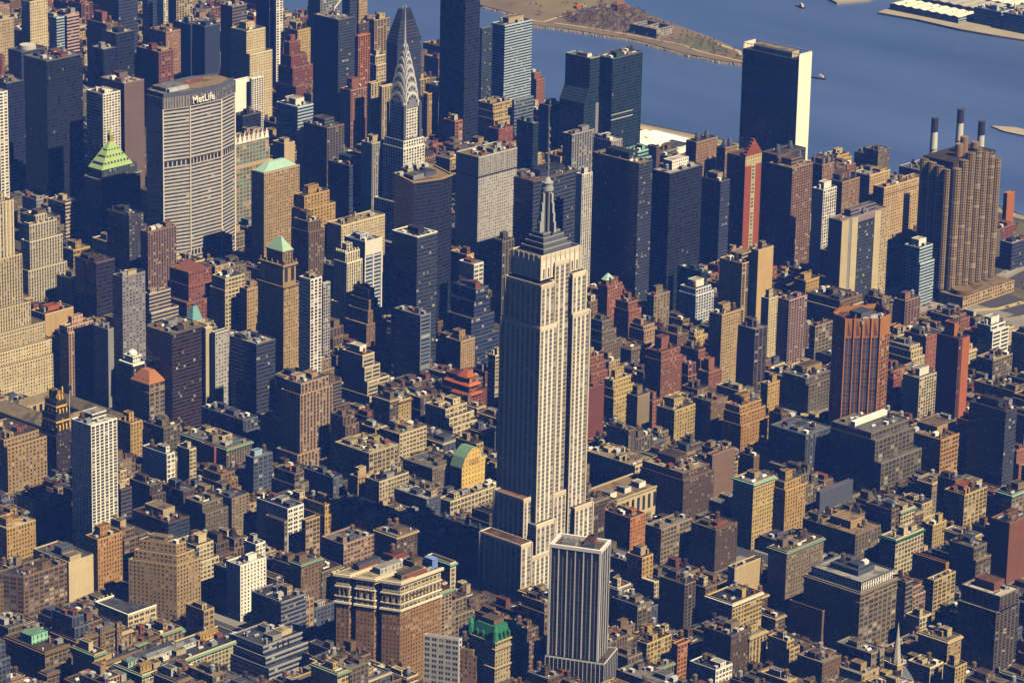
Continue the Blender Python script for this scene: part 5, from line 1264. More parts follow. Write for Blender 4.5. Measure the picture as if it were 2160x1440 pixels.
(900,412,18,29,32,'A','tang','s',28,0,3),
(921,446,18,28,50,'A','beige','',28,0,6),
(851,492,29,62,46,'A','tang','s',11,3,0),
(974,689,27,26,51,'A','brick2','',34,3,4),
(851,734,13,62,57,'A','pinkbr2','',34,0,6),
(974,768,27,28,50,'A','pinkbr2','s',34,3,0),
(1035,734,18,62,41,'A','browng','s',34,3,3),
(881,847,32,29,50,'A','beige','',34,0,8),
(914,814,29,28,50,'A','yellow','s',34,0,5),
(914,848,29,28,36,'A','tan','s',34,0,7),
(851,894,29,63,49,'A','tan','',2,1,2),
(881,930,35,27,44,'A','pinkbr2','',2,1,3),
(917,894,22,30,42,'A','beige','s',2,1,5),
(940,927,26,14,35,'A','cream','',2,1,6),
(967,929,24,28,34,'A','pinkbr2','s',2,1,7),
(1001,894,10,29,43,'A','tan','',34,0,2),
(1012,894,20,30,46,'A','tang','s',34,0,1),
(1033,894,20,63,46,'A','browng','s',34,0,0),
(851,975,27,62,36,'A','brown','s',2,3,0),
(879,996,35,32,36,'A','brick2','',2,1,1),
(943,975,18,28,29,'A','browng','s',2,1,4),
(1031,1136,22,62,36,'A','cream','',2,1,0),
(851,1216,21,63,36,'A','tang','s',31,3,3),
(892,1216,30,13,57,'A','tang','',31,3,1),
(883,1297,28,29,39,'A','brown','',31,3,2),
(911,1297,29,26,39,'A','brick2','s',31,3,0),
(906,1378,20,29,54,'A','beige','s',31,0,1),
(957,1458,30,27,50,'A','browng','s',31,0,0),
(851,1538,26,63,36,'A','tan','n',32,2,3),
(942,1538,20,63,50,'A','beige','s',32,1,3),
(1043,1538,10,63,57,'A','cream','',31,0,2),
(851,1619,18,62,46,'A','brown','s',32,2,5),
(870,1619,31,29,39,'A','beige','s',32,2,6),
(902,1651,32,30,39,'A','brown','s',32,2,7),
(970,1619,35,30,50,'A','yellow','s',32,2,23),
(970,1652,35,29,54,'A','beige','s',32,2,27),
(851,1700,24,62,57,'A','brick2','',32,2,10),
(876,1700,20,28,54,'A','tang','s',32,2,8),
(897,1734,21,28,57,'A','brick2','',32,2,11),
(919,1700,30,26,46,'A','cream','s',32,2,9),
(950,1700,24,62,46,'A','browng','',32,2,12),
(1009,1700,35,27,46,'A','brick2','s',32,2,28),
(1044,1700,9,62,46,'A','tang','',32,2,29),
(883,1780,33,27,57,'A','brown','',32,2,14),
(940,1813,21,29,54,'A','tan','',32,2,18),
(988,1780,19,29,50,'A','tan','s',32,2,15),
(988,1814,19,28,43,'A','tang','',32,2,13),
(1007,1780,20,28,61,'A','brick2','',32,2,19),
(1007,1812,20,30,57,'A','browng','s',32,2,20),
(917,1860,30,63,57,'A','pinkbr2','',32,2,22),
(948,1860,29,30,61,'A','brown','',32,2,24),
(1030,1860,23,63,28,'A','beige','s',32,2,16),
(1108,331,23,62,21,'H','browng','',10,1,0),
(1132,331,27,29,21,'H','redbr','',10,1,1),
(1080,429,34,45,21,'H','brownd','',10,0,1),
(1115,412,32,29,21,'H','brick','',10,0,0),
(1115,444,32,30,21,'H','tang','',10,0,2),
(1148,412,20,62,21,'H','tang','',10,0,3),
(1136,492,32,27,43,'A','tan','n',10,0,6),
(1136,526,32,28,43,'A','browng','',28,2,0),
(1138,572,18,25,43,'A','brown','s',12,3,0),
(1156,572,20,57,43,'A','brick2','s',12,1,1),
(1177,603,31,26,43,'A','yellow','s',12,1,0),
(1209,603,27,26,18,'H','tang','',28,2,1),
(1237,590,23,39,43,'A','browng','n',12,1,2),
(1101,767,28,29,22,'A','brown','',11,0,0),
(1080,814,20,62,25,'A','cream','',34,3,1),
(1101,814,25,27,24,'A','brown','n',34,3,2),
(1080,975,26,62,43,'A','brick2','s',34,0,3),
(1080,1136,20,62,43,'A','brown','',2,2,0),
(1224,1136,16,62,43,'A','brick2','s',34,0,4),
(1080,1216,26,63,43,'A','yellow','',2,2,1),
(1106,1216,18,30,41,'A','browng','s',2,2,2),
(1243,1297,13,62,43,'A','yellow','',2,2,3),
(1080,1458,23,62,43,'A','brown','s',31,2,0),
(1158,1538,32,28,43,'A','browng','n',31,2,1),
(1191,1574,33,27,43,'A','tang','',31,2,3),
(1225,1538,28,28,43,'A','brick2','s',31,2,2),
(1225,1571,28,30,43,'A','brick2','s',31,2,4),
(1254,1573,18,28,43,'A','tang','s',31,2,6),
(1099,1652,18,29,43,'A','brick2','s',31,0,6),
(1118,1619,32,62,43,'A','pinkbr2','s',31,0,4),
(1178,1619,26,27,43,'A','brick2','s',31,2,7),
(1224,1619,27,28,43,'A','browng','s',31,2,5),
(1080,1700,28,62,43,'A','yellow','s',32,2,30),
(1108,1700,34,26,43,'A','beige','s',31,0,9),
(1143,1700,33,27,43,'A','tan','',31,0,7),
(1143,1734,33,28,43,'A','browng','n',31,0,11),
(1177,1700,25,29,43,'A','brick2','',31,0,5),
(1203,1700,34,27,43,'A','beige','s',31,0,3),
(1272,1700,14,62,43,'A','brick2','s',31,2,8),
(1103,1780,28,27,43,'A','tan','n',32,2,31),
(1132,1780,19,30,43,'A','yellow','n',32,2,32),
(1205,1780,19,28,43,'A','tan','',31,0,10),
(1259,1780,27,62,18,'H','browng','',31,0,8),
(1080,1860,35,63,18,'H','redbr','',32,2,17),
(1116,1860,32,29,43,'A','tan','s',32,2,25),
(1116,1894,32,29,43,'A','beige','',32,2,26),
(1080,1941,31,62,28,'A','brick2','',32,2,21),
]
UNSEEN = [(-351,-118,13,29,25),(-338,-152,25,63,28),(-436,-40,22,25,34),(-414,-42,19,27,22),(-381,-72,16,26,18),(-536,45,14,26,29),(-490,15,22,25,24),(-490,47,22,24,24),(-468,15,23,21,18),(-468,45,10,26,18),(-419,15,24,21,18),(-550,122,15,30,50),(-536,90,25,29,17),(-536,124,25,28,17),(-483,124,15,28,21),(-422,123,19,29,29),(-404,122,13,30,21),(-499,170,15,28,25),(-419,170,12,28,21),(-366,283,14,30,20),(-352,284,16,29,20),(-337,250,24,63,18),(-352,347,14,12,28),(-45,-441,16,30,29),(-117,-359,16,28,32),(-82,-359,15,28,16),(-42,-394,18,28,16),(-24,-394,11,28,16),(-169,-279,25,29,18),(-144,-313,21,24,20),(-123,-313,18,24,20),(-82,-313,15,28,17),(-41,-281,13,31,18),(-201,-197,23,27,61),(-79,-232,17,29,18),(-79,-199,17,29,17),(-287,-152,18,15,16),(-171,-152,20,28,28),(-151,-152,13,30,64),(-138,-152,17,28,57),(-99,-118,17,29,50),(-83,-152,19,30,32),(-83,-117,19,28,39),(-236,-42,21,27,57),(-190,-39,26,24,28),(-164,-72,18,27,36),(-225,15,12,27,55),(-225,46,12,25,46),(-213,15,22,25,25),(-213,45,22,26,39),(-191,46,25,25,39),(-166,15,22,25,30),(-166,46,22,25,39),(-144,15,15,26,22),(-144,44,15,27,22),(-218,90,20,27,39),(-198,90,20,62,24),(-178,90,14,26,21),(-178,124,14,28,21),(-164,90,18,25,15),(-164,123,12,29,15),(-146,90,19,25,15),(-127,90,19,25,15),(-68,124,15,28,25),(-35,90,22,62,19),(-250,203,18,22,28),(-232,203,15,29,31),(-218,170,23,29,30),(-218,202,23,30,27),(-80,204,23,28,24),(-268,250,10,28,39),(-247,286,24,27,25),(-224,250,16,30,25),(-208,284,24,29,21),(-172,283,13,30,25),(-115,283,21,30,20),(-94,250,13,30,21),(-64,250,18,27,17),(-247,331,13,27,61),(-234,363,15,30,32),(-219,365,15,28,50),(-204,331,13,62,43),(-191,331,25,29,39),(-150,331,18,29,23),(-150,366,18,27,22),(-132,365,13,28,15),(-65,364,9,29,16),(-274,447,21,27,19),(-230,412,19,27,23),(-166,412,19,28,18),(-147,447,23,27,41),(-125,446,15,28,23),(-23,738,10,58,54),(84,-280,10,30,46),(114,-280,14,30,38),(129,-306,12,56,31),(120,-68,21,53,18),(13,15,17,56,46),(31,15,24,24,25),(31,45,24,26,54),(56,45,24,26,46),(94,15,19,25,18),(94,45,19,26,31),(30,90,19,27,25),(50,90,23,28,25),(74,90,19,27,36),(74,123,19,19,23),(94,90,22,27,72),(94,122,22,30,68),(116,90,25,62,43),(79,187,13,9,23),(52,284,15,29,21),(30,373,17,20,21),(48,373,22,20,18),(95,331,17,28,25),(37,412,16,27,27),(37,445,16,29,25),(54,412,25,27,18),(94,412,20,29,54),(94,445,20,29,39),(114,444,17,30,21),(13,537,24,17,28),(44,497,14,57,18),(59,492,22,30,68),(59,526,22,28,61),(82,492,17,62,46),(100,492,22,27,44),(100,525,22,29,43),(123,515,18,39,57),(55,572,27,26,72),(55,604,27,25,50),(83,583,24,15,71),(107,604,25,25,58),(132,572,9,57,54),(47,689,14,26,57),(93,659,18,24,50),(93,690,18,25,68),(112,671,29,44,54),(53,734,26,28,54),(80,767,20,10,30),(101,734,16,26,82),(118,734,23,62,54),(40,814,31,28,61),(72,814,15,29,32),(72,847,15,29,36),(88,814,28,28,32),(88,848,28,28,32),(117,814,24,62,32),(92,894,25,30,82),(118,894,23,63,43),(185,-278,22,28,26),(284,-232,13,62,21),(244,-152,17,29,21),(194,-72,15,25,49),(210,-72,14,26,28),(225,-72,25,26,36),(225,-40,25,25,31),(193,15,15,26,39),(209,46,14,25,32),(261,45,14,26,38),(168,113,12,39,25),(249,124,19,28,28),(272,90,10,26,26),(269,124,13,28,26),(168,170,19,62,54),(188,170,22,28,57),(188,204,22,28,18),(211,170,21,27,22),(211,205,21,27,54),(233,170,14,27,15),(233,204,20,28,68),(253,170,23,17,15),(253,202,23,30,39),(208,250,14,27,32),(223,250,25,30,30),(223,286,25,27,16),(249,250,22,30,43),(272,250,25,63,39),(257,364,11,29,35),(269,366,12,27,18),(247,445,22,29,21),(232,492,20,62,28),(253,527,9,27,28),(198,604,28,16,30),(259,603,27,26,82),(287,572,10,57,46),(238,659,15,26,32),(168,746,16,50,28),(185,746,23,14,36),(185,768,12,28,28),(209,746,23,16,46),(219,767,13,29,54),(262,734,35,35,32),(184,818,21,25,61),(184,847,21,29,39),(206,818,23,23,54),(206,848,23,28,48),(229,814,17,28,82),(247,849,22,27,75),(270,836,27,40,46),(168,894,22,63,64),(190,894,17,23,36),(256,927,16,30,36),(273,894,13,63,28),(168,975,25,62,64),(194,975,26,29,64),(194,1007,26,30,54),(221,975,22,62,36),(244,975,21,62,32),(236,1056,22,26,39),(271,1056,14,28,75),(262,1095,23,23,68),(286,1056,11,62,61),(341,-198,14,28,21),(381,-232,25,29,28),(381,-200,25,30,23),(407,-199,14,29,17),(348,-33,18,16,20),(413,-42,15,16,46),(429,-66,13,40,18),(354,26,18,14,21),(373,47,19,24,18),(393,45,20,26,21),(414,15,22,26,32),(324,122,13,30,28),(338,124,24,28,21),(363,90,16,29,32),(380,90,18,28,32),(380,125,18,27,18),(412,90,21,28,17),(412,122,21,30,17),(339,170,15,29,25),(339,203,15,29,18),(355,204,19,28,25),(421,170,12,28,26),(324,250,14,63,25),(338,250,25,30,18),(338,285,25,28,61),(324,331,13,62,21),(338,331,17,29,21),(338,364,17,29,21),(356,331,22,28,50),(356,364,22,29,21),(378,331,14,27,43),(378,364,14,29,32),(393,331,17,28,32),(393,365,17,28,39),(411,331,15,29,31),(411,366,15,27,39),(427,349,12,11,21),(427,364,12,29,21),(440,349,13,44,41),(372,412,16,29,46),(389,412,21,28,21),(389,446,21,28,32),(411,412,13,29,28),(425,412,16,26,43),(425,446,16,9,46),(442,412,11,62,43),(346,492,14,27,25),(375,492,21,26,25),(409,492,15,26,39),(411,526,13,28,36),(424,492,14,62,36),(439,492,14,62,28),(340,604,27,25,72),(368,603,19,26,86),(387,604,21,25,46),(409,572,25,26,64),(435,572,18,57,54),(324,659,17,28,68),(354,689,22,26,54),(376,689,17,26,50),(394,666,17,49,93),(412,666,20,19,91),(412,690,20,25,72),(433,666,20,49,43),(356,768,13,28,39),(369,734,26,28,72),(369,768,26,28,43),(396,734,21,28,43),(396,768,21,28,39),(418,734,20,26,50),(418,768,20,28,82),(439,734,14,62,50),(324,836,28,40,68),(356,814,15,28,76),(353,848,18,28,57),(371,848,31,28,63),(403,860,28,16,61),(432,814,21,28,46),(324,894,17,30,54),(342,894,26,30,28),(343,928,25,29,50),(369,894,25,28,82),(369,930,25,27,87),(395,894,31,29,72),(395,927,31,30,39),(427,894,26,63,86),(372,1023,20,14,30),(393,1023,17,14,82),(410,975,17,28,86),(410,1008,17,29,97),(427,975,26,62,54),(345,1056,30,16,39),(376,1056,26,16,58),(391,1090,11,28,32),(403,1056,18,28,72),(403,1089,18,29,39),(422,1056,18,27,75),(441,1056,12,62,30),(371,1136,19,27,72),(371,1171,19,27,39),(391,1136,17,29,93),(391,1168,17,30,50),(409,1136,20,27,68),(409,1168,20,30,46),(430,1136,23,62,43),(379,1216,17,30,68),(397,1216,10,30,30),(397,1259,17,20,90),(435,1216,18,63,39),(435,1297,18,62,90),(500,-152,18,28,18),(500,-119,18,30,21),(519,-117,16,28,18),(540,-72,13,34,24),(554,-72,23,26,21),(480,15,14,56,21),(495,15,17,56,24),(568,15,17,56,21),(538,90,19,23,50),(545,124,12,28,21),(558,90,14,27,39),(558,124,14,28,18),(509,215,14,17,18),(526,205,11,27,21),(574,217,24,15,46),(495,250,18,29,28),(553,250,22,30,18),(576,297,20,16,21),(597,297,11,16,21),(513,373,11,20,43),(525,364,12,29,25),(538,331,14,17,25),(480,412,24,62,39),(505,446,23,28,46),(529,444,9,30,36),(563,445,15,29,28),(517,526,16,28,46),(534,524,12,30,43),(547,523,24,31,46),(577,492,15,27,46),(572,525,20,29,46),(593,492,15,62,43),(480,572,19,57,57),(525,602,9,27,32),(554,572,16,27,55),(571,572,22,25,56),(596,572,12,57,36),(540,659,26,26,36),(540,688,26,27,72),(566,691,28,24,54),(595,659,13,56,30),(480,768,30,28,86),(510,734,16,27,61),(510,769,16,27,43),(527,734,23,29,61),(527,768,23,28,28),(550,734,28,27,90),(550,768,28,28,50),(579,734,16,29,75),(579,767,16,29,46),(596,734,12,62,75),(480,814,22,62,50),(503,814,15,29,75),(503,846,15,30,50),(519,814,15,27,78),(519,848,15,28,46),(542,814,25,14,39),(548,867,19,9,30),(568,814,25,29,64),(568,847,25,29,97),(594,814,14,62,68),(480,894,28,63,86),(509,894,27,30,82),(509,928,27,29,57),(536,894,27,63,68),(564,894,21,29,43),(564,929,21,28,50),(585,894,23,63,50),(480,975,27,62,32),(508,975,22,28,68),(508,1007,22,30,93),(531,975,16,28,72),(531,1008,16,29,82),(548,975,20,29,86),(548,1008,20,29,50),(569,1009,23,28,75),(593,975,15,62,61),(480,1056,31,62,68),(512,1056,16,28,79),(512,1088,16,30,36),(529,1056,25,27,82),(529,1091,25,27,36),(555,1056,16,28,36),(555,1090,16,28,46),(572,1056,19,28,43),(572,1090,19,28,75),(592,1056,16,62,86),(504,1136,17,27,64),(504,1169,17,29,46),(522,1136,17,29,54),(522,1170,17,28,54),(540,1136,23,30,82),(540,1170,23,28,54),(564,1136,18,28,82),(564,1171,18,27,28),(583,1136,25,62,68),(480,1216,19,63,36),(500,1216,31,29,57),(500,1251,31,28,82),(532,1216,28,29,39),(532,1250,28,29,50),(561,1216,22,27,68),(584,1216,24,63,75),(480,1321,19,38,90),(499,1329,28,30,57),(531,1297,23,28,86),(528,1329,26,30,97),(555,1297,22,28,75),(555,1332,22,27,39),(504,1378,22,29,82),(527,1378,27,62,86),(556,1378,16,26,97),(562,1410,10,30,30),(573,1378,35,62,75),(590,1458,18,62,75),(666,-41,18,26,25),(738,45,14,26,16),(753,15,23,26,43),(797,47,15,24,32),(677,90,22,29,36),(700,90,13,29,28),(655,220,12,12,30),(668,170,22,62,18),(691,170,13,27,25),(691,205,13,23,20),(705,204,18,24,20),(724,170,16,28,21),(724,204,16,24,20),(741,170,14,29,15),(762,170,17,18,15),(762,205,17,27,18),(780,205,25,27,15),(651,250,13,29,25),(651,283,13,30,43),(665,285,25,28,18),(691,284,13,29,18),(742,250,17,10,18),(742,283,17,30,21),(780,250,13,10,21),(780,286,13,27,46),(793,282,31,31,18),(653,331,22,28,32),(653,366,22,27,25),(676,331,20,29,28),(697,364,23,29,43),(720,365,14,28,43),(769,365,23,28,21),(815,331,9,62,25),(635,442,21,32,32),(657,447,19,27,39),(677,445,11,29,36),(689,446,15,28,28),(704,444,13,30,39),(718,445,19,29,25),(740,458,18,16,43),(762,444,12,21,21),(775,446,16,28,36),(792,446,32,28,21),(635,492,19,62,25),(655,492,23,27,28),(655,524,23,30,21),(679,492,24,27,21),(679,524,24,30,46),(704,492,13,27,39),(704,526,13,28,46),(718,492,12,27,32),(718,524,12,30,43),(731,492,19,62,25),(750,492,23,62,39),(774,492,16,30,32),(774,525,16,29,25),(791,492,18,27,28),(791,525,18,29,32),(810,492,14,62,25),(635,572,24,57,57),(660,572,28,27,36),(660,603,28,26,28),(689,572,16,57,32),(706,572,22,27,36),(706,603,22,26,43),(729,572,18,26,25),(729,602,18,27,57),(748,572,22,27,57),(748,603,22,26,61),(770,572,31,57,32),(802,572,22,57,32),(635,659,18,56,54),(654,659,22,25,54),(654,689,22,26,57),(677,659,21,24,43),(677,691,21,24,50),(698,659,17,24,39),(698,689,17,26,57),(716,659,16,56,43),(733,659,27,27,32),(733,688,27,27,39),(760,659,20,25,39),(760,689,20,26,57),(781,659,22,56,50),(803,659,21,56,57),(687,734,28,27,50),(716,734,20,27,50),(716,767,20,29,39),(736,734,24,26,57),(736,766,24,30,36),(761,734,16,28,54),(761,767,16,29,57),(778,734,18,28,28),(778,766,18,30,32),(635,814,23,62,39),(659,814,29,29,43),(659,847,29,29,50),(689,814,21,28,57),(689,848,21,28,57),(711,814,17,29,32),(711,847,17,25,36),(729,847,23,25,54),(753,846,23,26,36),(777,814,29,28,43),(777,849,29,27,32),(807,814,17,62,61),(635,894,29,63,25),(665,894,23,29,43),(665,929,23,28,43),(689,894,22,29,36),(689,929,22,28,25),(711,894,17,29,43),(711,927,17,30,57),(729,894,20,27,36),(729,929,20,28,25),(750,894,17,30,36),(750,927,17,30,54),(768,894,18,29,32),(768,928,18,29,28),(787,894,16,27,36),(787,928,16,29,46),(659,975,21,28,50),(659,1007,21,30,25),(681,975,17,27,46),(681,1008,17,29,39),(699,975,25,27,36),(699,1008,25,29,39),(754,975,23,27,25),(754,1010,23,27,36),(778,975,22,29,50),(801,975,23,29,46),(635,1056,15,62,28),(657,1056,16,29,46),(657,1105,16,13,28),(682,1056,9,62,36),(692,1089,24,29,46),(717,1056,11,62,36),(755,1056,13,62,50),(768,1088,31,30,25),(635,1136,21,62,54),(657,1136,27,30,36),(657,1170,27,28,54),(685,1136,30,62,36),(715,1178,27,20,28),(747,1171,22,27,36),(770,1136,15,27,25),(770,1168,15,30,36),(786,1136,19,28,57),(806,1136,18,62,39),(635,1216,27,63,46),(663,1216,29,29,50),(663,1249,29,30,36),(692,1216,32,27,32),(692,1251,32,28,50),(724,1216,20,28,39),(724,1251,20,28,46),(745,1216,24,28,25),(745,1250,24,29,43),(770,1216,21,30,46),(770,1250,21,29,32),(792,1216,13,63,54),(814,1216,10,20,32),(635,1297,30,23,54),(666,1297,18,31,25),(684,1297,18,27,25),(699,1331,9,28,39),(709,1331,16,28,43),(728,1297,13,29,36),(726,1331,15,28,54),(742,1297,15,29,50),(742,1331,15,28,32),(758,1297,27,29,28),(758,1332,27,27,28),(786,1297,24,62,54),(811,1297,13,62,57),(642,1399,10,41,36),(665,1378,15,29,28),(653,1411,27,29,57),(681,1378,21,28,32),(681,1411,21,29,32),(702,1378,21,29,36),(702,1410,21,30,32),(724,1378,21,27,28),(724,1411,21,29,36),(746,1378,26,27,32),(746,1411,26,29,32),(772,1378,24,29,28),(772,1411,24,29,28),(797,1415,27,25,50),(635,1458,26,62,43),(662,1458,25,29,39),(662,1493,25,27,28),(688,1458,22,28,54),(688,1490,22,30,36),(711,1458,19,30,43),(711,1493,19,27,54),(731,1458,19,29,36),(731,1493,27,27,39),(759,1478,18,8,36),(789,1491,16,29,32),(811,1458,13,62,25),(635,1538,30,63,25),(666,1538,27,29,36),(666,1573,27,28,43),(719,1538,29,63,36),(749,1538,28,63,57),(778,1538,21,28,39),(778,1572,21,29,61),(710,1619,25,29,43),(736,1654,13,27,36),(778,1619,14,62,46),(798,1653,26,28,32),(771,1700,19,27,39),(791,1700,16,28,54),(807,1700,17,62,32),(885,331,25,27,43),(885,364,25,29,36),(911,366,20,27,39),(932,366,32,27,33),(964,364,26,29,21),(1009,331,22,29,28),(1009,363,22,30,21),(1032,331,21,62,21),(900,444,18,12,28),(919,412,23,27,28),(943,412,34,16,39),(943,464,10,10,32),(978,412,18,16,21),(996,412,15,29,16),(996,445,24,29,32),(1021,429,32,11,42),(881,492,33,29,36),(881,524,33,30,32),(914,492,29,27,32),(914,526,29,28,28),(944,492,18,29,32),(944,525,18,29,21),(963,492,25,29,36),(963,525,25,29,46),(989,492,21,28,32),(989,527,21,27,25),(1011,492,33,62,32),(1045,492,8,62,36),(851,572,30,57,61),(881,572,32,25,57),(881,602,20,27,32),(914,584,22,13,32),(914,616,22,13,57),(940,572,19,25,46),(940,604,19,25,54),(960,572,33,27,36),(960,602,33,27,32),(993,572,22,27,32),(993,604,22,25,46),(1015,572,38,57,43),(851,659,19,56,54),(871,659,33,26,50),(871,689,33,26,46),(904,659,22,25,32),(904,690,11,25,54),(927,659,24,25,46),(936,689,15,26,46),(951,659,22,25,54),(951,688,22,27,25),(974,659,27,25,57),(1002,659,20,26,32),(1002,691,20,24,25),(1023,659,30,56,50),(878,734,19,22,28),(878,772,19,24,32),(898,772,18,24,43),(924,734,27,62,57),(952,734,21,62,46),(974,734,27,27,28),(1011,734,24,29,32),(1002,768,33,28,36),(851,838,29,38,25),(881,814,32,27,32),(944,814,20,62,32),(965,814,31,24,36),(965,848,22,28,32),(1003,849,20,27,46),(1024,847,18,29,54),(1043,847,10,29,41),(881,894,35,30,44),(917,928,22,29,32),(940,894,26,28,32),(967,909,24,15,50),(992,928,19,29,39),(1012,927,20,30,39),(926,1020,11,17,36),(943,1007,18,30,39),(962,975,23,30,20),(962,1008,23,29,20),(986,975,20,28,16),(1007,975,34,28,16),(1042,975,11,29,21),(851,1056,22,62,37),(874,1056,29,27,26),(874,1090,29,28,26),(904,1056,22,27,24),(904,1090,22,28,17),(927,1056,32,27,24),(960,1056,31,29,36),(992,1056,30,27,54),(992,1090,30,28,25),(1023,1056,30,62,39),(851,1136,20,62,28),(872,1136,19,30,50),(872,1170,19,28,54),(892,1136,35,28,50),(892,1170,35,28,32),(928,1170,23,28,57),(952,1170,17,28,28),(970,1172,31,26,28),(1002,1172,29,26,57),(892,1266,30,13,32),(928,1216,25,29,54),(928,1250,25,29,25),(954,1216,21,30,39),(954,1251,21,28,57),(976,1216,20,29,25),(976,1250,20,29,28),(997,1216,34,29,43),(997,1250,18,13,36),(1032,1216,21,30,43),(851,1297,31,62,39),(883,1332,28,27,36),(911,1331,22,28,54),(948,1331,27,28,50),(976,1302,30,24,43),(976,1330,30,29,50),(1007,1297,24,28,57),(1007,1329,24,30,36),(1032,1297,21,62,28),(890,1378,15,26,46),(887,1412,18,28,36),(906,1412,20,28,28),(927,1378,25,29,39),(927,1412,25,28,28),(952,1378,33,27,28),(952,1410,33,30,50),(986,1378,29,29,43),(986,1411,29,29,32),(1016,1378,37,62,46),(851,1458,15,62,50),(878,1472,24,14,39),(884,1492,18,28,43),(913,1458,24,29,25),(902,1493,35,27,50),(938,1458,18,29,43),(938,1493,18,27,46),(957,1492,30,28,54),(987,1458,26,30,46),(987,1491,26,29,25),(1014,1458,39,62,28),(878,1538,34,28,28),(878,1574,34,27,28),(913,1538,28,28,25),(913,1571,28,30,46),(962,1538,18,29,46),(962,1571,18,30,39),(981,1538,30,29,54),(981,1572,30,29,28),(1012,1538,30,28,28),(1012,1573,30,28,32),(870,1652,31,29,25),(902,1619,32,28,36),(935,1619,35,30,43),(935,1651,35,30,57),(1006,1619,34,27,57),(1006,1651,34,30,36),(1040,1619,13,62,36),(876,1734,20,28,36),(897,1700,21,29,32),(919,1732,30,30,36),(975,1700,33,28,32),(975,1734,33,28,39),(1009,1734,35,28,28),(851,1780,31,62,39),(883,1812,33,30,50),(917,1780,23,28,43),(917,1814,23,28,39),(940,1780,21,28,25),(961,1780,26,28,39),(961,1812,26,30,36),(1028,1780,25,62,28),(948,1895,29,28,32),(978,1860,25,63,25),(1004,1860,25,63,32),(965,1941,24,29,39),(990,1941,25,28,46),(1015,1941,23,28,32),(1015,1974,23,29,50),(1039,1941,14,62,39),(1039,2022,14,62,46),(1080,331,27,62,39),(1132,364,27,29,39),(1080,492,27,62,28),(1107,492,29,27,18),(1107,525,29,29,18),(1169,525,10,29,28),(1080,572,33,57,18),(1114,572,23,24,18),(1114,603,23,26,18),(1138,604,18,25,28),(1080,659,25,56,43),(1080,734,20,62,25),(1101,734,28,28,38),(1101,848,25,28,16),(1080,894,25,63,18),(1080,1056,27,62,18),(1108,1056,23,27,28),(1108,1090,23,28,18),(1101,1136,31,29,20),(1101,1171,31,27,43),(1133,1136,19,21,17),(1133,1170,19,28,28),(1153,1163,12,35,43),(1171,1170,24,28,43),(1196,1170,27,28,28),(1106,1250,18,29,18),(1124,1216,25,28,18),(1124,1251,25,28,18),(1150,1216,21,29,31),(1172,1216,19,30,18),(1172,1250,19,29,28),(1192,1216,22,30,43),(1192,1249,22,30,43),(1215,1216,32,63,28),(1080,1297,18,62,18),(1099,1297,29,29,28),(1099,1331,26,25,28),(1129,1297,35,29,28),(1155,1330,9,29,28),(1165,1297,26,62,28),(1192,1297,28,27,18),(1192,1329,28,30,43),(1221,1297,21,62,28),(1080,1378,24,62,28),(1105,1378,34,29,28),(1105,1410,34,30,18),(1140,1378,27,28,18),(1140,1410,27,30,18),(1168,1378,21,27,28),(1168,1412,21,28,28),(1190,1378,23,29,43),(1190,1413,23,27,28),(1214,1378,24,62,43),(1239,1378,26,62,28),(1104,1458,20,62,28),(1125,1458,30,29,28),(1125,1491,30,29,18),(1156,1458,18,28,28),(1156,1492,18,28,28),(1175,1458,23,27,43),(1175,1492,23,28,28),(1199,1458,22,62,18),(1222,1458,27,29,28),(1222,1492,27,28,18),(1250,1458,26,62,43),(1080,1538,24,63,18),(1105,1538,18,30,43),(1105,1573,18,28,43),(1124,1538,33,30,18),(1124,1573,33,28,28),(1158,1573,32,28,18),(1191,1538,33,29,28),(1254,1538,18,28,28),(1272,1538,14,63,28),(1080,1619,19,62,28),(1099,1619,18,27,18),(1151,1619,26,30,18),(1151,1654,26,27,18),(1178,1653,26,28,28),(1205,1619,18,28,18),(1205,1652,18,29,28),(1224,1654,27,27,18),(1252,1619,25,28,28),(1252,1654,25,27,18),(1277,1619,9,62,18),(1108,1734,34,28,18),(1177,1734,25,28,28),(1203,1734,34,28,18),(1238,1700,34,26,18),(1238,1732,34,30,18),(1080,1780,23,62,18),(1103,1813,28,29,28),(1132,1812,19,30,18),(1152,1780,20,27,43),(1152,1813,20,29,43),(1173,1780,32,28,18),(1173,1813,32,29,18),(1205,1815,19,27,43),(1225,1780,33,27,18),(1225,1814,33,28,18),(1149,1860,22,63,43),(1172,1860,18,28,43),(1172,1896,18,27,18),(1191,1860,26,27,43),(1191,1893,26,30,43),(1218,1860,30,29,18),(1112,1941,32,29,18),(1144,1941,32,28,28)]

HAZE_D = 5.2e-5
HERO = {}
def hero_base(r):
    return dict(x=r[0], y=r[1], w=r[2], d=r[3], H=r[4])
GROUND = flat('asphalt', (.045,.045,.05), .9, .02, .5)

# ---------------------------------------------------------------- setting: water, land, island, far shore
def sheet(name, pts, z, mat, depth=0.0, kind='structure'):
    b = MB(); b.face([(p[0],p[1],z) for p in pts], mat)
    if depth:
        n = len(pts)
        for i in range(n):
            a, c = pts[i], pts[(i+1) % n]; b.face([(a[0],a[1],z-depth),(c[0],c[1],z-depth),(c[0],c[1],z),(a[0],a[1],z)], mat)
    o = b.build(name); o['kind'] = kind; return o
m_, t_, b_ = nodes('river_water'); g_ = N(t_); tc_ = t_.nodes.new('ShaderNodeTexCoord')
n_ = g_.noise(tc_.outputs['Object'], .11, 6.0); mp_ = t_.nodes.new('ShaderNodeMapping'); mp_.inputs['Scale'].default_value = (.006,.0016,.01); mp_.inputs['Rotation'].default_value = (0,0,.25); t_.links.new(tc_.outputs['Object'], mp_.inputs['Vector']); n2_ = g_.noise(mp_.outputs[0], 1.0, 7.0)
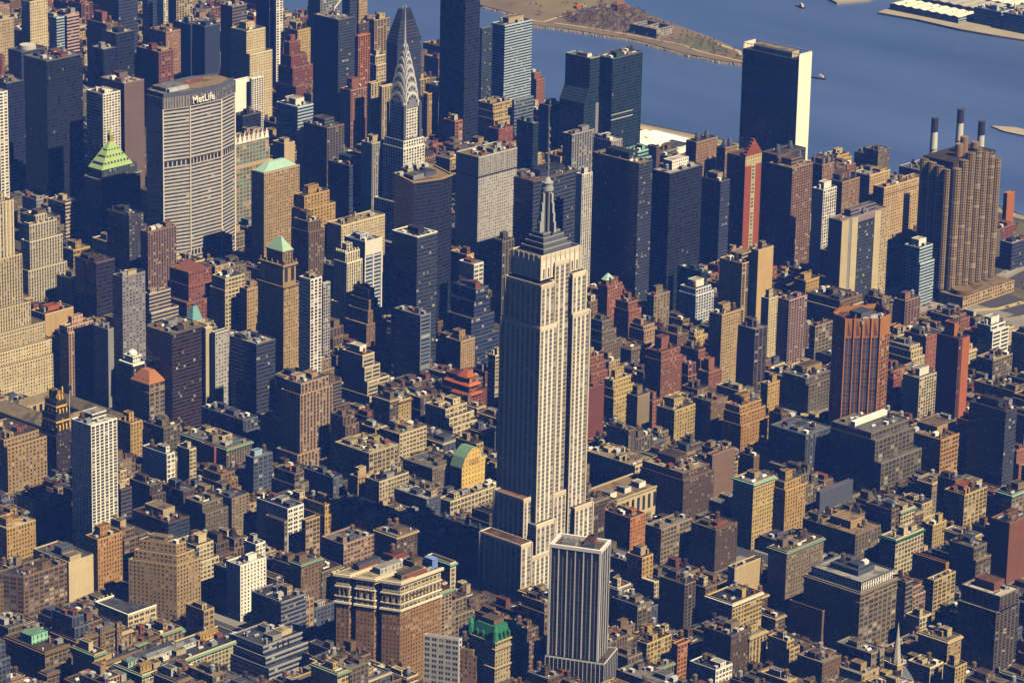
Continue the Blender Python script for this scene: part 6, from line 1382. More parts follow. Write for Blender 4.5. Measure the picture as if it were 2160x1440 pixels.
cr_ = t_.nodes.new('ShaderNodeMapRange'); cr_.inputs[1].default_value = .2; cr_.inputs[2].default_value = .8; t_.links.new(n2_, cr_.inputs[0]); n2_ = cr_.outputs[0]
t_.links.new(g_.mix(n2_, (.042,.08,.23,1), (.085,.14,.34,1)), b_.inputs['Base Color']); b_.inputs['Roughness'].default_value = .32
bp_ = t_.nodes.new('ShaderNodeBump'); bp_.inputs['Strength'].default_value = .5; bp_.inputs['Distance'].default_value = 1.2
t_.links.new(n_, bp_.inputs['Height']); t_.links.new(bp_.outputs[0], b_.inputs['Normal'])
o = sheet('river_water', [(-9000,-9000),(14000,-9000),(14000,14000),(-9000,14000)], -2.2, m_); 
SH = [(1240,-3000),(1262,392),(1276,437),(1290,663),(1277,837),(1262,987),(1270,1182),(1310,1403),(1420,2100),(1600,3200),(2300,7000)]
sheet('ground', SH + [(-6000,7000),(-6000,-6000),(1150,-6000)], 0, GROUND, 4)
PAVE = flat('pavement', (.20,.19,.175), .9, .05, .3)
AVX = [-1700,-1415,-1130,-860,-585,-300,0,155,311,467,622,838,1067]
b = MB()
for i in range(len(AVX)-1):
    for k in range(18,66):
        y0, y1 = (k-34)*80.5+(11 if k in (34,42) else 5.5), (k-33)*80.5-(11 if k+1 in (34,42) else 5.5)
        x0, x1 = AVX[i]+9, AVX[i+1]-9
        if x0 > 600 and y0 > 2200: continue
        if x0 > 930-90 and 150 < y0 < 330: x1 = min(x1, 925)
        b.box(x0,y0,.004,x1,y1,.14,PAVE)
o = b.build('pavement'); structure(o)
LANE = flat('road_line', (.7,.68,.6), .8, .2, .1)
LIGHTROAD = flat('concrete_road', (.24,.22,.18), .9, .05, .3)
SAND = flat('ochre_ramp', (.42,.33,.16), .9, .05, .3)
GRASS = flat('dry_grass', (.095,.085,.045), .95, .03, .7)
def strip(name, pts, wd, z, mat):
    b = MB(); L = []; R = []
    for i, p in enumerate(pts):
        a = Vector(pts[max(i-1,0)]); c = Vector(pts[min(i+1,len(pts)-1)]); d = (c-a).normalized(); n = Vector((-d.y, d.x))*wd/2
        L.append((p[0]+n.x,p[1]+n.y,z)); R.append((p[0]-n.x,p[1]-n.y,z))
    for i in range(len(pts)-1): b.face([R[i],R[i+1],L[i+1],L[i]], mat)
    return structure(b.build(name))
sheet('lawn', [(955,150),(1060,140),(1060,225),(1010,225),(985,215)], .15, GRASS)
sheet('field', [(1085,262),(1230,240),(1235,392),(1085,392)], .15, GRASS)
strip('highway', [(760,252),(880,247),(970,249),(1090,268),(1180,262)], 17, .16, LIGHTROAD)
strip('road_line', [(760,252.5),(880,247.5),(970,249.5),(1090,268.5),(1180,262.5)], .5, .17, LANE)
strip('ramp', [(1010,190),(966,186),(930,190),(905,205),(900,225),(915,243)], 8, .17, SAND)
strip('service_road', [(780,205),(880,170),(960,140),(1060,120)], 12, .16, LIGHTROAD)
strip('riverside_drive', [(1247,300),(1252,400),(1262,440),(1272,660),(1262,840),(1248,985),(1256,1180)], 14, .16, LIGHTROAD)
# plaza and promenade by the white assembly hall
sheet('plaza', [(1115,690),(1190,690),(1190,1090),(1115,1090)], .16, flat('plaza_paving', (.33,.29,.22), .9, .05, .3))
sheet('promenade', [(1243,690),(1256,690),(1246,1000),(1232,1000)], .5, flat('promenade', (.42,.34,.2), .9, .1, .3), .4)
# long island in the river
ISL = flat('island_soil', (.15,.115,.07), .95, .012, .9)
near = [(1612,1090),(1597,1135),(1594,1195),(1603,1255),(1606,1307),(1596,1348),(1585,1407),(1569,1453),(1600,1509),(1606,1584),(1625,1760),(1640,2400)]
far = [(1880,2400),(1830,1760),(1804,1510),(1775,1464),(1754,1415),(1731,1353),(1712,1289),(1698,1234),(1661,1143),(1625,1092)]
sheet('island', far[::-1] + near[::-1], 1.5, ISL, 5)
rng = random.Random(5)
ROCK = flat('shore_rock', (.34,.30,.24), .95, .2, .6)
def rocks(name, line, n, seed):
    """riprap strewn along a shore: nobody could count the stones"""
    r = random.Random(seed); b = MB()
    for _ in range(n):
        i = r.randrange(len(line)-1); t = r.random(); x = line[i][0]*(1-t)+line[i+1][0]*t + r.uniform(-3.5,1.5); y = line[i][1]*(1-t)+line[i+1][1]*t + r.uniform(-3,3); s = r.uniform(.3,1.2)
        b.cyl(x, y, -2.4, -.2+s*.9, s*1.5, s*.6, ROCK, 5)
    o = b.build(name); o['kind'] = 'stuff'; return o
rocks('shore_rocks', near[:10], 1300, 3)
PATH = flat('gravel_path', (.42,.33,.19), .95, .1, .3)
strip('path', [(1584,1481),(1593,1455),(1640,1462),(1694,1456),(1742,1463)], 5, 1.52, PATH)
strip('path', [(1615,1100),(1618,1187),(1632,1230),(1625,1297),(1618,1359),(1600,1440)], 3.5, 1.52, PATH)
strip('path', [(1625,1110),(1660,1150),(1672,1200)], 6, 1.524, PATH)
sheet('grass', [(1640,1160),(1665,1180),(1690,1250),(1640,1260),(1625,1200)], 1.51, flat('island_grass', (.105,.11,.05), .95, .03, .6))
sheet('grass', [(1640,1470),(1760,1480),(1790,1540),(1650,1560)], 1.51, flat('island_grass_dry', (.17,.14,.06), .95, .03, .6))
# bare woodland on the island: one mass of twiggy crowns
BARE = plain('bare_twigs', .95, nsc=.3, amp=.6)
def twigs(name, n, place, seed, col, label=None):
    r = random.Random(seed); b = MB()
    for _ in range(n):
        x, y, z0 = place(r); h = r.uniform(5, 10); R = r.uniform(2.0, 4.0)
        b.cyl(x, y, z0, z0+h*.4, .25, .15, BARE, 4, False)
        for k in range(14):
            a = r.uniform(0, 6.28); e = r.uniform(.1, 1.3); q = Vector((x+math.cos(a)*R*math.cos(e)*r.uniform(.3,1), y+math.sin(a)*R*math.cos(e)*r.uniform(.3,1), z0+h*.42+math.sin(e)*h*.55*r.uniform(.4,1)))
            s = r.uniform(.5, 1.1); u = Vector((r.uniform(-1,1), r.uniform(-1,1), r.uniform(-1,1))).normalized()*s; v = u.cross(Vector((r.uniform(-1,1), r.uniform(-1,1), .3))).normalized()*s
            b.face([q-u, q+v, q+u*1.1, q-v*.8], BARE)
    o = b.build(name, None, col); return o
def isl_place(r):
    while True:
        x, y = r.uniform(1600, 1740), r.uniform(1290, 1460)
        if x > 1610+max(0,(y-1400))*.2 and x < 1690+(y-1290)*.45 and not (1606 < x < 1680 and 1262 < y < 1345 and r.random() < .8): return x, y, 1.5
o = twigs('bare_woodland', 420, isl_place, 8, (.16,.11,.075)); o['kind'] = 'stuff'
def isl_all(r):
    y = r.uniform(1110,1560); return (r.uniform(1612+max(0,1250-y)*.05, 1625+(y-1090)*.38), y, 1.5)
o = twigs('bare_woodland', 170, isl_all, 19, (.15,.115,.075)); o['kind'] = 'stuff'
o = twigs('bare_woodland', 300, lambda r: (r.uniform(1640,1800), r.uniform(1580,2000), 1.5), 9, (.15,.11,.07)); o['kind'] = 'stuff'
# far shore with the white sheds
QL = flat('quay', (.30,.27,.21), .95, .03, .5)
sheet('far_shore', [(2003,1170),(2009,1104),(2004,1022),(2009,970),(2018,915),(2035,700),(3600,300),(3600,1500),(2300,1210),(2110,1185)], 1.0, QL, 4)
sheet('far_shore', [(2010,1250),(2060,1230),(2300,1300),(3600,1700),(3600,5000),(2400,4000),(2035,1300)], 1.0, QL, 4)
structure(sheet('low_islet', [(1583,668),(1572,640),(1576,560),(1598,560),(1600,640)], -.2, ROCK, 3))

def metal_tower(): pass
# ---------------------------------------------------------------- the tallest tower
def build_esb():
    t = thing('stone_skyscraper', 'tallest pale limestone tower at the centre with setbacks, metal mast and antenna', 'skyscraper', (-106,-65,0))
    ox, oy = -106, -65
    def blk(nm, x0, y0, x1, y1, z0, z1, roof='terracotta', kw='e', ks='e'):
        b = MB(); b.wbox(x0-ox,y0-oy,z0,x1-ox,y1-oy,z1,kw,ks); o = b.build(nm, t, 'lime')
        roof_part(t, x0-ox, y0-oy, x1-ox, y1-oy, z1, 'terrace', roof, 'lime', .9)
        # pale band of stone below the parapet and pale corner piers
        b = MB(); b.ring(x0-ox,y0-oy,x1-ox,y1-oy,z1-3.2,z1,.01,TRIM,.18); b.build('stone_band', t, (.66,.57,.44))
        for (px_, py_) in ((x0,y0),(x1,y0),(x0,y1)):
            if z1-z0 > 8:
                b = MB(); b.box(px_-ox-.75,py_-oy-.75,z0,px_-ox+.75,py_-oy+.75,z1-.1,TRIM); b.build('corner_pier', t, (.66,.57,.44))
        return o
    blk('base', -144,-75,-15,-10,0,26)
    blk('west_wing', -134,-74.6,-121,-27,26.9,80.7)
    blk('wing', -121,-70,-44,-20,26.9,64,'tan')
    blk('wing', -110,-69.6,-87,-50,64.9,91)
    blk('wing', -116,-60,-106,-26,64.9,113)
    blk('wing', -61,-69.4,-38,-30,64.9,94)
    blk('wing', -87,-63.5,-61,-45,64.9,110)
    blk('wing', -128,-60,-116,-30,64.9,78)
    # shaft: two wings either side of a recessed centre
    blk('shaft', -106,-65,-84.5,-21,64.9,263,'tan')
    blk('shaft', -84.5,-60.5,-65.5,-27,64.9,314,'tan')
    blk('shaft', -65.5,-65,-44,-21,64.9,266,'tan')
    blk('shaft', -105,-64.2,-88,-24,263.9,299,'tan')
    blk('shaft', -66,-64.2,-49,-24,266.9,301,'tan')
    blk('shaft', -88,-60.2,-66,-25,263.9,299,'tan')
    blk('crown', -101,-59.5,-52,-27,301.9,322,'brown','x','x')
    for i in range(9):      # ribs and slots of the crown
        X = -100+i*5.9; b = MB(); b.box(X-.7-ox,-60.1-oy,302,X+.7-ox,-59.5-oy,322.6,TRIM); b.build('crown_rib', t, (.72,.62,.47))
        if i < 8:
            b = MB(); b.box(X+2.3-ox,-59.75-oy,303,X+3.6-ox,-59.5-oy,311,TRIM); b.build('crown_window', t, 'black')
    for i in range(6):
        Y = -57+i*5.6; b = MB(); b.box(-101.6-ox,Y-.6-oy,302,-101-ox,Y+.6-oy,322.6,TRIM); b.build('crown_rib', t, (.60,.54,.45))
    # deck steps
    for i, (e, z0, z1) in enumerate(((0,322,326),(2.4,326,330),(4.4,330,334),(6.6,334,337))):
        b = MB(); b.box(-94+e-ox,-56+e-oy,z0+.02,-60-e-ox,-31-e-oy,z1,TRIM); b.build('deck_step', t, (.10,.11,.13))
        b = MB(); b.ring(-94+e-ox,-56+e-oy,-60-e-ox,-31-e-oy,z1-.7,z1+.5,.4,TRIM,.25); b.build('deck_rail', t, (.26,.27,.30))
    cx, cy = -77-ox, -43.5-oy
    b = MB(); b.cyl(cx,cy,337,372,4.6,4.3,METAL,16); b.build('mast', t, (.42,.44,.46))
    b = MB(); b.cyl(cx,cy,372,374.5,5.1,5.1,TRIM,20); b.cyl(cx,cy,374.5,378,4.3,4.3,TRIM,20); b.cyl(cx,cy,378,379,4.9,4.9,TRIM,20); b.cyl(cx,cy,379,383,3.6,1.4,TRIM,20); b.build('dome', t, (.38,.39,.42))
    for dx, dy in ((1,0),(-1,0),(0,1),(0,-1)):   # buttress fins
        b = MB()
        for (r0, r1, z0, z1) in ((3.6,9.4,337,346),(3.6,8.2,346,354),(3.6,7.1,354,362),(3.6,6.0,362,370)):
            p = Vector((dy,dx,0)); a = Vector((cx+dx*r0,cy+dy*r0,0)); c = Vector((cx+dx*r1,cy+dy*r1,0))
            xs = sorted((a.x-abs(dy)*1.1, c.x+abs(dy)*1.1)); ys = sorted((a.y-abs(dx)*1.1, c.y+abs(dx)*1.1)); b.box(xs[0],ys[0],z0+.02,xs[1],ys[1],z1,TRIM)
        b.build('mast_fin', t, (.38,.39,.42))
    for i in range(4):
        a = math.pi/4+i*math.pi/2; b = MB(); b.box(cx+math.cos(a)*4.4-.8,cy+math.sin(a)*4.4-.8,337,cx+math.cos(a)*4.4+.8,cy+math.sin(a)*4.4+.8,371,TRIM); b.build('mast_strip', t, (.06,.065,.08))
    b = MB(); b.cyl(cx,cy,384,402,1.0,.9,TRIM,8); b.cyl(cx,cy,402,428,.75,.6,TRIM,8); b.cyl(cx,cy,428,443,.35,.1,TRIM,6)
    for z in (390,396,405,411,417,423): b.box(cx-1.15,cy-1.15,z,cx+1.15,cy+1.15,z+2.2,TRIM)
    b.build('antenna', t, (.16,.17,.20))
build_esb()

# ---------------------------------------------------------------- metal-crowned tower
def build_metal_crown():
    ox, oy = 494, 672
    t = thing('art_deco_skyscraper', 'art deco tower with sunburst steel arches narrowing to a needle spire', 'skyscraper', (ox,oy,0))
    def blk(nm, x0,y0,x1,y1,z0,z1,k='g',roof='grey',col='white'):
        b = MB(); b.wbox(x0-ox,y0-oy,z0,x1-ox,y1-oy,z1,k,k); b.build(nm, t, col); roof_part(t,x0-ox,y0-oy,x1-ox,y1-oy,z1,'terrace',roof,col,1)
    blk('base', 478,660,540,716,0,62); blk('lower_shaft', 486,666,534,708,63,105)
    blk('shaft', 494,672,527,703,106,164); blk('shaft', 495,673,526,702,165,172)
    blk('upper_shaft', 499,677,523,699,173,212)
    for (a,e) in ((499,677),(523,677),(499,699)):    # boxes on the corners, recess shade put into their slate colour
        b = MB(); b.box(a-ox-1.9,e-oy-1.9,173,a-ox+1.9,e-oy+1.9,211,TRIM); b.build('recess_shade', t, 'slate')
        b = MB(); b.cyl(a-ox,e-oy,164,170,2.6,2.2,METAL,10); b.build('corner_urn', t, (.6,.6,.62))
    cx, cy = 511-ox, 688-oy
    tiers = [(11.8,207,225),(10.9,216,235),(9.6,226,245),(8.0,236,254),(6.3,246,262),(4.6,255,268),(3.0,263,275)]
    prev = None
    for k, (r, z0, z1) in enumerate(tiers):
        b = MB(); n = 10; q = r*.93; h = z1-z0
        prof = [(math.cos(math.pi*i/n)*q, z0+math.sin(math.pi*i/n)*h) for i in range(n+1)]   # from +q to -q
        for ax in (0,1):
            P = lambda u, v, z: (cx+u, cy+v, z) if ax == 0 else (cx-v, cy+u, z)
            for i in range(n):
                (u0,a0),(u1,a1) = prof[i], prof[i+1]; b.face([P(u0,-r,a0),P(u0,r,a0),P(u1,r,a1),P(u1,-r,a1)], METAL)
            for s in (-1,1):
                fan = [P(u,s*r,a) for u,a in prof]; b.face(fan if s > 0 else fan[::-1], METAL)
        b.box(cx-q,cy-q,z0-6,cx+q,cy+q,z0,METAL)
        b.build('arch_vault', t, (.42,.43,.47))  # darker steel, so the rims' painted highlights stand out
        # arch rims with steel highlights in their pale colour; triangular windows under them
        for ax in (0,1):
            P = lambda u, v, z: (cx+u, cy+v, z) if ax == 0 else (cx+v, cy+u, z)
            b = MB()
            for i in range(n):
                (u0,a0),(u1,a1) = prof[i], prof[i+1]; f = .80
                b.face([P(u0*f,-r-.25,z0+(a0-z0)*f),P(u0,-r-.25,a0),P(u1,-r-.25,a1),P(u1*f,-r-.25,z0+(a1-z0)*f)], METAL)
            b.build('arch_rim', t, (.97,.97,.97))
            for i in range(1, 6 if k < 5 else 4):
                a = math.pi*i/(6 if k < 5 else 4); u, z = math.cos(a)*q*.62, z0+math.sin(a)*h*.62; s = r*.11+.2; du, dz = math.cos(a), math.sin(a)
                b = MB(); b.face([P(u-dz*s,-r-.3,z+du*s), P(u+dz*s,-r-.3,z-du*s), P(u+du*s*2.2,-r-.3,z+dz*s*2.2)], TRIM)
                b.face([P(u+dz*s,-r-.3,z-du*s), P(u-dz*s,-r-.3,z+du*s), P(u+du*s*2.2,-r-.3,z+dz*s*2.2)], TRIM); b.build('arch_window', t, 'black')
    b = MB(); b.cyl(cx,cy,270,280,2.2,1.3,METAL,8,False); b.cyl(cx,cy,280,319,1.3,.12,METAL,8,False); b.build('spire', t, (.62,.64,.70))
build_metal_crown()

# ---------------------------------------------------------------- octagon tower
def build_octagon():
    P = [(250,812),(250,786),(281,778),(326,778),(356,789),(356,813),(326,824),(281,824)]; ox, oy = 250, 786
    t = thing('octagonal_office_tower', 'wide octagonal concrete office tower with white sign lettering under its roof', 'skyscraper', (ox,oy,0))
    L = [(a-ox,b-oy) for a,b in P]
    def sc(f): 
        mx, my = sum(p[0] for p in L)/8, sum(p[1] for p in L)/8; return [(mx+(p[0]-mx)*f, my+(p[1]-my)*f) for p in L]
    
    for z0, z1 in ((0,66),(72,166),(172,229)):
        b = MB(); b.prism(L, z0, z1, 'm', ROOF); b.build('wall', t, (.52,.50,.49))
    
    for z0, z1 in ((66,72),(166,172)):
        b = MB(); b.prism(sc(.985), z0, z1, 'k'); b.build('plant_band', t, (.5,.45,.4))
    b = MB(); b.prism(sc(.995), 229, 241, 'v', ROOF); b.build('louvre_band', t, (.18,.17,.18))
    for i in (1,2,3,4):
        a, c = L[i], L[(i+1) % 8]; n = 10
        for q in range(n):
            f = (q+.5)/n; X, Y = a[0]+(c[0]-a[0])*f, a[1]+(c[1]-a[1])*f
            if 1 <= i <= 1: 
                b = MB(); b.box(X-.3,Y-.6,229,X+.3,Y-.1,241,TRIM); b.build('louvre_fin', t, (.5,.46,.42))
    b = MB(); b.prism(sc(.975), 241, 246, 'x'); b.build('parapet', t, 'slate')
    b = MB(); b.face([(p[0],p[1],244) for p in sc(.97)], ROOF); b.build('roof', t, 'tan')
    b = MB(); b.wbox(12,8,244,40,30,248,'x','x',ROOF); b.build('penthouse', t, 'grey')
    for i in range(5):
        link('cooling_unit', COOL, t, 'silver', (16+i*5.5, 6, 244.0))
    for i in range(3):
        b = MB(); b.cyl(60+i*9, 24+i*2, 244.0, 244.5, 4.2, 4.2, TRIM, 16); b.build('roof_disc', t, (.20,.07,.06))
    for i in range(1,8):
        a = L[i]; b = MB(); b.box(a[0]-.7,a[1]-.7,0,a[0]+.7,a[1]+.7,229,TRIM)
        if i in (1,2,3,4): b.build('corner_pier', t, (.72,.64,.54))
    cu = bpy.data.curves.new('sign_lettering','FONT'); cu.body = 'MetLife'; cu.size = 10.5; cu.extrude = .5; cu.offset = .1
    o = bpy.data.objects.new('sign_lettering', cu); C.objects.link(o)
    me = bpy.data.meshes.new_from_object(o.evaluated_get(bpy.context.evaluated_depsgraph_get())); bpy.data.objects.remove(o)
    sg = flat('sign_white', (.85,.85,.82), .6, 1, 0); me.materials.clear(); me.materials.append(sg)
    o = link('sign_lettering', me, t); o.location = (30.5, -9.0, 230); o.rotation_euler = (math.pi/2, 0, 0)
    o.location = (33.5, -9.2, 231.4)
build_octagon()

# ---------------------------------------------------------------- heroes drawn from the measured table
def corb(t, x0,y0,x1,y1,z,h,out,col,nm='cornice'):
    b = MB(); b.ring(x0,y0,x1,y1,z,z+h,.01,TRIM,out); return b.build(nm, t, col)
def H_helmsley(r):
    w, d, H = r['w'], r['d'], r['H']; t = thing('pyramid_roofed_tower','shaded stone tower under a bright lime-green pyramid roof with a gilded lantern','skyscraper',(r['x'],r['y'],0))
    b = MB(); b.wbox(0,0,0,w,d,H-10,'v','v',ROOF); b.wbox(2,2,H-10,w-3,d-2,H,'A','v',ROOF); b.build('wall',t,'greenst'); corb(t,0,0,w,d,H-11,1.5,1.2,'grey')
    b = MB(); b.pyr(3,3,w*.86,d-1,H+.1,H+27,TRIM,2.2,1.6); b.build('pyramid_roof',t,'limegreen')
    cx, cy = (3+w*.86)/2, (3+d-1)/2
    for row,(q,s) in enumerate(((.18,8),(.42,6),(.64,4))):
        for i in range(s):
            f = (i+.5)/s; X0 = 3+(cx-3)*q; X1 = w*.86-(w*.86-cx)*q; X = X0+(X1-X0)*f; Y = 3+(cy-3)*q; z = H+27*q
            b = MB(); b.box(X-.9,Y-.9,z,X+.9,Y+1.5,z+2.2,TRIM); b.build('dormer',t,'slate')
            if i < s-1:
                Y = 3+(cy-3)*q+((d-1)-(d-1-cy)*q-(3+(cy-3)*q))*f; b = MB(); b.box(X0-.9,Y-.8,z,X0+1.5,Y+.8,z+2.2,TRIM); b.build('dormer',t,'slate')
    b = MB(); b.box(cx-2.4,cy-2,H+27.1,cx+2.4,cy+2,H+34,TRIM); b.build('lantern',t,'gold'); b = MB(); b.cyl(cx,cy,H+34,H+41,2.2,.6,TRIM,8); b.cyl(cx,cy,H+41,H+52,.4,.08,TRIM,6); b.build('lantern_dome',t,'limegreen')
def H_wedge(r):
    w, H = r['w'], r['H']; d = max(18, r['d']); t = thing('wedge_topped_tower','dark tower with steep sloping shoulders behind the needle spire, at the river','tower',(r['x'],r['y'],0))
    b = MB(); b.wbox(0,0,0,w,d,H,'r','r'); b.build('wall',t,'navy'); b = MB(); b.pyr(0,0,w,d,H,H+40,ROOF,w*.17,d*.2); b.build('sloped_crown',t,'navy')
    for i in range(1,7):
        z = H+i*4; f = 1-i*4/40; cx, cy = w/2, d/2; a, e = w*.17+(w*.33)*f, d*.2+(d*.3)*f; b = MB(); b.ring(cx-a,cy-e,cx+a,cy+e,z,z+.8,.01,TRIM,.5); b.build('crown_ledge',t,'slate')
    for i in range(2):
        b = MB(); b.cyl(w/2-3+i*6,d/2,H+40,H+43,1.2,1.2,TRIM,8); b.build('roof_vent',t,'grey')
def H_dormers(r):
    w, d, H = r['w'], r['d'], r['H']; t = thing('gilt_ribbed_block','low block with two rows of golden ribs below the metal-crowned tower','building',(r['x'],r['y'],0))
    b = MB(); b.wbox(0,0,0,w,d,H-12,'v','v',ROOF); b.build('wall',t,'bronze'); b = MB(); b.wbox(2,2,H-12,w-2,d-1,H,'x','x',ROOF); b.build('penthouse',t,'bronze')
    for k in range(2):
        for i in range(13):
            X = 1+(w-2)*i/12; z = H-10+k*5.6; b = MB(); b.face([(X-.6,-.6+k,z-5),(X+.6,-.6+k,z-5),(X+.6,2.5+k,z+1),(X-.6,2.5+k,z+1)],TRIM); b.box(X-.6,-.8+k,z-5.2,X+.6,-.4+k,z-4.4,TRIM); b.build('gilt_rib',t,'gold')
    for i in range(5):
        Y = 1+(d-2)*i/4; b = MB(); b.box(-.5,Y-.5,H-13,.1,Y+.5,H-1,TRIM); b.build('gilt_rib',t,'gold')
def H_diamond(r):
    P = [(340,509),(372,500),(391,503),(405,543),(352,548)]; ox, oy = 340, 509; t = thing('black_glass_tower','broad black glass tower with faceted tan-rimmed roof in front of the metal-crowned one','skyscraper',(ox,oy,0))
    L = [(a-ox,b-oy) for a,b in P]; b = MB(); b.prism(L,0,188,'c',ROOF); b.build('wall',t,'black')
    b = MB(); b.face([(p[0],p[1],188.1) for p in L],ROOF); b.build('roof',t,'tan')
    for i in range(5):
        a, c = L[i], L[(i+1)%5]; b = MB(); b.beam((a[0],a[1],188.9),(c[0],c[1],188.9),1.5,TRIM); b.build('roof_rim',t,'tan')
    for (x0,y0,x1,y1,h,c) in ((8,8,24,22,5,'grey'),(28,10,44,28,4,'slate'),(16,24,40,34,7,'beige')):
        b = MB(); b.wbox(x0,y0,188.2,x1,y1,188+h,'x','x',ROOF); b.build('penthouse',t,c)
    for i in range(4): link('cooling_unit',COOL,t,'silver',(12+i*8,30-i*4,188.2+(7 if i in (1,2,3) else 0)))
def H_slant(r):
    x,y,w,d,H = r['x'],r['y'],18,r['d'],r['H']; t = thing('slanted_glass_tower','green glass tower flaring outward at mid height, left of its mirror-green twin','skyscraper',(x,y,0))
    z1, z2 = H-36, H-54; b = MB(); K = facade('c')
    b.wbox(0,0,z1,w,d,H,'c','c'); 
    fh = 3.8; n = round(d/2.2)
    b.face([(-9,d,z2),(-9,0,z2),(0,0,z1),(0,d,z1)],K,[(0,z2/fh),(n,z2/fh),(n,z1/fh+1),(0,z1/fh+1)])
    b.face([(-9,0,z2),(w+9,0,z2),(w,0,z1),(0,0,z1)],K,[(0,z2/fh),(12,z2/fh),(10,z1/fh),(2,z1/fh)]); b.face([(w+9,0,z2),(w+9,d,z2),(w,d,z1),(w,0,z1)],K,[(0,0),(n,0),(n,6),(0,6)]); b.face([(w+9,d,z2),(-9,d,z2),(0,d,z1),(w,d,z1)],K)
    b.wbox(-9,0,0,w+9,d,z2,'c','c'); b.build('wall',t,'greengl'); roof_part(t,0,0,w,d,H,'roof','greyl',(.3,.33,.33)); b = MB(); b.wbox(4,8,H,12,d-14,H+4,'x','x',ROOF); b.build('penthouse',t,'white')
    b = MB(); b.box(w*.0+12,-.4,0,w+9,0,z2-2,TRIM); b.build('pale_end_panel',t,'grey')
def H_secretariat(r):
    x,y,w,d,H = r['x'],r['y'],r['w'],r['d'],r['H']; t = thing('slab_tower','tall thin slab with dark glass west side and blank white marble end','skyscraper',(x,y,0))
    b = MB(); b.wbox(0,.6,0,w,d-.6,H-8,'c','x',ROOF); b.build('glass_wall',t,'bluegl')
    for yy in (0,d-.6):
        b = MB(); b.box(-.4,yy,0,w+.4,yy+.6,H,TRIM); b.build('marble_end',t,(.86,.80,.68))
    b = MB(); b.box(-.4,0,H-.8,.3,d,H,TRIM); b.build('screen_rail',t,(.5,.5,.5)); b = MB(); b.box(w-.3,0,H-.8,w+.4,d,H,TRIM); b.build('screen_rail',t,(.5,.5,.5))
    for i in range(17):
        for xx in (-.2,w-.1):
            b = MB(); Y = 2+(d-4)*i/16; b.box(xx,Y-.2,H-8,xx+.3,Y+.2,H-.8,TRIM); b.build('screen_post',t,(.35,.36,.38))
    b = MB(); b.wbox(6,16,H-8,w-5,d-12,H-.5,'x','x',ROOF); b.build('penthouse',t,'cream')
    for zf in (.33,.62,.86):
        b = MB(); b.box(-.25,.8,H*zf,0,d-.8,H*zf+2.4,TRIM); b.build('louvre_band',t,'navy')
def H_redgable(r):
    w,d,H = r['w'],r['d'],r['H']; t = thing('red_fronted_tower','slender red-fronted tower with a beige band and stepped red gable top','apartment tower',(r['x'],r['y'],0))
    b = MB(); b.wbox(0,.5,0,w,d+12,H-1,'b','x'); b.build('wall',t,'brownbl'); b = MB(); b.box(-.2,0,0,w+.2,.5,H-11,TRIM); b.build('red_front',t,'red')
    b = MB(); b.wbox(-.2,-.05,H-11,w+.2,.5,H,'x','Y'); b.build('beige_band',t,'beige')
    b = MB(); b.prism([(w*.38,-.35),(w*.62,-.35),(w*.62,0),(w*.38,0)],0,H-11,'P',TRIM); b.build('window_strip',t,'cream')
    for i in range(6):
        b = MB(); e = w*.09*i; b.box(e,.0,H+.02+i*3.0,w-e,4,H+3.0+i*3.0,TRIM)
        if w-2*e > 2: b.build('gable_step',t,'red')
    roof_part(t,0,4,w,d+12,H-1,'roof','brown','brown')
def H_corinthian(r):
    x,y,w,d,H = r['x'],r['y'],r['w'],r['d'],r['H']; t = thing('scalloped_tower','huge sandy apartment tower of bundled half-round balcony bays','apartment tower',(x,y,0))
    b = MB(); b.wbox(4,8,0,w-4,d+14,H-4,'b','b',ROOF); b.build('core',t,'brownd')
    n = 7; rad = w/n/2
    for i in range(n):
        h = [H-10,H-3,H+3,H+6,H,H-5,H-12][i]; b = MB(); m = 12; cx = rad+i*2*rad
        pts = [(cx+math.cos(math.pi*2*k/m)*(rad-1.5), 5+math.sin(math.pi*2*k/m)*(rad-.2)) for k in range(m)]; b.prism(pts,14,h,'b',ROOF); b.build('bay',t,'sand')
    for j in range(4):
        b = MB(); cy = 14+j*10.5; pts = [(3+math.cos(math.pi*2*k/12)*5, cy+math.sin(math.pi*2*k/12)*5) for k in range(12)]; b.prism(pts,14,H-12+2*j,'b',ROOF); b.build('bay',t,'sand')
    for j in range(4):
        b = MB(); cy = 14+j*10.5; pts = [(w-3+math.cos(math.pi*2*k/12)*5, cy+math.sin(math.pi*2*k/12)*5) for k in range(12)]; b.prism(pts,14,H-16+2*j,'b',ROOF); b.build('bay',t,'sand')
    for (a,e,h) in ((w*.35,20,14),(w*.55,26,18),(w*.72,22,10)):
        b = MB(); b.cyl(a,e,H-4,H-4+h,4.5,4.5,TRIM,14); b.build('roof_drum',t,'brownst')
    b = MB(); b.wbox(-6,-22,0,w+4,10,13,'A','P',ROOF); b.build('podium',t,'sand'); b = MB(); b.cyl(w*.1,-10,13,18,11,11,TRIM,22); b.build('podium_drum',t,'brown')
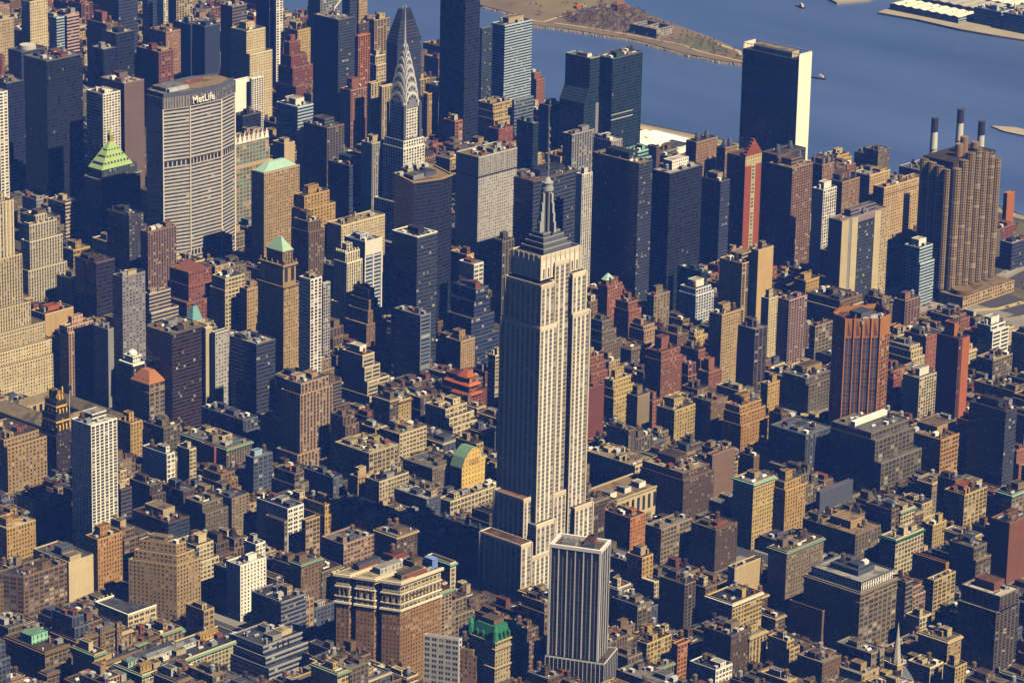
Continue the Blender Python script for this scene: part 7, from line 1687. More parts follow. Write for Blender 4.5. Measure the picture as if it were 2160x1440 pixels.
def H_deco(r):
    ox, oy = -62, 684; t = thing('art_deco_tower','tall cream deco tower of vertical stripes stepping down at the left edge','skyscraper',(ox,oy,0))
    for (x0,y0,x1,y1,z0,z1) in ((-60,688,-36,712,151,206),(-62,686,-28,714,101,150),(-66,684,-20,718,77,100),(-70,682,-4,722,58,76),(-74,680,6,726,43,57),(-78,678,16,730,0,42)):
        b = MB(); b.wbox(x0-ox,y0-oy,z0,x1-ox,y1-oy,z1,'v' if z1 > 90 else 'p','v' if z1 > 90 else 'p'); b.build('wall',t,'cream'); roof_part(t,x0-ox,y0-oy,x1-ox,y1-oy,z1,'terrace','tan','cream',1)
    for i in range(6):
        X = -58+i*4.2-ox; b = MB(); b.box(X-.8,688-oy-.4,100,X+.8,688-oy,207.5,TRIM); b.build('pier',t,(.66,.57,.42))
    b = MB(); b.wbox(-52-ox,694-oy,206,-42-ox,704-oy,214,'v','v',ROOF); b.build('penthouse',t,'cream'); b = MB(); b.cyl(-47-ox,699-oy,214,218,3,2.4,TRIM,8); b.build('roof_drum',t,'greyl')
def H_tealcap(r):
    w,d,H = r['w'],r['d'],r['H']; t,_ = tower('teal_hatted_tower','beige tower top with a steep flat-topped teal roof behind the square black-brown box','building',r['x'],r['y'],w,d,H,'x','x','beige',clut=False,roof='beige')
    b = MB(); b.pyr(1.5,1,w-1.5,d-1,H+.2,H+15,TRIM,2.6,2.0); b.build('steep_roof',t,(.16,.36,.38)); b = MB(); b.box(w/2-1.8,d/2-1.2,H+15,w/2+1.8,d/2+1.2,H+17,TRIM); b.build('roof_crest',t,'slate')
def H_whitecap(r):
    w,d,H = r['w'],r['d'],r['H']; t,_ = tower('white_capped_block','dark block wearing a bright white two-step cornice and rounded penthouse','building',r['x'],r['y'],w,d,H,'p','p','blackbr',clut=False,roof='white')
    corb(t,0,0,w,d,H-1,2.2,1.6,'white'); b = MB(); b.wbox(2.5,3,H+.1,w-2.5,d-3,H+6,'p','p',ROOF); b.build('upper_storey',t,'white'); corb(t,2.5,3,w-2.5,d-3,H+6,1.4,1.0,'white')
    b = MB(); b.cyl(w*.5,d*.5,H+7.4,H+10,4.6,4.2,TRIM,16); b.cyl(w*.5,d*.5,H+10,H+12,4.2,1.8,TRIM,16); b.build('roof_drum',t,'white')
def H_orangehip(r):
    w,d,H = r['w'],r['d'],r['H']; t,_ = tower('orange_roofed_block','grey stone block with a steep orange tiled hip roof','building',r['x'],r['y'],w,d,H,'p','P','tangr',clut=False)
    b = MB(); b.pyr(-.8,-.8,w+.8,d+.8,H+.3,H+11,TRIM,3.5,5.5); b.build('hipped_roof',t,'terracotta'); corb(t,0,0,w,d,H-9,1.1,.9,'tang')
    for i in range(4):
        b = MB(); Y = 3+i*(d-6)/3; b.box(1.2,Y-1,H+1.6,3.6,Y+1,H+4.4,TRIM); b.build('dormer',t,'terracotta')
def H_library(r):
    ox, oy = -112, 486; t = thing('arcaded_library','long low stone library with arched windows and shallow tan hip roofs','library',(ox,oy,0))
    def hall(nm,x0,y0,x1,y1,H,hr,kw,ks,along):
        b = MB(); b.wbox(x0-ox,y0-oy,0,x1-ox,y1-oy,H,kw,ks); b.build(nm+'_wall',t,'beige'); b = MB(); b.pyr(x0-ox-.6,y0-oy-.6,x1-ox+.6,y1-oy+.6,H,H+hr,ROOF,*((.3,(y1-y0)/2-6) if along == 'y' else ((x1-x0)/2-6,.3))); b.build(nm+'_roof',t,'tanw' if along=='y' else 'beige'); corb(t,x0-ox,y0-oy,x1-ox,y1-oy,H-1.2,1.0,.7,'beige')
    hall('rear_hall',-112,488,-86,640,23,5,'A','A','y'); hall('front_hall',-52,500,-30,625,22,4.5,'P','A','y'); hall('side_hall',-85.5,486,-30,499,21,4,'A','A','x'); hall('side_hall',-85.5,627,-30,640,21,4,'A','A','x'); hall('centre_hall',-85.5,552,-52.5,574,22,4.5,'A','A','x')
def H_flag():
    t = thing('flagpole','slim flagpole with a small banner rising behind the library roof','flagpole',(-55,588,0)); b = MB(); b.cyl(0,0,0,46,.45,.25,TRIM,6); b.build('pole',t,'silver'); b = MB(); b.box(-.1,-4,40,.1,-.3,45.5,TRIM); b.build('banner',t,'white')
def H_radiator(r):
    w,d,H = r['w'],r['d'],r['H']; t = thing('gold_tipped_tower','small black brick tower with glittering gold crown and pinnacles','tower',(r['x'],r['y'],0))
    b = MB(); b.wbox(-2,-2,0,w+2,d+2,46,'p','p',ROOF); b.build('base_wall',t,'blackbr'); b = MB(); b.wbox(0,0,46,w,d,H-12,'p','p',ROOF); b.build('shaft_wall',t,'blackbr'); b = MB(); b.wbox(2,2,H-12,w-2,d-2,H,'p','p',ROOF); b.build('crown_wall',t,'blackbr'); b = MB(); b.wbox(4.5,5,H,w-4.5,d-5,H+9,'p','p',ROOF); b.build('crown_wall',t,'gold')
    for (e,z,h,n) in ((2,H-12,5,4),(4.5,H,5,3),(0,H-26,4,5),(4.5,H+8,5,2)):
        for i in range(n):
            f = i/(n-1)
            for (X,Y) in ((e+(w-2*e)*f,e),(e,e+(d-2*e)*f)):
                b = MB(); b.box(X-.6,Y-.6,z-2,X+.6,Y+.6,z+h*.6,TRIM); b.pyr(X-.7,Y-.7,X+.7,Y+.7,z+h*.6,z+h,TRIM); b.build('gold_pinnacle',t,(.78,.48,.06))
    for (e,z) in ((2,H-6),(0,H-20)): corb(t,e,e,w-e,d-e,z,1.6,.4,(.70,.42,.06),'gold_band')
def H_merc(r):
    w,d,H = r['w'],r['d'],r['H']; t = thing('green_hatted_tower','tall tan stone tower with pale green pyramid hat and arched top windows','skyscraper',(r['x'],r['y'],0))
    b = MB(); b.wbox(-2,-3,0,w+3,d+2,H-22,'p','p',ROOF); b.build('shaft_wall',t,'goldst'); corb(t,-2,-3,w+3,d+2,H-22,1.4,1.2,'goldst')
    b = MB(); b.wbox(0,0,H-22,w,d,H,'A','A',ROOF); b.build('arcade_wall',t,'goldst'); corb(t,0,0,w,d,H-2,2,1.6,'tan')
    b = MB(); b.wbox(2,2.5,H,w-2,d-6,H+13,'v','v',ROOF); b.build('crown_wall',t,'goldst'); corb(t,2,2.5,w-2,d-6,H+12,1.2,.8,'tan')
    for i in range(5):
        for (X,Y) in ((w*i/4,0),(0,d*i/4)):
            b = MB(); b.box(X-.5,Y-.5,H,X+.5,Y+.5,H+3.4,TRIM); b.build('pinnacle',t,'tan')
    b = MB(); b.pyr(1.6,2,w-1.6,d-5.5,H+13.2,H+25,TRIM,.5,3); b.build('pyramid_roof',t,(.30,.48,.38))
def H_redroofs(r):
    w,d,H = 13,r['d'],r['H']; t,_ = tower('vermilion_roofed_house','brick house with tiers of vivid vermilion pagoda-like roofs','building',r['x'],r['y'],w,d,H,'p','p','brick',clut=False,tiers=[(H-14,4,5,4,2)],roof='redd')
    b = MB(); b.pyr(-.6,3,w+.2,d*.5,H+.2,H+6.5,TRIM,1.2,3); b.build('hipped_roof',t,'vermilion')
    for (x0,y0,x1,y1,z) in ((-2.4,-2.4,w+2.4,d+1,H-7),(-6.4,-6.4,w+1,d*.6,H-15)):
        b = MB(); cx,cy=(x0+x1)/2,(y0+y1)/2; a,e=(x1-x0)/2,(y1-y0)/2
        for s in range(4):
            P=[(-a,-e),(a,-e),(a,e),(-a,e)]; Q=[(p[0]*(a-2.2)/a,p[1]*(e-2.2)/e) for p in P]; i,j=s,(s+1)%4
            b.face([(cx+P[i][0],cy+P[i][1],z),(cx+P[j][0],cy+P[j][1],z),(cx+Q[j][0],cy+Q[j][1],z+2.6),(cx+Q[i][0],cy+Q[i][1],z+2.6)],TRIM)
        b.build('roof_skirt',t,'vermilion')
def H_greencornice(r):
    w,d,H = r['w'],r['d'],r['H']; t,_ = tower('green_corniced_store','wide store block with pillared front, mint cornice and ochre roof well','building',r['x'],r['y'],w,d,H,'P','v','tang',cor='mint',roof='grey',seed=4)
    b = MB(); b.ring(w*.45,d*.35,w*.85,d*.75,H+.1,H+4,1.2,TRIM); b.build('roof_well',t,'beige'); b = MB(); b.face([(w*.45+1.3,d*.35+1.3,H+.3),(w*.85-1.3,d*.35+1.3,H+.3),(w*.85-1.3,d*.75-1.3,H+.3),(w*.45+1.3,d*.75-1.3,H+.3)],ROOF); b.build('well_floor',t,'orangebr')
    for i in range(7):
        b = MB(); X = w*.25+i*3.1; b.box(X,4,H+.2,X+.5,4.5,H+3.6,TRIM); b.box(X+1.5,4,H+.2,X+2,4.5,H+3.6,TRIM); b.box(X+.5,4,H+3.1,X+1.5,4.5,H+3.6,TRIM); b.build('roof_frame',t,'mint')
def H_yellow(r):
    x,y,w,d,H = r['x'],r['y'],r['w'],15,r['H']; t = thing('arched_gable_house','bright yellow wall with rounded gable and small windows, green mansard behind','building',(x,y,0))
    prof = [(0,H-14),(w*.12,H-5),(w*.25,H-1),(w*.42,H+3),(w*.6,H+2),(w*.72,H-2),(w*.78,H-9),(w,H-9)]
    b = MB(); K = facade('Y'); pts = [(0,0),(w,0)]+[(p[0],p[1]) for p in prof[::-1]]
    b.face([(p[0],0,p[1]) for p in pts],K,[(p[0]/4.2,p[1]/4.4) for p in pts]); b.build('gable_wall',t,'yellow2')
    b = MB(); b.wbox(0,.05,0,w,d,H-14,'p','x'); b.build('wall',t,'slate')
    b = MB()
    for i in range(len(prof)-1):
        a,c = prof[i],prof[i+1]; b.face([(a[0],.05,a[1]),(c[0],.05,c[1]),(c[0],d,c[1]),(a[0],d,a[1])],TRIM)
    b.face([(p[0],d,p[1]) for p in prof]+[(w,d,H-14.1),(0,d,H-14.1)],TRIM); b.build('mansard_roof',t,(.13,.24,.17))
    for i in range(5):
        b = MB(); b.box(w*.3+i*2.6,-.12,H-14,w*.3+i*2.6+1.1,0,H-8,TRIM); b.build('tall_window',t,'redbr')
def H_esb(r): pass
def H_stripe(r):
    x,y,w,d,H = r['x'],r['y'],r['w'],r['d'],r['H']; w, d = 25, 41; t = thing('striped_office_tower','black-glass tower with bold white vertical piers and white roof rim, bottom centre','skyscraper',(x,y,0)); t.rotation_euler = (0,0,math.radians(23.9))
    b = MB(); b.wbox(0,0,54,w,d,H-3,'c','c'); b.build('glass_wall',t,(.03,.03,.035)); b = MB(); b.wbox(-1,-6,0,w+10,d+2,52,'c','c'); b.build('podium_wall',t,(.03,.03,.035)); roof_part(t,-1,-6,w+10,d+2,52,'terrace','tan','blackstripe',1.2)
    b = MB(); b.face([(0,0,H-2.5),(w,0,H-2.5),(w,d,H-2.5),(0,d,H-2.5)],ROOF); b.build('roof',t,'tan'); b = MB(); b.ring(0,0,w,d,H-3,H-.2,1.2,TRIM,.8); b.build('roof_rim',t,'blackstripe')
    def pier(X,Y,a,z0,z1): b = MB(); b.box(X-a,Y-a,z0,X+a,Y+a,z1,TRIM); b.build('pier',t,'blackstripe')
    for i in range(7): pier(0,d*i/6,.45 if 0<i<6 else .8,54,H-3); pier(w,d*i/6,.45,54,H-3)
    for i in range(1,3+1): pier(w*i/4,0,.5,54,H-3); pier(w*i/4,d,.5,54,H-3)
    for i in range(6): 
        b = MB(); Y = d*(i+.5)/6; b.box(-.22,Y-.15,54,0,Y+.15,H-10,TRIM); b.build('mullion',t,(.28,.28,.34))
    b = MB(); b.box(-.12,.3,H-10,-.02,d-.3,H-3,TRIM); b.build('top_band',t,'black')
    for i in range(15): pier(-1,-6+(d+8)*i/14,.22,0,52)
    for i in range(1,9): pier(-1+(w+11)*i/8,-6,.22,0,52)
    for (a,e,q,f,h,c) in ((3,6,10,16,4,'slate'),(12,9,20,17,5,'redbr'),(4,22,12,34,3.5,'grey')):
        b = MB(); b.wbox(a,e,H-2.4,q,f,H-2.4+h,'x','x',ROOF); b.build('penthouse',t,c)
    for i in range(4): link('air_conditioner',AC,t,'grey',(17,21+i*4.6,H-2.4))
def H_altman(r):
    t,_ = tower('cream_arcaded_store','cream stone department store with white roofs and arched windows, right of centre','building',r['x'],r['y'],r['w'],r['d'],r['H'],'P','P','cream',roof='beige',seed=12)
    x0 = 60-r['x']; y0 = 16-r['y']; b = MB(); b.wbox(x0,y0,0,x0+98,-.6,38,'A','A'); b.build('front_wall',t,'cream'); b = MB(); b.face([(x0,y0,38),(x0+98,y0,38),(x0+98,-.6,38),(x0,-.6,38)],ROOF); b.build('terrace',t,'tan'); b = MB(); b.ring(x0,y0,x0+98,-.6,38,39.2,.5,TRIM,.9); b.build('cornice',t,'cream')
    for i in range(4):
        b = MB(); X = x0+14+i*20; b.wbox(X,y0+8,38,X+9,y0+18,43,'x','x',ROOF); b.build('penthouse',t,'white')
def H_chamfer(r):
    P = [(372,-6),(366,-25),(391,-47),(411,-44),(426,-16),(395,2)]; ox, oy = 366, -47; L = [(a-ox,b-oy) for a,b in P]; H = 160
    t = thing('chamfered_brick_tower','tall orange brick tower set askew, blue window bays and sawtooth crown','skyscraper',(ox,oy,0))
    b = MB(); b.prism(L,0,H-19,['v','O','P','p','p','p']); b.build('wall',t,(.36,.15,.035)); b = MB(); b.prism(L,H-19,H,'x'); b.build('crown_wall',t,(.38,.16,.035)); b = MB(); b.face([(p[0],p[1],H-6) for p in L],ROOF); b.build('roof',t,'brown')
    a, c = Vector((*L[1],0)), Vector((*L[2],0)); n = Vector((c.y-a.y, -(c.x-a.x), 0)).normalized(); 
    for i in range(5):
        p = a.lerp(c, i/4)+n*.35; b = MB(); b.beam((p.x,p.y,0),(p.x,p.y,H+.0),1.5,TRIM); b.build('pier',t,(.38,.15,.03))
    for i in range(4):
        p0 = a.lerp(c,(i+.35)/4)+n*.15; p1 = a.lerp(c,(i+.78)/4)+n*.15; b = MB(); b.face([(p0.x,p0.y,H-17),(p1.x,p1.y,H-17),(p0.x,p0.y,H-2)],TRIM); b.build('crown_slot',t,(.12,.05,.03))
    m = len(L); cx, cy = sum(p[0] for p in L)/m, sum(p[1] for p in L)/m
    for i in range(14):
        f = i/14*m; k = int(f); q = f-k; X = L[k][0]*(1-q)+L[(k+1)%m][0]*q; Y = L[k][1]*(1-q)+L[(k+1)%m][1]*q; b = MB(); b.beam((X,Y,H),(X*.9+cx*.1,Y*.9+cy*.1,H+3.5),.9,TRIM); b.build('crown_fin',t,'redbr')
    b = MB(); b.wbox(cx-9,cy-7,H-6,cx+9,cy+7,H+2,'x','x',ROOF); b.build('penthouse',t,'slate')
    for i in range(5): link('cooling_unit',COOL,t,'silver',(cx-14+i*7,cy-12+i%2*2,H-6))
def H_bigsquare(r):
    w,d,H = r['w'],r['d'],r['H']; t,_ = tower('square_office_block','big square office block topped by a glazed white penthouse storey, lower right','building',r['x'],r['y'],w,d,H,'p','P','tang',clut=False,roof='grey',cor='tang')
    b = MB(); b.wbox(5,3,H+.1,w-3,d-3,H+7,'v','v',ROOF); b.build('glazed_storey',t,'white'); b = MB(); b.ring(5,3,w-3,d-3,H+7,H+8,.6,TRIM,.3); b.build('parapet',t,'slate')
    for (a,e,q,f,h) in ((.3,.25,.75,.75,5),(.38,.3,.55,.5,8),(.55,.55,.7,.7,8)):
        b = MB(); b.wbox(w*a,d*e,H+7.1,w*q,d*f,H+7+h,'x','x',ROOF); b.build('penthouse',t,'slate')
    link('cooling_unit',COOL,t,'white',(w*.62,d*.35,H+12.1)); link('water_tank',TANK,t,'brownd',(w*.45,d*.62,H+12.1)); corb(t,0,0,w,d,H-9,1.2,.8,'tang')
def H_hotel(r):
    x,y,w,H = r['x'],r['y'],r['w'],r['H']; d = 50.5; K = -.443; t = thing('court_hotel','brown brick hotel with deep light courts and cream banded top storeys','hotel',(x,y,0))
    c1 = 6; W = [(0,14.4),(20.4,34.9),(40.2,50.5)]; zt = H-24; sx = lambda Y: K*Y
    # the west fronts follow the slanting avenue; side walls stay square to the streets
    def wing(Y0,Y1,e=0): return [(sx(Y0-e)-e,Y0-e),(c1+sx(25)+20,Y0-e),(c1+sx(25)+20,Y1+e),(sx(Y1+e)-e,Y1+e)]
    xe = c1+sx(25)+20; core = [(xe+.02,0),(w,0),(w,d),(xe+.02,d)]
    def lay(nm,z0,z1,col,k,top=None):
        for a, f in W:
            b = MB(); b.prism(wing(a,f),z0,z1,k,top); b.build(nm,t,col)
        b = MB(); b.prism(core,z0,z1,k,top); b.build(nm,t,col)
    lay('brick_wall',0,zt,'tanbrown','p'); lay('upper_wall',zt,H,'cream','P',ROOF)
    for z,h,o_ in ((zt-1.2,1.6,1.3),(zt+4.6,1.0,.9),(zt+13,1.1,.9),(H-2,2.2,1.8)):
        for a, f in W:
            b = MB(); P = wing(a,f,o_); Q = wing(a,f,.02)
            for i in (0,2,3):
                j = (i+1)%4; b.face([(*P[i],z),(*P[j],z),(*P[j],z+h),(*P[i],z+h)],TRIM); b.face([(*P[i],z+h),(*P[j],z+h),(*Q[j],z+h),(*Q[i],z+h)],TRIM); b.face([(*P[j],z),(*P[i],z),(*Q[i],z),(*Q[j],z)],TRIM)
            b.build('cornice',t,(.74,.66,.52))
        b = MB(); b.box(xe,-o_,z,w+o_,-.02,z+h,TRIM); b.build('cornice',t,(.74,.66,.52))
    for a, f in W:
        for i in range(3):
            Y = a+(f-a)*(i+.5)/3; b = MB(); b.box(sx(Y)-.75,Y-1.0,zt+6,sx(Y)+.3,Y+1.0,zt+12,TRIM); b.build('arched_window',t,'brownd')
        b = MB(); P = wing(a,f)
        for i in (0,2,3): b.beam((*P[i],H+.6),(*P[(i+1)%4],H+.6),.8,TRIM)
        b.build('parapet',t,'cream')
    for i in range(11):
        b = MB(); X = 3+i*(w-6)/10; b.box(X-.8,-.35,zt+6,X+.8,0,zt+12,TRIM); b.build('arched_window',t,'brownd')
    rng = random.Random(3)
    for (a,e,q,f,h,c) in ((4,3,30,11,4,'tang'),(0,23,26,32,5,'greyl'),(-6,42,20,48,5,'slate'),(30,14,44,26,5,'brown'),(26,34,42,46,6,'redbr')):
        b = MB(); b.wbox(a,e,H,q,f,H+h,'x','Y',ROOF); b.build('penthouse',t,c)
    b = MB(); b.box(8,1.5,H,32,2.1,H+3.2,TRIM); b.build('red_railing',t,'redbr'); b = MB(); b.box(-6,40.8,H,16,41.4,H+3.4,TRIM); b.build('red_railing',t,'redbr')
    b = MB(); b.box(40,3,H+.02,46.5,12,H+8,TRIM); b.build('blue_billboard',t,(.15,.25,.6))
    for i in range(7): link('air_conditioner',AC,t,rng.choice(['greyl','white','grey']),(34+(i%3)*4,2.5+i*1.4 if i<4 else 27+i,H))
    link('water_tank',TANK,t,'brownd',(34,20,H+5)); link('water_tank',TANK,t,'brown',(32,40,H+6))
def H_mall(r):
    w,d,H = r['w'],r['d'],r['H']; t,_ = tower('louvred_mall','low black louvred mall stepping in grey ribbon terraces, bottom centre-left','building',r['x'],r['y'],w,d,H,'r','r','grey',tiers=[(H-7,3,6,6,4),(H-14,3,8,7,4)],roof='slate',seed=6)
    for i in range(3):
        b = MB(); b.box(w*.3+i*6,-.6,0,w*.3+i*6+1.4,0,H,TRIM); b.build('black_rib',t,'black')
def H_mansard(r):
    w,d,H = r['w'],r['d'],r['H']; t = thing('mansard_hotel','ornate cream hotel with emerald green copper mansard and dormers, bottom centre','hotel',(r['x'],r['y'],0))
    b = MB(); b.wbox(0,0,0,w,d,H-2,'p','p',ROOF); b.build('wall',t,'cream2')
    for z in (H-2,H-8,H-24): corb(t,0,0,w,d,z,1.2,1.3,'beige')
    b = MB(); b.pyr(.4,.4,w-.4,d-.4,H-.8,H+10,TRIM,w*.34,d*.34); b.build('mansard_roof',t,'green'); b = MB(); b.wbox(w*.25,d*.25,H+10,w*.75,d*.75,H+14,'x','x',ROOF); b.build('penthouse',t,'brownt')
    for i in range(5):
        for (X,Y) in ((2+(w-4)*i/4,.6),(.6,2+(d-4)*i/4)):
            b = MB(); b.box(X-1,Y-1,H-.7,X+1,Y+1.4,H+4,TRIM); b.pyr(X-1.2,Y-1.2,X+1.2,Y+1.6,H+4,H+6.5,TRIM); b.build('dormer',t,'green')
    for (X,Y) in ((1,1),(w-1,1),(1,d-1)):
        b = MB(); b.cyl(X,Y,H-.7,H+8,2.4,2.2,TRIM,8); b.cyl(X,Y,H+8,H+15,2.5,.1,TRIM,8); b.build('corner_turret',t,(.04,.26,.12))
def H_flatroof(r):
    t,_ = tower('flat_roofed_store','broad low store with tan gravel roof and glazed white skylight, bottom edge','building',-384,-128,71.5,70,30,'P','P','tan',roof='tan',seed=9,clut=False)
    b = MB(); b.box(38,40,30,60,50,33,TRIM); b.build('skylight_curb',t,'white')
    for i in range(4):
        b = MB(); b.pyr(38.3+i*5.4,40.3,43.2+i*5.4,49.7,33,36,TRIM,.1,4.2); b.build('skylight',t,(.28,.36,.38))
    b = MB(); b.ring(28,24,70,63,30.1,31.6,.8,TRIM); b.build('kerb',t,'beige')
    for i,(a,e) in enumerate(((20,30),(26,34),(33,30),(40,28),(48,27),(56,30),(62,34),(15,44),(22,50),(28,18),(45,16))): link('air_conditioner' if i%3 else 'cooling_unit', AC if i%3 else COOL, t, 'grey' if i%2 else 'silver', (a,e,30))
def H_store(r):
    t = thing('old_department_store','rambling brown brick department store with green roof hut, bottom left','building',(r['x'],r['y'],0)); w,d,H = r['w'],r['d'],r['H']
    blocks = ((0,0,w,d,H,'brownt'),(w+.1,-6,w+49,24,48,'brownt'),(w-4,24.2,w+46,60,40,'slate'),(-6,-9,w+12,-.1,30,'brownt'),(w+12.2,-18,w+60,-6.2,27,'cream3'))
    for i,(a,e,q,f,h,c) in enumerate(blocks):
        b = MB(); b.wbox(a,e,0,q,f,h,'P','P'); b.build('wall',t,'tanbrown3' if c!='cream3' else 'cream3'); roof_part(t,a,e,q,f,h,'roof','brownt' if i==0 else ('greyl' if i==1 else 'slate'),'tanbrown3',1.4,'brownt'); clutter(t,random.Random(20+i),a+1,e+1,q-1,f-1,h,'tanbrown3',1,'L',(a+4,e+d*.4,a+w*.6,f) if i==0 else None)
    b = MB(); b.wbox(5,22,H,w*.8,36,H+7,'Y','Y',ROOF); b.build('roof_hut',t,(.28,.60,.44))
    for i in range(4): link('skylight',SKYL,t,'white',(w+12+i*8,8,48))
    for X in (w+8,w+26,w+44):
        b = MB(); b.wbox(X-2.5,-8.5,0,X+2.5,-6,53,'p','p',ROOF); b.build('stair_tower',t,'tanbrown3')
def H_trilot(r):
    t,_ = tower('white_rimmed_low_block','low dark-roofed block edged with white crenellations, lower left','building',r['x'],r['y'],r['w'],r['d'],r['H'],'P','P','cream',roof='slate',clut=False); w,d,H = r['w'],r['d'],r['H']
    b = MB(); b.ring(0,0,w,d,H+1,H+2,.7,TRIM,.3); b.build('white_rim',t,'white')
    for i in range(9):
        for (X,Y) in ((w*i/8,d),(w,d*i/8)):
            b = MB(); b.box(X-.5,Y-.5,H+2,X+.5,Y+.5,H+4,TRIM); b.build('merlon',t,'cream')
def H_longstore(r):
    t,_ = tower('long_green_trimmed_store','long store with silver roof sheds and mint-trimmed cream front, bottom left','building',r['x'],r['y'],r['w'],r['d'],r['H'],'P','P','cream3',roof='slate',cor='mint',seed=31); w,d,H = r['w'],r['d'],r['H']
    for i,(a,e,q,f,h,c) in enumerate(((20,16,74,22,5,'silver'),(80,18,100,24,6,'gold'),(16,26,60,31,4,'slate'),(2,4,14,10,6,'gold'),(3,20,12,28,5,'copper'))):
        b = MB(); b.wbox(a,e,H,q,f,H+h,'Y','Y'); b.pyr(a-.4,e-.4,q+.4,f+.4,H+h,H+h+2,ROOF,(q-a)/2-1,.2); b.build('roof_shed',t,c)
KINDS = {'L':('loft_building','loft building'),'W':('commercial_building','commercial building'),'A':('apartment_block','apartment block'),'O':('office_block','office building'),'H':('row_house','town house')}
KMAP = {'office_tower':('office_tower','office tower','O'),'apartment_tower':('apartment_tower','apartment tower','A'),'loft_building':('loft_building','loft building','L'),
        'apartment_building':('apartment_block','apartment block','A'),'office_building':('office_block','office building','O')}
SKEW = ('sandy setback office','grey-white loft block with','brown stepped block with a dark flank','long brown loft front')
def shear(root, k):
    for c in root.children:
        if c.data and c.data.users > 1 and c.data.name.startswith('shared'): c.location.x += k*c.location.y; continue
        for v in c.data.vertices: v.co.x += k*v.co.y
for i, r in enumerate(MEASURED):
    if r[7].startswith('hero:'):
        globals()['H_'+r[7][5:]](hero_base(r)); continue
    x, y, w, d, H, sty, col, label, K, tiers, roof, pn, cp, cor, hid = r
    col = col if col in COL else 'tan'; sk = label.startswith(SKEW)
    if sk: d *= .71
    nm, cat, kk = KMAP[K or 'apartment_building']; rng = random.Random(1000+i)
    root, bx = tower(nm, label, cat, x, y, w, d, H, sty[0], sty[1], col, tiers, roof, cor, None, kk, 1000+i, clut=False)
    free = pent(root, pn, 0, 0, w, d, H, col, rng) if pn else None
    if cp: cap(root, cp, 0, 0, w, d, H, H, col)
    if cp not in ('tealhip','gable'): clutter(root, rng, .6, .6, w-.6, d-.6, H, col, 1, kk, free)
    for a in bx[1:]:
        if (a[2]-a[0]) - w > 12: clutter(root, rng, w+1, a[1]+1, a[2]-1, a[3]-1, a[4], col, 1, kk, (0,0,1,1))
    if sk: shear(root, -.443)
H_flag()
CN = dict(tan='tan',brown='brown',beige='beige',brick='dark red brick',brick2='red brick',grey='grey',cream='cream',gold='golden-tan',slate='blue-grey',yellow='yellowish',pinkbr2='pinkish',brownd='dark brown',
          tang='greyish tan',browng='grey-brown',sand='sandy',redbr='rust-red',white='white',bluegl='blue glass',black='black')
DIRN = ['left of','right of','above','below']
ORD = ['nearest','second','third','fourth','fifth','sixth','seventh','eighth','ninth','tenth','eleventh','twelfth','thirteenth','fourteenth','fifteenth','sixteenth','seventeenth','eighteenth','nineteenth','twentieth']
SM = {'L':'PPPgpv','W':'PgpvPr','A':'pppbpY','O':'pvrgpP','H':'pppY'}
for i, r in enumerate(FILL):
    x, y, w, d, H, k, col, tm, li, dr, o_ = r
    rng = random.Random(5000+i); nm, cat = KINDS[k]
    if col in ('bluegl','black'): s = 'r'
    else: s = rng.choice(SM[k])
    if k in 'LWA' and rng.random() < .5: col = {'cream':'tan','white':'beige','yellow':'gold','beige':'tang','tan':'browng','tang':'brownt','gold':'brown'}.get(col, col)
    s2 = s if rng.random() < .7 else rng.choice('xpY')
    H2 = 'low' if H < 18 else 'mid-rise' if H < 40 else 'tall'
    on = ORD[o_] if o_ < 20 else ORD[o_-20]+' farther'
    label = f"{H2} {CN.get(col,col)} {cat}, {on} {DIRN[dr]} the {LANDMARKS[li]}"
    tiers = []
    if tm == 's':
        top = (x, y, w, d); a = rng.uniform(2,4); h1 = H-rng.uniform(6,14); c_w = rng.choice([0,0,1]); e1 = a if w > 14 else 0
        # shrink the top, keep the base footprint
        if rng.random() < .5 and w > 20 and d > 16:
            tiers = [(H-4*1.0-rng.randint(0,1)*3.6, a*.5, a*.5, a, 0), (h1-4, a*.5, a*.5, a, 0)]; sx = a; 
            x2, y2, w2, d2 = x+a, y+2*a, w-2*a, d-2*a
        else:
            tiers = [(h1, a if c_w else 0, a, a, 0)]; x2, y2, w2, d2 = x+(a if c_w else 0), y+a, w-a-(a if c_w else 0), d-a
        root, bx = tower(nm, label, cat, x2, y2, w2, d2, H, s2 if s=='P' else s, s, col, tiers, None, None, 'buildings of the city blocks', k, 5000+i)
    elif tm == 'n' and d > 14 and H > 14:
        # two-part building: the rear half stands lower, as light-well buildings do
        root, bx = tower(nm, label, cat, x, y, w, d*.52, H, s2, s, col, (), None, rng.choice([None,None,'tang','mint','beige']), 'buildings of the city blocks', k, 5000+i)
        b = MB(); b.wbox(w*.18,d*.52,0,w,d,H*.8,s2,s); b.build('rear_wing', root, col); roof_part(root,w*.18,d*.52,w,d,H*.8,'terrace',roofcol(rng,None),'tang',1)
        clutter(root, rng, w*.18+1,d*.52+1,w-1,d-1,H*.8,col,1,k)
    else:
        cor = rng.choice([None,None,None,'tang','beige','brownt','mint','cream']) if k in 'LH' else None
        root, bx = tower(nm, label, cat, x, y, w, d, H, s2, s, col, (), None, cor, 'buildings of the city blocks', k, 5000+i)
b = MB(); rng = random.Random(77)
for r in UNSEEN:
    b.wbox(r[0],r[1],0,r[0]+r[2],r[1]+r[3],r[4],'p','p',ROOF)
if UNSEEN:
    o = b.build('city_mass', None, 'browng'); o['kind'] = 'stuff'

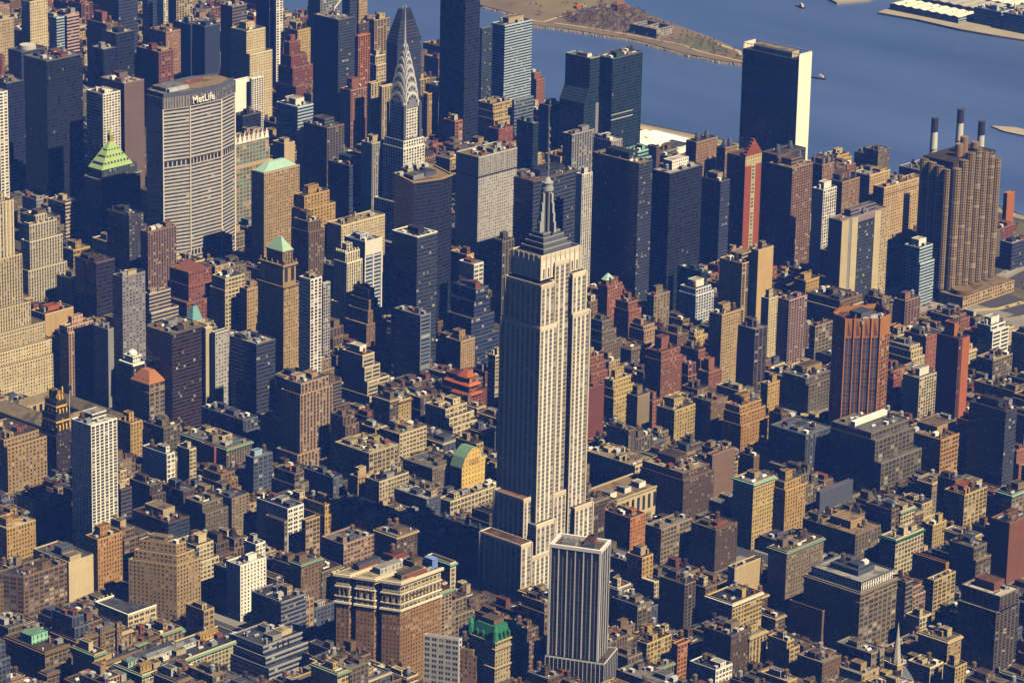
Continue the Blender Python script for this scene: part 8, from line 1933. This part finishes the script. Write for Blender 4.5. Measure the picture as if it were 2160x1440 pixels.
# ---------------------------------------------------------------- power plant stacks
for i, ((x, y), h, lb) in enumerate((((1268,531),90,'leftmost'),((1326,535),90,'middle and tallest'),((1297,483),90,'rightmost'))):
    t = thing('power_station_chimney', f'white chimney stack with a black top, {lb} of three by the river', 'chimney', (x,y,0), 'three power station chimneys')
    b = MB(); b.cyl(0,0,0,h-16,5.2,4.2,TRIM,20,False); b.build('shaft', t, (.55,.54,.53)); b = MB(); b.cyl(0,0,h-16,h,4.4,4.2,TRIM,20); b.build('black_top', t, (.03,.032,.045)); b = MB(); b.cyl(0,0,h-.2,h+.8,4.8,4.8,TRIM,20); b.build('rim', t, (.05,.05,.06)); b = MB(); b.cyl(0,0,h-38,h-37,5.1,5.1,TRIM,20); b.build('walkway', t, 'grey')
t,_ = tower('power_station','grey power station hall at the foot of three chimneys, behind the scalloped tower','power station',1240,470,48,90,30,'P','P','grey',roof='grey',kind='O',seed=3)
# assembly hall
t = thing('assembly_hall','sweeping white low hall with a dark oval dish in its roof, beside the river','hall',(1140,800,0))
WH = plain('white_roofing', .7, nsc=.05, amp=.15)
def hall():
    X0,X1,Y0,Y1 = 0,50,10,118; n = 12; b = MB()
    zf = lambda f: 9+5*(2*f-1)**2+3*f
    hw = lambda f: 25-6*math.sin(math.pi*f)
    P = []
    for i in range(n+1):
        f = i/n; Y = Y0+(Y1-Y0)*f; P.append((25-hw(f),Y,zf(f),25+hw(f)))
    for a, c in zip(P, P[1:]):
        b.face([(a[0],a[1],a[2]),(a[3],a[1],a[2]),(c[3],c[1],c[2]),(c[0],c[1],c[2])],WH)
        b.face([(a[0],c[1] ,0),(a[0],a[1],0),(a[0],a[1],a[2]),(c[0],c[1],c[2])],WH); b.face([(a[3],a[1],0),(c[3],c[1],0),(c[3],c[1],c[2]),(a[3],a[1],a[2])],WH)
    a = P[0]; b.face([(a[0],a[1],0),(a[3],a[1],0),(a[3],a[1],a[2]),(a[0],a[1],a[2])],WH); a = P[-1]; b.face([(a[3],a[1],0),(a[0],a[1],0),(a[0],a[1],a[2]),(a[3],a[1],a[2])],WH)
    b.build('white_roof',t,(.82,.80,.76))
    b = MB(); m = 24
    ring = lambda r, z: [(26+math.cos(2*math.pi*i/m)*r, 52+math.sin(2*math.pi*i/m)*r, z) for i in range(m)]
    A, B2 = ring(14.5,10.2), ring(14,14.5)
    for i in range(m): j=(i+1)%m; b.face([A[i],A[j],B2[j],B2[i]],WH)
    b.build('dish_rim',t,(.75,.74,.72)); b = MB(); b.face([(p[0],p[1],14.3) for p in B2],ROOF); b.build('dish_roof',t,(.22,.23,.25))
    b = MB(); b.cyl(30,98,10,15,5,4,TRIM,14); b.build('skylight_drum',t,'white')
hall()
sheet('terrace_slab', [(1186,700),(1232,700),(1232,940),(1194,940)], 4.0, WH, 4.0)
# island ruin and others
t = thing('roofless_hospital','roofless grey stone hospital ruin with empty window rows on the island','ruin',(1632,1277,1.5))
for (a,e,q,f) in ((0,0,4,50),(4,0,34,4),(34,0,38,50),(4,24,34,28),(4,46,34,50)):
    b = MB(); b.wbox(a,e,0,q,f,13,'A' if q-a>20 else 'g','g',ROOF); b.build('wall',t,(.34,.31,.29))
t = thing('island_house','red-brown brick hut among bare trees at the far end of the island','house',(1722,1428,1.5)); b = MB(); b.wbox(0,0,0,20,12,9,'p','p',ROOF); b.build('wall',t,'redbr'); b = MB(); b.pyr(-1,-1,21,13,9,14,TRIM,6,.3); b.build('roof',t,'brown')
t = thing('works_tent','red and teal striped works shelter on the island grass','shelter',(1690,1478,1.5)); b = MB(); b.box(0,0,0,14,6,4,TRIM); b.build('canopy',t,'vermilion'); b = MB(); b.box(14.1,1,0,22,5,3.5,TRIM); b.build('annexe',t,'teal')
# far shore sheds
def shed(name, label, x0, y0, x1, y1, h, col, bays):
    t = thing(name, label, 'warehouse', (x0,y0,1)); w, d = x1-x0, y1-y0
    b = MB(); b.wbox(0,0,0,w,d,h,'r','r'); b.build('wall',t,'bluew'); n = bays; b = MB()
    for i in range(n):
        a, c = d*i/n, d*(i+1)/n; b.face([(0,a,h),(w,a,h),(w,(a+c)/2,h+1.6),(0,(a+c)/2,h+1.6)],TRIM); b.face([(0,(a+c)/2,h+1.6),(w,(a+c)/2,h+1.6),(w,c,h),(0,c,h)],TRIM)
    b.build('ridged_roof',t,col); r = random.Random(len(label))
    for i in range(int(w*d/420)): link('roof_vent',VENT,t,'slate',(r.uniform(3,w-3),r.uniform(3,d-3),h+.6))
shed('riverside_shed','long pale-roofed riverside shed dotted with vents on the far shore',2030,1045,2074,1168,9,'white',8)
shed('riverside_shed','second pale-roofed shed standing higher behind the vent-dotted one, far shore',2080,1035,2135,1180,13,'greyl',8)
shed('riverside_shed','third whitish shed at the top edge behind the other two, far shore',2145,1030,2240,1190,12,'white',9)
tower('harbour_office','blue-grey flat office block with pale corner posts on the far shore','building',2050,985,26,48,24,'r','r','bluewh',roof='greyl',seed=8,kind='O')
tower('harbour_office','long blue-windowed block at the right edge of the far shore','building',2046,905,40,74,26,'r','r','bluewh',roof='greyl',seed=9,kind='O')
tower('harbour_office','white-roofed hall with roof masts near the top right corner','building',2105,900,60,110,20,'r','r','white',roof='white',seed=10,kind='O')
rr = random.Random(31)
for i in range(26):
    x, y = rr.uniform(2150,2600), rr.uniform(840,1160)
    tower('harbour_shed',f"small {['white','cream','grey','beige'][i%4]} yard building on the far shore near the top right corner",'shed',x,y,rr.uniform(14,40),rr.uniform(14,40),rr.uniform(5,14),'Y','p',['white','cream','grey','beige'][i%4],roof=rr.choice(['white','beige','greyl']),seed=40+i,kind='O',group='yard buildings on the far shore')
t = thing('harbour_crane','slim white lattice crane leaning over the far shore yard','crane',(2090,990,1)); b = MB(); b.box(-4,-4,0,4,4,3,TRIM); b.build('crane_base',t,'grey'); b = MB(); b.beam((0,0,3),(0,0,30),1.6,TRIM); b.build('crane_tower',t,'white'); b = MB(); b.beam((0,0,28),(30,14,52),1.4,TRIM); b.build('crane_jib',t,'white')
# boats
def boat(label, x, y, L, col, rot):
    t = thing('boat', label, 'boat', (x,y,-2.2)); t.rotation_euler = (0,0,rot); b = MB(); w = L*.22
    deck = [(-L/2,-w/2),(L*.3,-w/2),(L/2,0),(L*.3,w/2),(-L/2,w/2)]; hull = [(p[0]*.92,p[1]*.7) for p in deck]
    for i in range(5): j=(i+1)%5; b.face([(*hull[i],-.3),(*hull[j],-.3),(*deck[j],2.2),(*deck[i],2.2)],TRIM)
    b.face([(*p,2.2) for p in deck],TRIM); b.build('hull',t,col); b = MB(); b.box(-L*.3,-w*.3,2.2,0,w*.3,4.8,TRIM); b.box(-L*.2,-w*.2,4.8,-L*.05,w*.2,6.4,TRIM); b.build('cabin',t,'white')
boat('small dark boat alone on the open river right of the white-ended slab',1626,984,24,'slate',1.8)
boat('dark tug crossing the river at the very top edge',2016-60,1266+10,26,'brown',1.2)
def H_church():
    t = thing('church','pale stone church tower with a needle spire, bottom right','church',(-15,-379,0)); b = MB(); b.wbox(-4,-4,0,4,4,30,'A','A'); b.build('tower_wall',t,'beige'); corb(t,-4,-4,4,4,30,1.2,.7,'cream'); b = MB(); b.cyl(0,0,31,66,3.9,.15,TRIM,8,False); b.build('spire',t,(.46,.44,.38)); 
    b = MB()
    for sx in (-1,1):
        for sy in (-1,1): b.pyr(sx*3.6-.7,sy*3.6-.7,sx*3.6+.7,sy*3.6+.7,31,37,TRIM)
    b.build('corner_pinnacles',t,'beige'); b = MB(); b.wbox(4,-8,0,30,8,15,'A','A'); b.build('nave_wall',t,'beige'); b = MB(); b.pyr(3.5,-8.6,30.6,8.6,15,23,TRIM,12,.2); b.build('nave_roof',t,'slate')
H_church()
# vehicles: body, cabin, wheels; nearest road junction and streets that can be seen
CARM = plain('car_paint', .35, nsc=1, amp=.05, spec=.5)
def car_meshes():
    b = MB(); b.box(-2.3,-.9,.35,2.3,.9,.95,CARM); b.box(-2.2,-.85,.95,2.15,.85,1.0,CARM); body = b
    c = MB(); c.pyr(-1.6,-.82,1.1,.82,.98,1.5,TRIM,.95,.68); 
    wv = MB()
    for sx in (-1.4,1.4):
        for sy in (-.92,.92): 
            for i in range(8):
                a0, a1 = math.pi*2*i/8, math.pi*2*(i+1)/8; wv.face([(sx,sy,.35),(sx+math.cos(a0)*.35,sy,.35+math.sin(a0)*.35),(sx+math.cos(a1)*.35,sy,.35+math.sin(a1)*.35)],TRIM)
    out = []
    for q in (body,c,wv):
        me = bpy.data.meshes.new('car'); me.from_pydata(q.v,[],q.f)
        for m in q.mats: me.materials.append(m)
        me.update(); out.append(me)
    return out
CB, CC, CW = car_meshes()
rr = random.Random(12); cars = []
def onroad(pts, wd, n):
    for _ in range(n):
        i = rr.randrange(len(pts)-1); f = rr.random(); a, c = Vector(pts[i]), Vector(pts[i+1]); d = (c-a).normalized(); nn = Vector((-d.y,d.x)); o = rr.choice([-1,1])*wd*rr.choice([.12,.33]); p = a.lerp(c,f)+nn*o
        if all((p-q).length > 7 for q,_ in cars): cars.append((p, math.atan2(d.y,d.x)+(0 if o>0 else math.pi)))
onroad([(770,252),(880,247),(970,249),(1090,268),(1170,262)],17,46); onroad([(1010,190),(966,186),(930,190),(905,205)],6,6); onroad([(780,205),(880,170),(960,140),(1050,121)],10,16)
onroad([(1252,400),(1262,440),(1272,660),(1262,840)],12,14)
for k in (34,35,36,37,38): onroad([(330,(k-34)*80.5),(820,(k-34)*80.5)],8,8)
onroad([(0,-500),(0,600)],16,26); onroad([(-300,-200),(-300,500)],16,20); onroad([(155,-300),(155,500)],14,14); onroad([(-250,0),(300,0)],14,14)
for i, (p, a) in enumerate(cars):
    c = rr.choice([('white','white'),('black','black'),('grey','grey'),('silver','silver'),('yellow','gold'),('red','vermilion'),('dark blue','navy')]); t = thing('car', f'{c[0]} car driving on the street among the buildings', 'car', (p.x,p.y,.18), 'cars on the streets'); t.rotation_euler = (0,0,a)
    if c[0] == 'yellow': t['label'] = 'yellow taxi driving on the street among the buildings'
    link('body',CB,t,c[1]); link('cabin',CC,t,(.03,.035,.045)); link('wheel',CW,t,'black')
# street trees, bare in early spring, by the junction lawn
for i in range(26):
    rr2 = random.Random(300+i); x, y = (rr2.uniform(960,1055), rr2.uniform(145,222)) if i < 14 else (rr2.uniform(1090,1225), rr2.uniform(265,385))
    t = thing('bare_tree', f"bare brown tree on the {'lawn by the ramp' if i < 14 else 'brown field beyond the road junction'}", 'tree', (x,y,.15), 'bare trees by the road junction' if i < 14 else 'bare trees on the brown field')
    b = MB(); b.cyl(0,0,0,4,.3,.18,BARE,5,False); b.build('trunk',t,(.12,.09,.06)); b = MB(); r = rr2
    for k in range(46):
        a, e, q = r.uniform(0,6.28), r.uniform(-.1,1.4), r.uniform(.35,1); p = Vector((math.cos(a)*math.cos(e)*4*q, math.sin(a)*math.cos(e)*4*q, 4.5+math.sin(e)*5*q)); s = r.uniform(.3,.6)
        u = Vector((r.uniform(-1,1),r.uniform(-1,1),r.uniform(-1,1))).normalized()*s; v = u.cross(Vector((.3,r.uniform(-1,1),1))).normalized()*s; b.face([p-u,p+v,p+u,p-v],BARE)
        b.beam((0,0,3.5),tuple(p),.09,BARE)
    b.build('crown',t,(.15,.11,.07))

# ---------------------------------------------------------------- haze
hz = MB(); hm = bpy.data.materials.new('haze'); hm.use_nodes = True; hn = hm.node_tree; hn.nodes.remove(hn.nodes['Principled BSDF'])
pv = hn.nodes.new('ShaderNodeVolumePrincipled'); pv.inputs['Color'].default_value = (.08,.23,1.0,1); pv.inputs['Density'].default_value = HAZE_D; pv.inputs['Anisotropy'].default_value = 0.0; pv.inputs['Absorption Color'].default_value = (1,1,1,1)
hn.links.new(pv.outputs[0], hn.nodes['Material Output'].inputs['Volume'])
hz.box(-5500,-5500,-6.5,4200,6500,1215,hm); o = hz.build('haze'); o['kind'] = 'stuff'
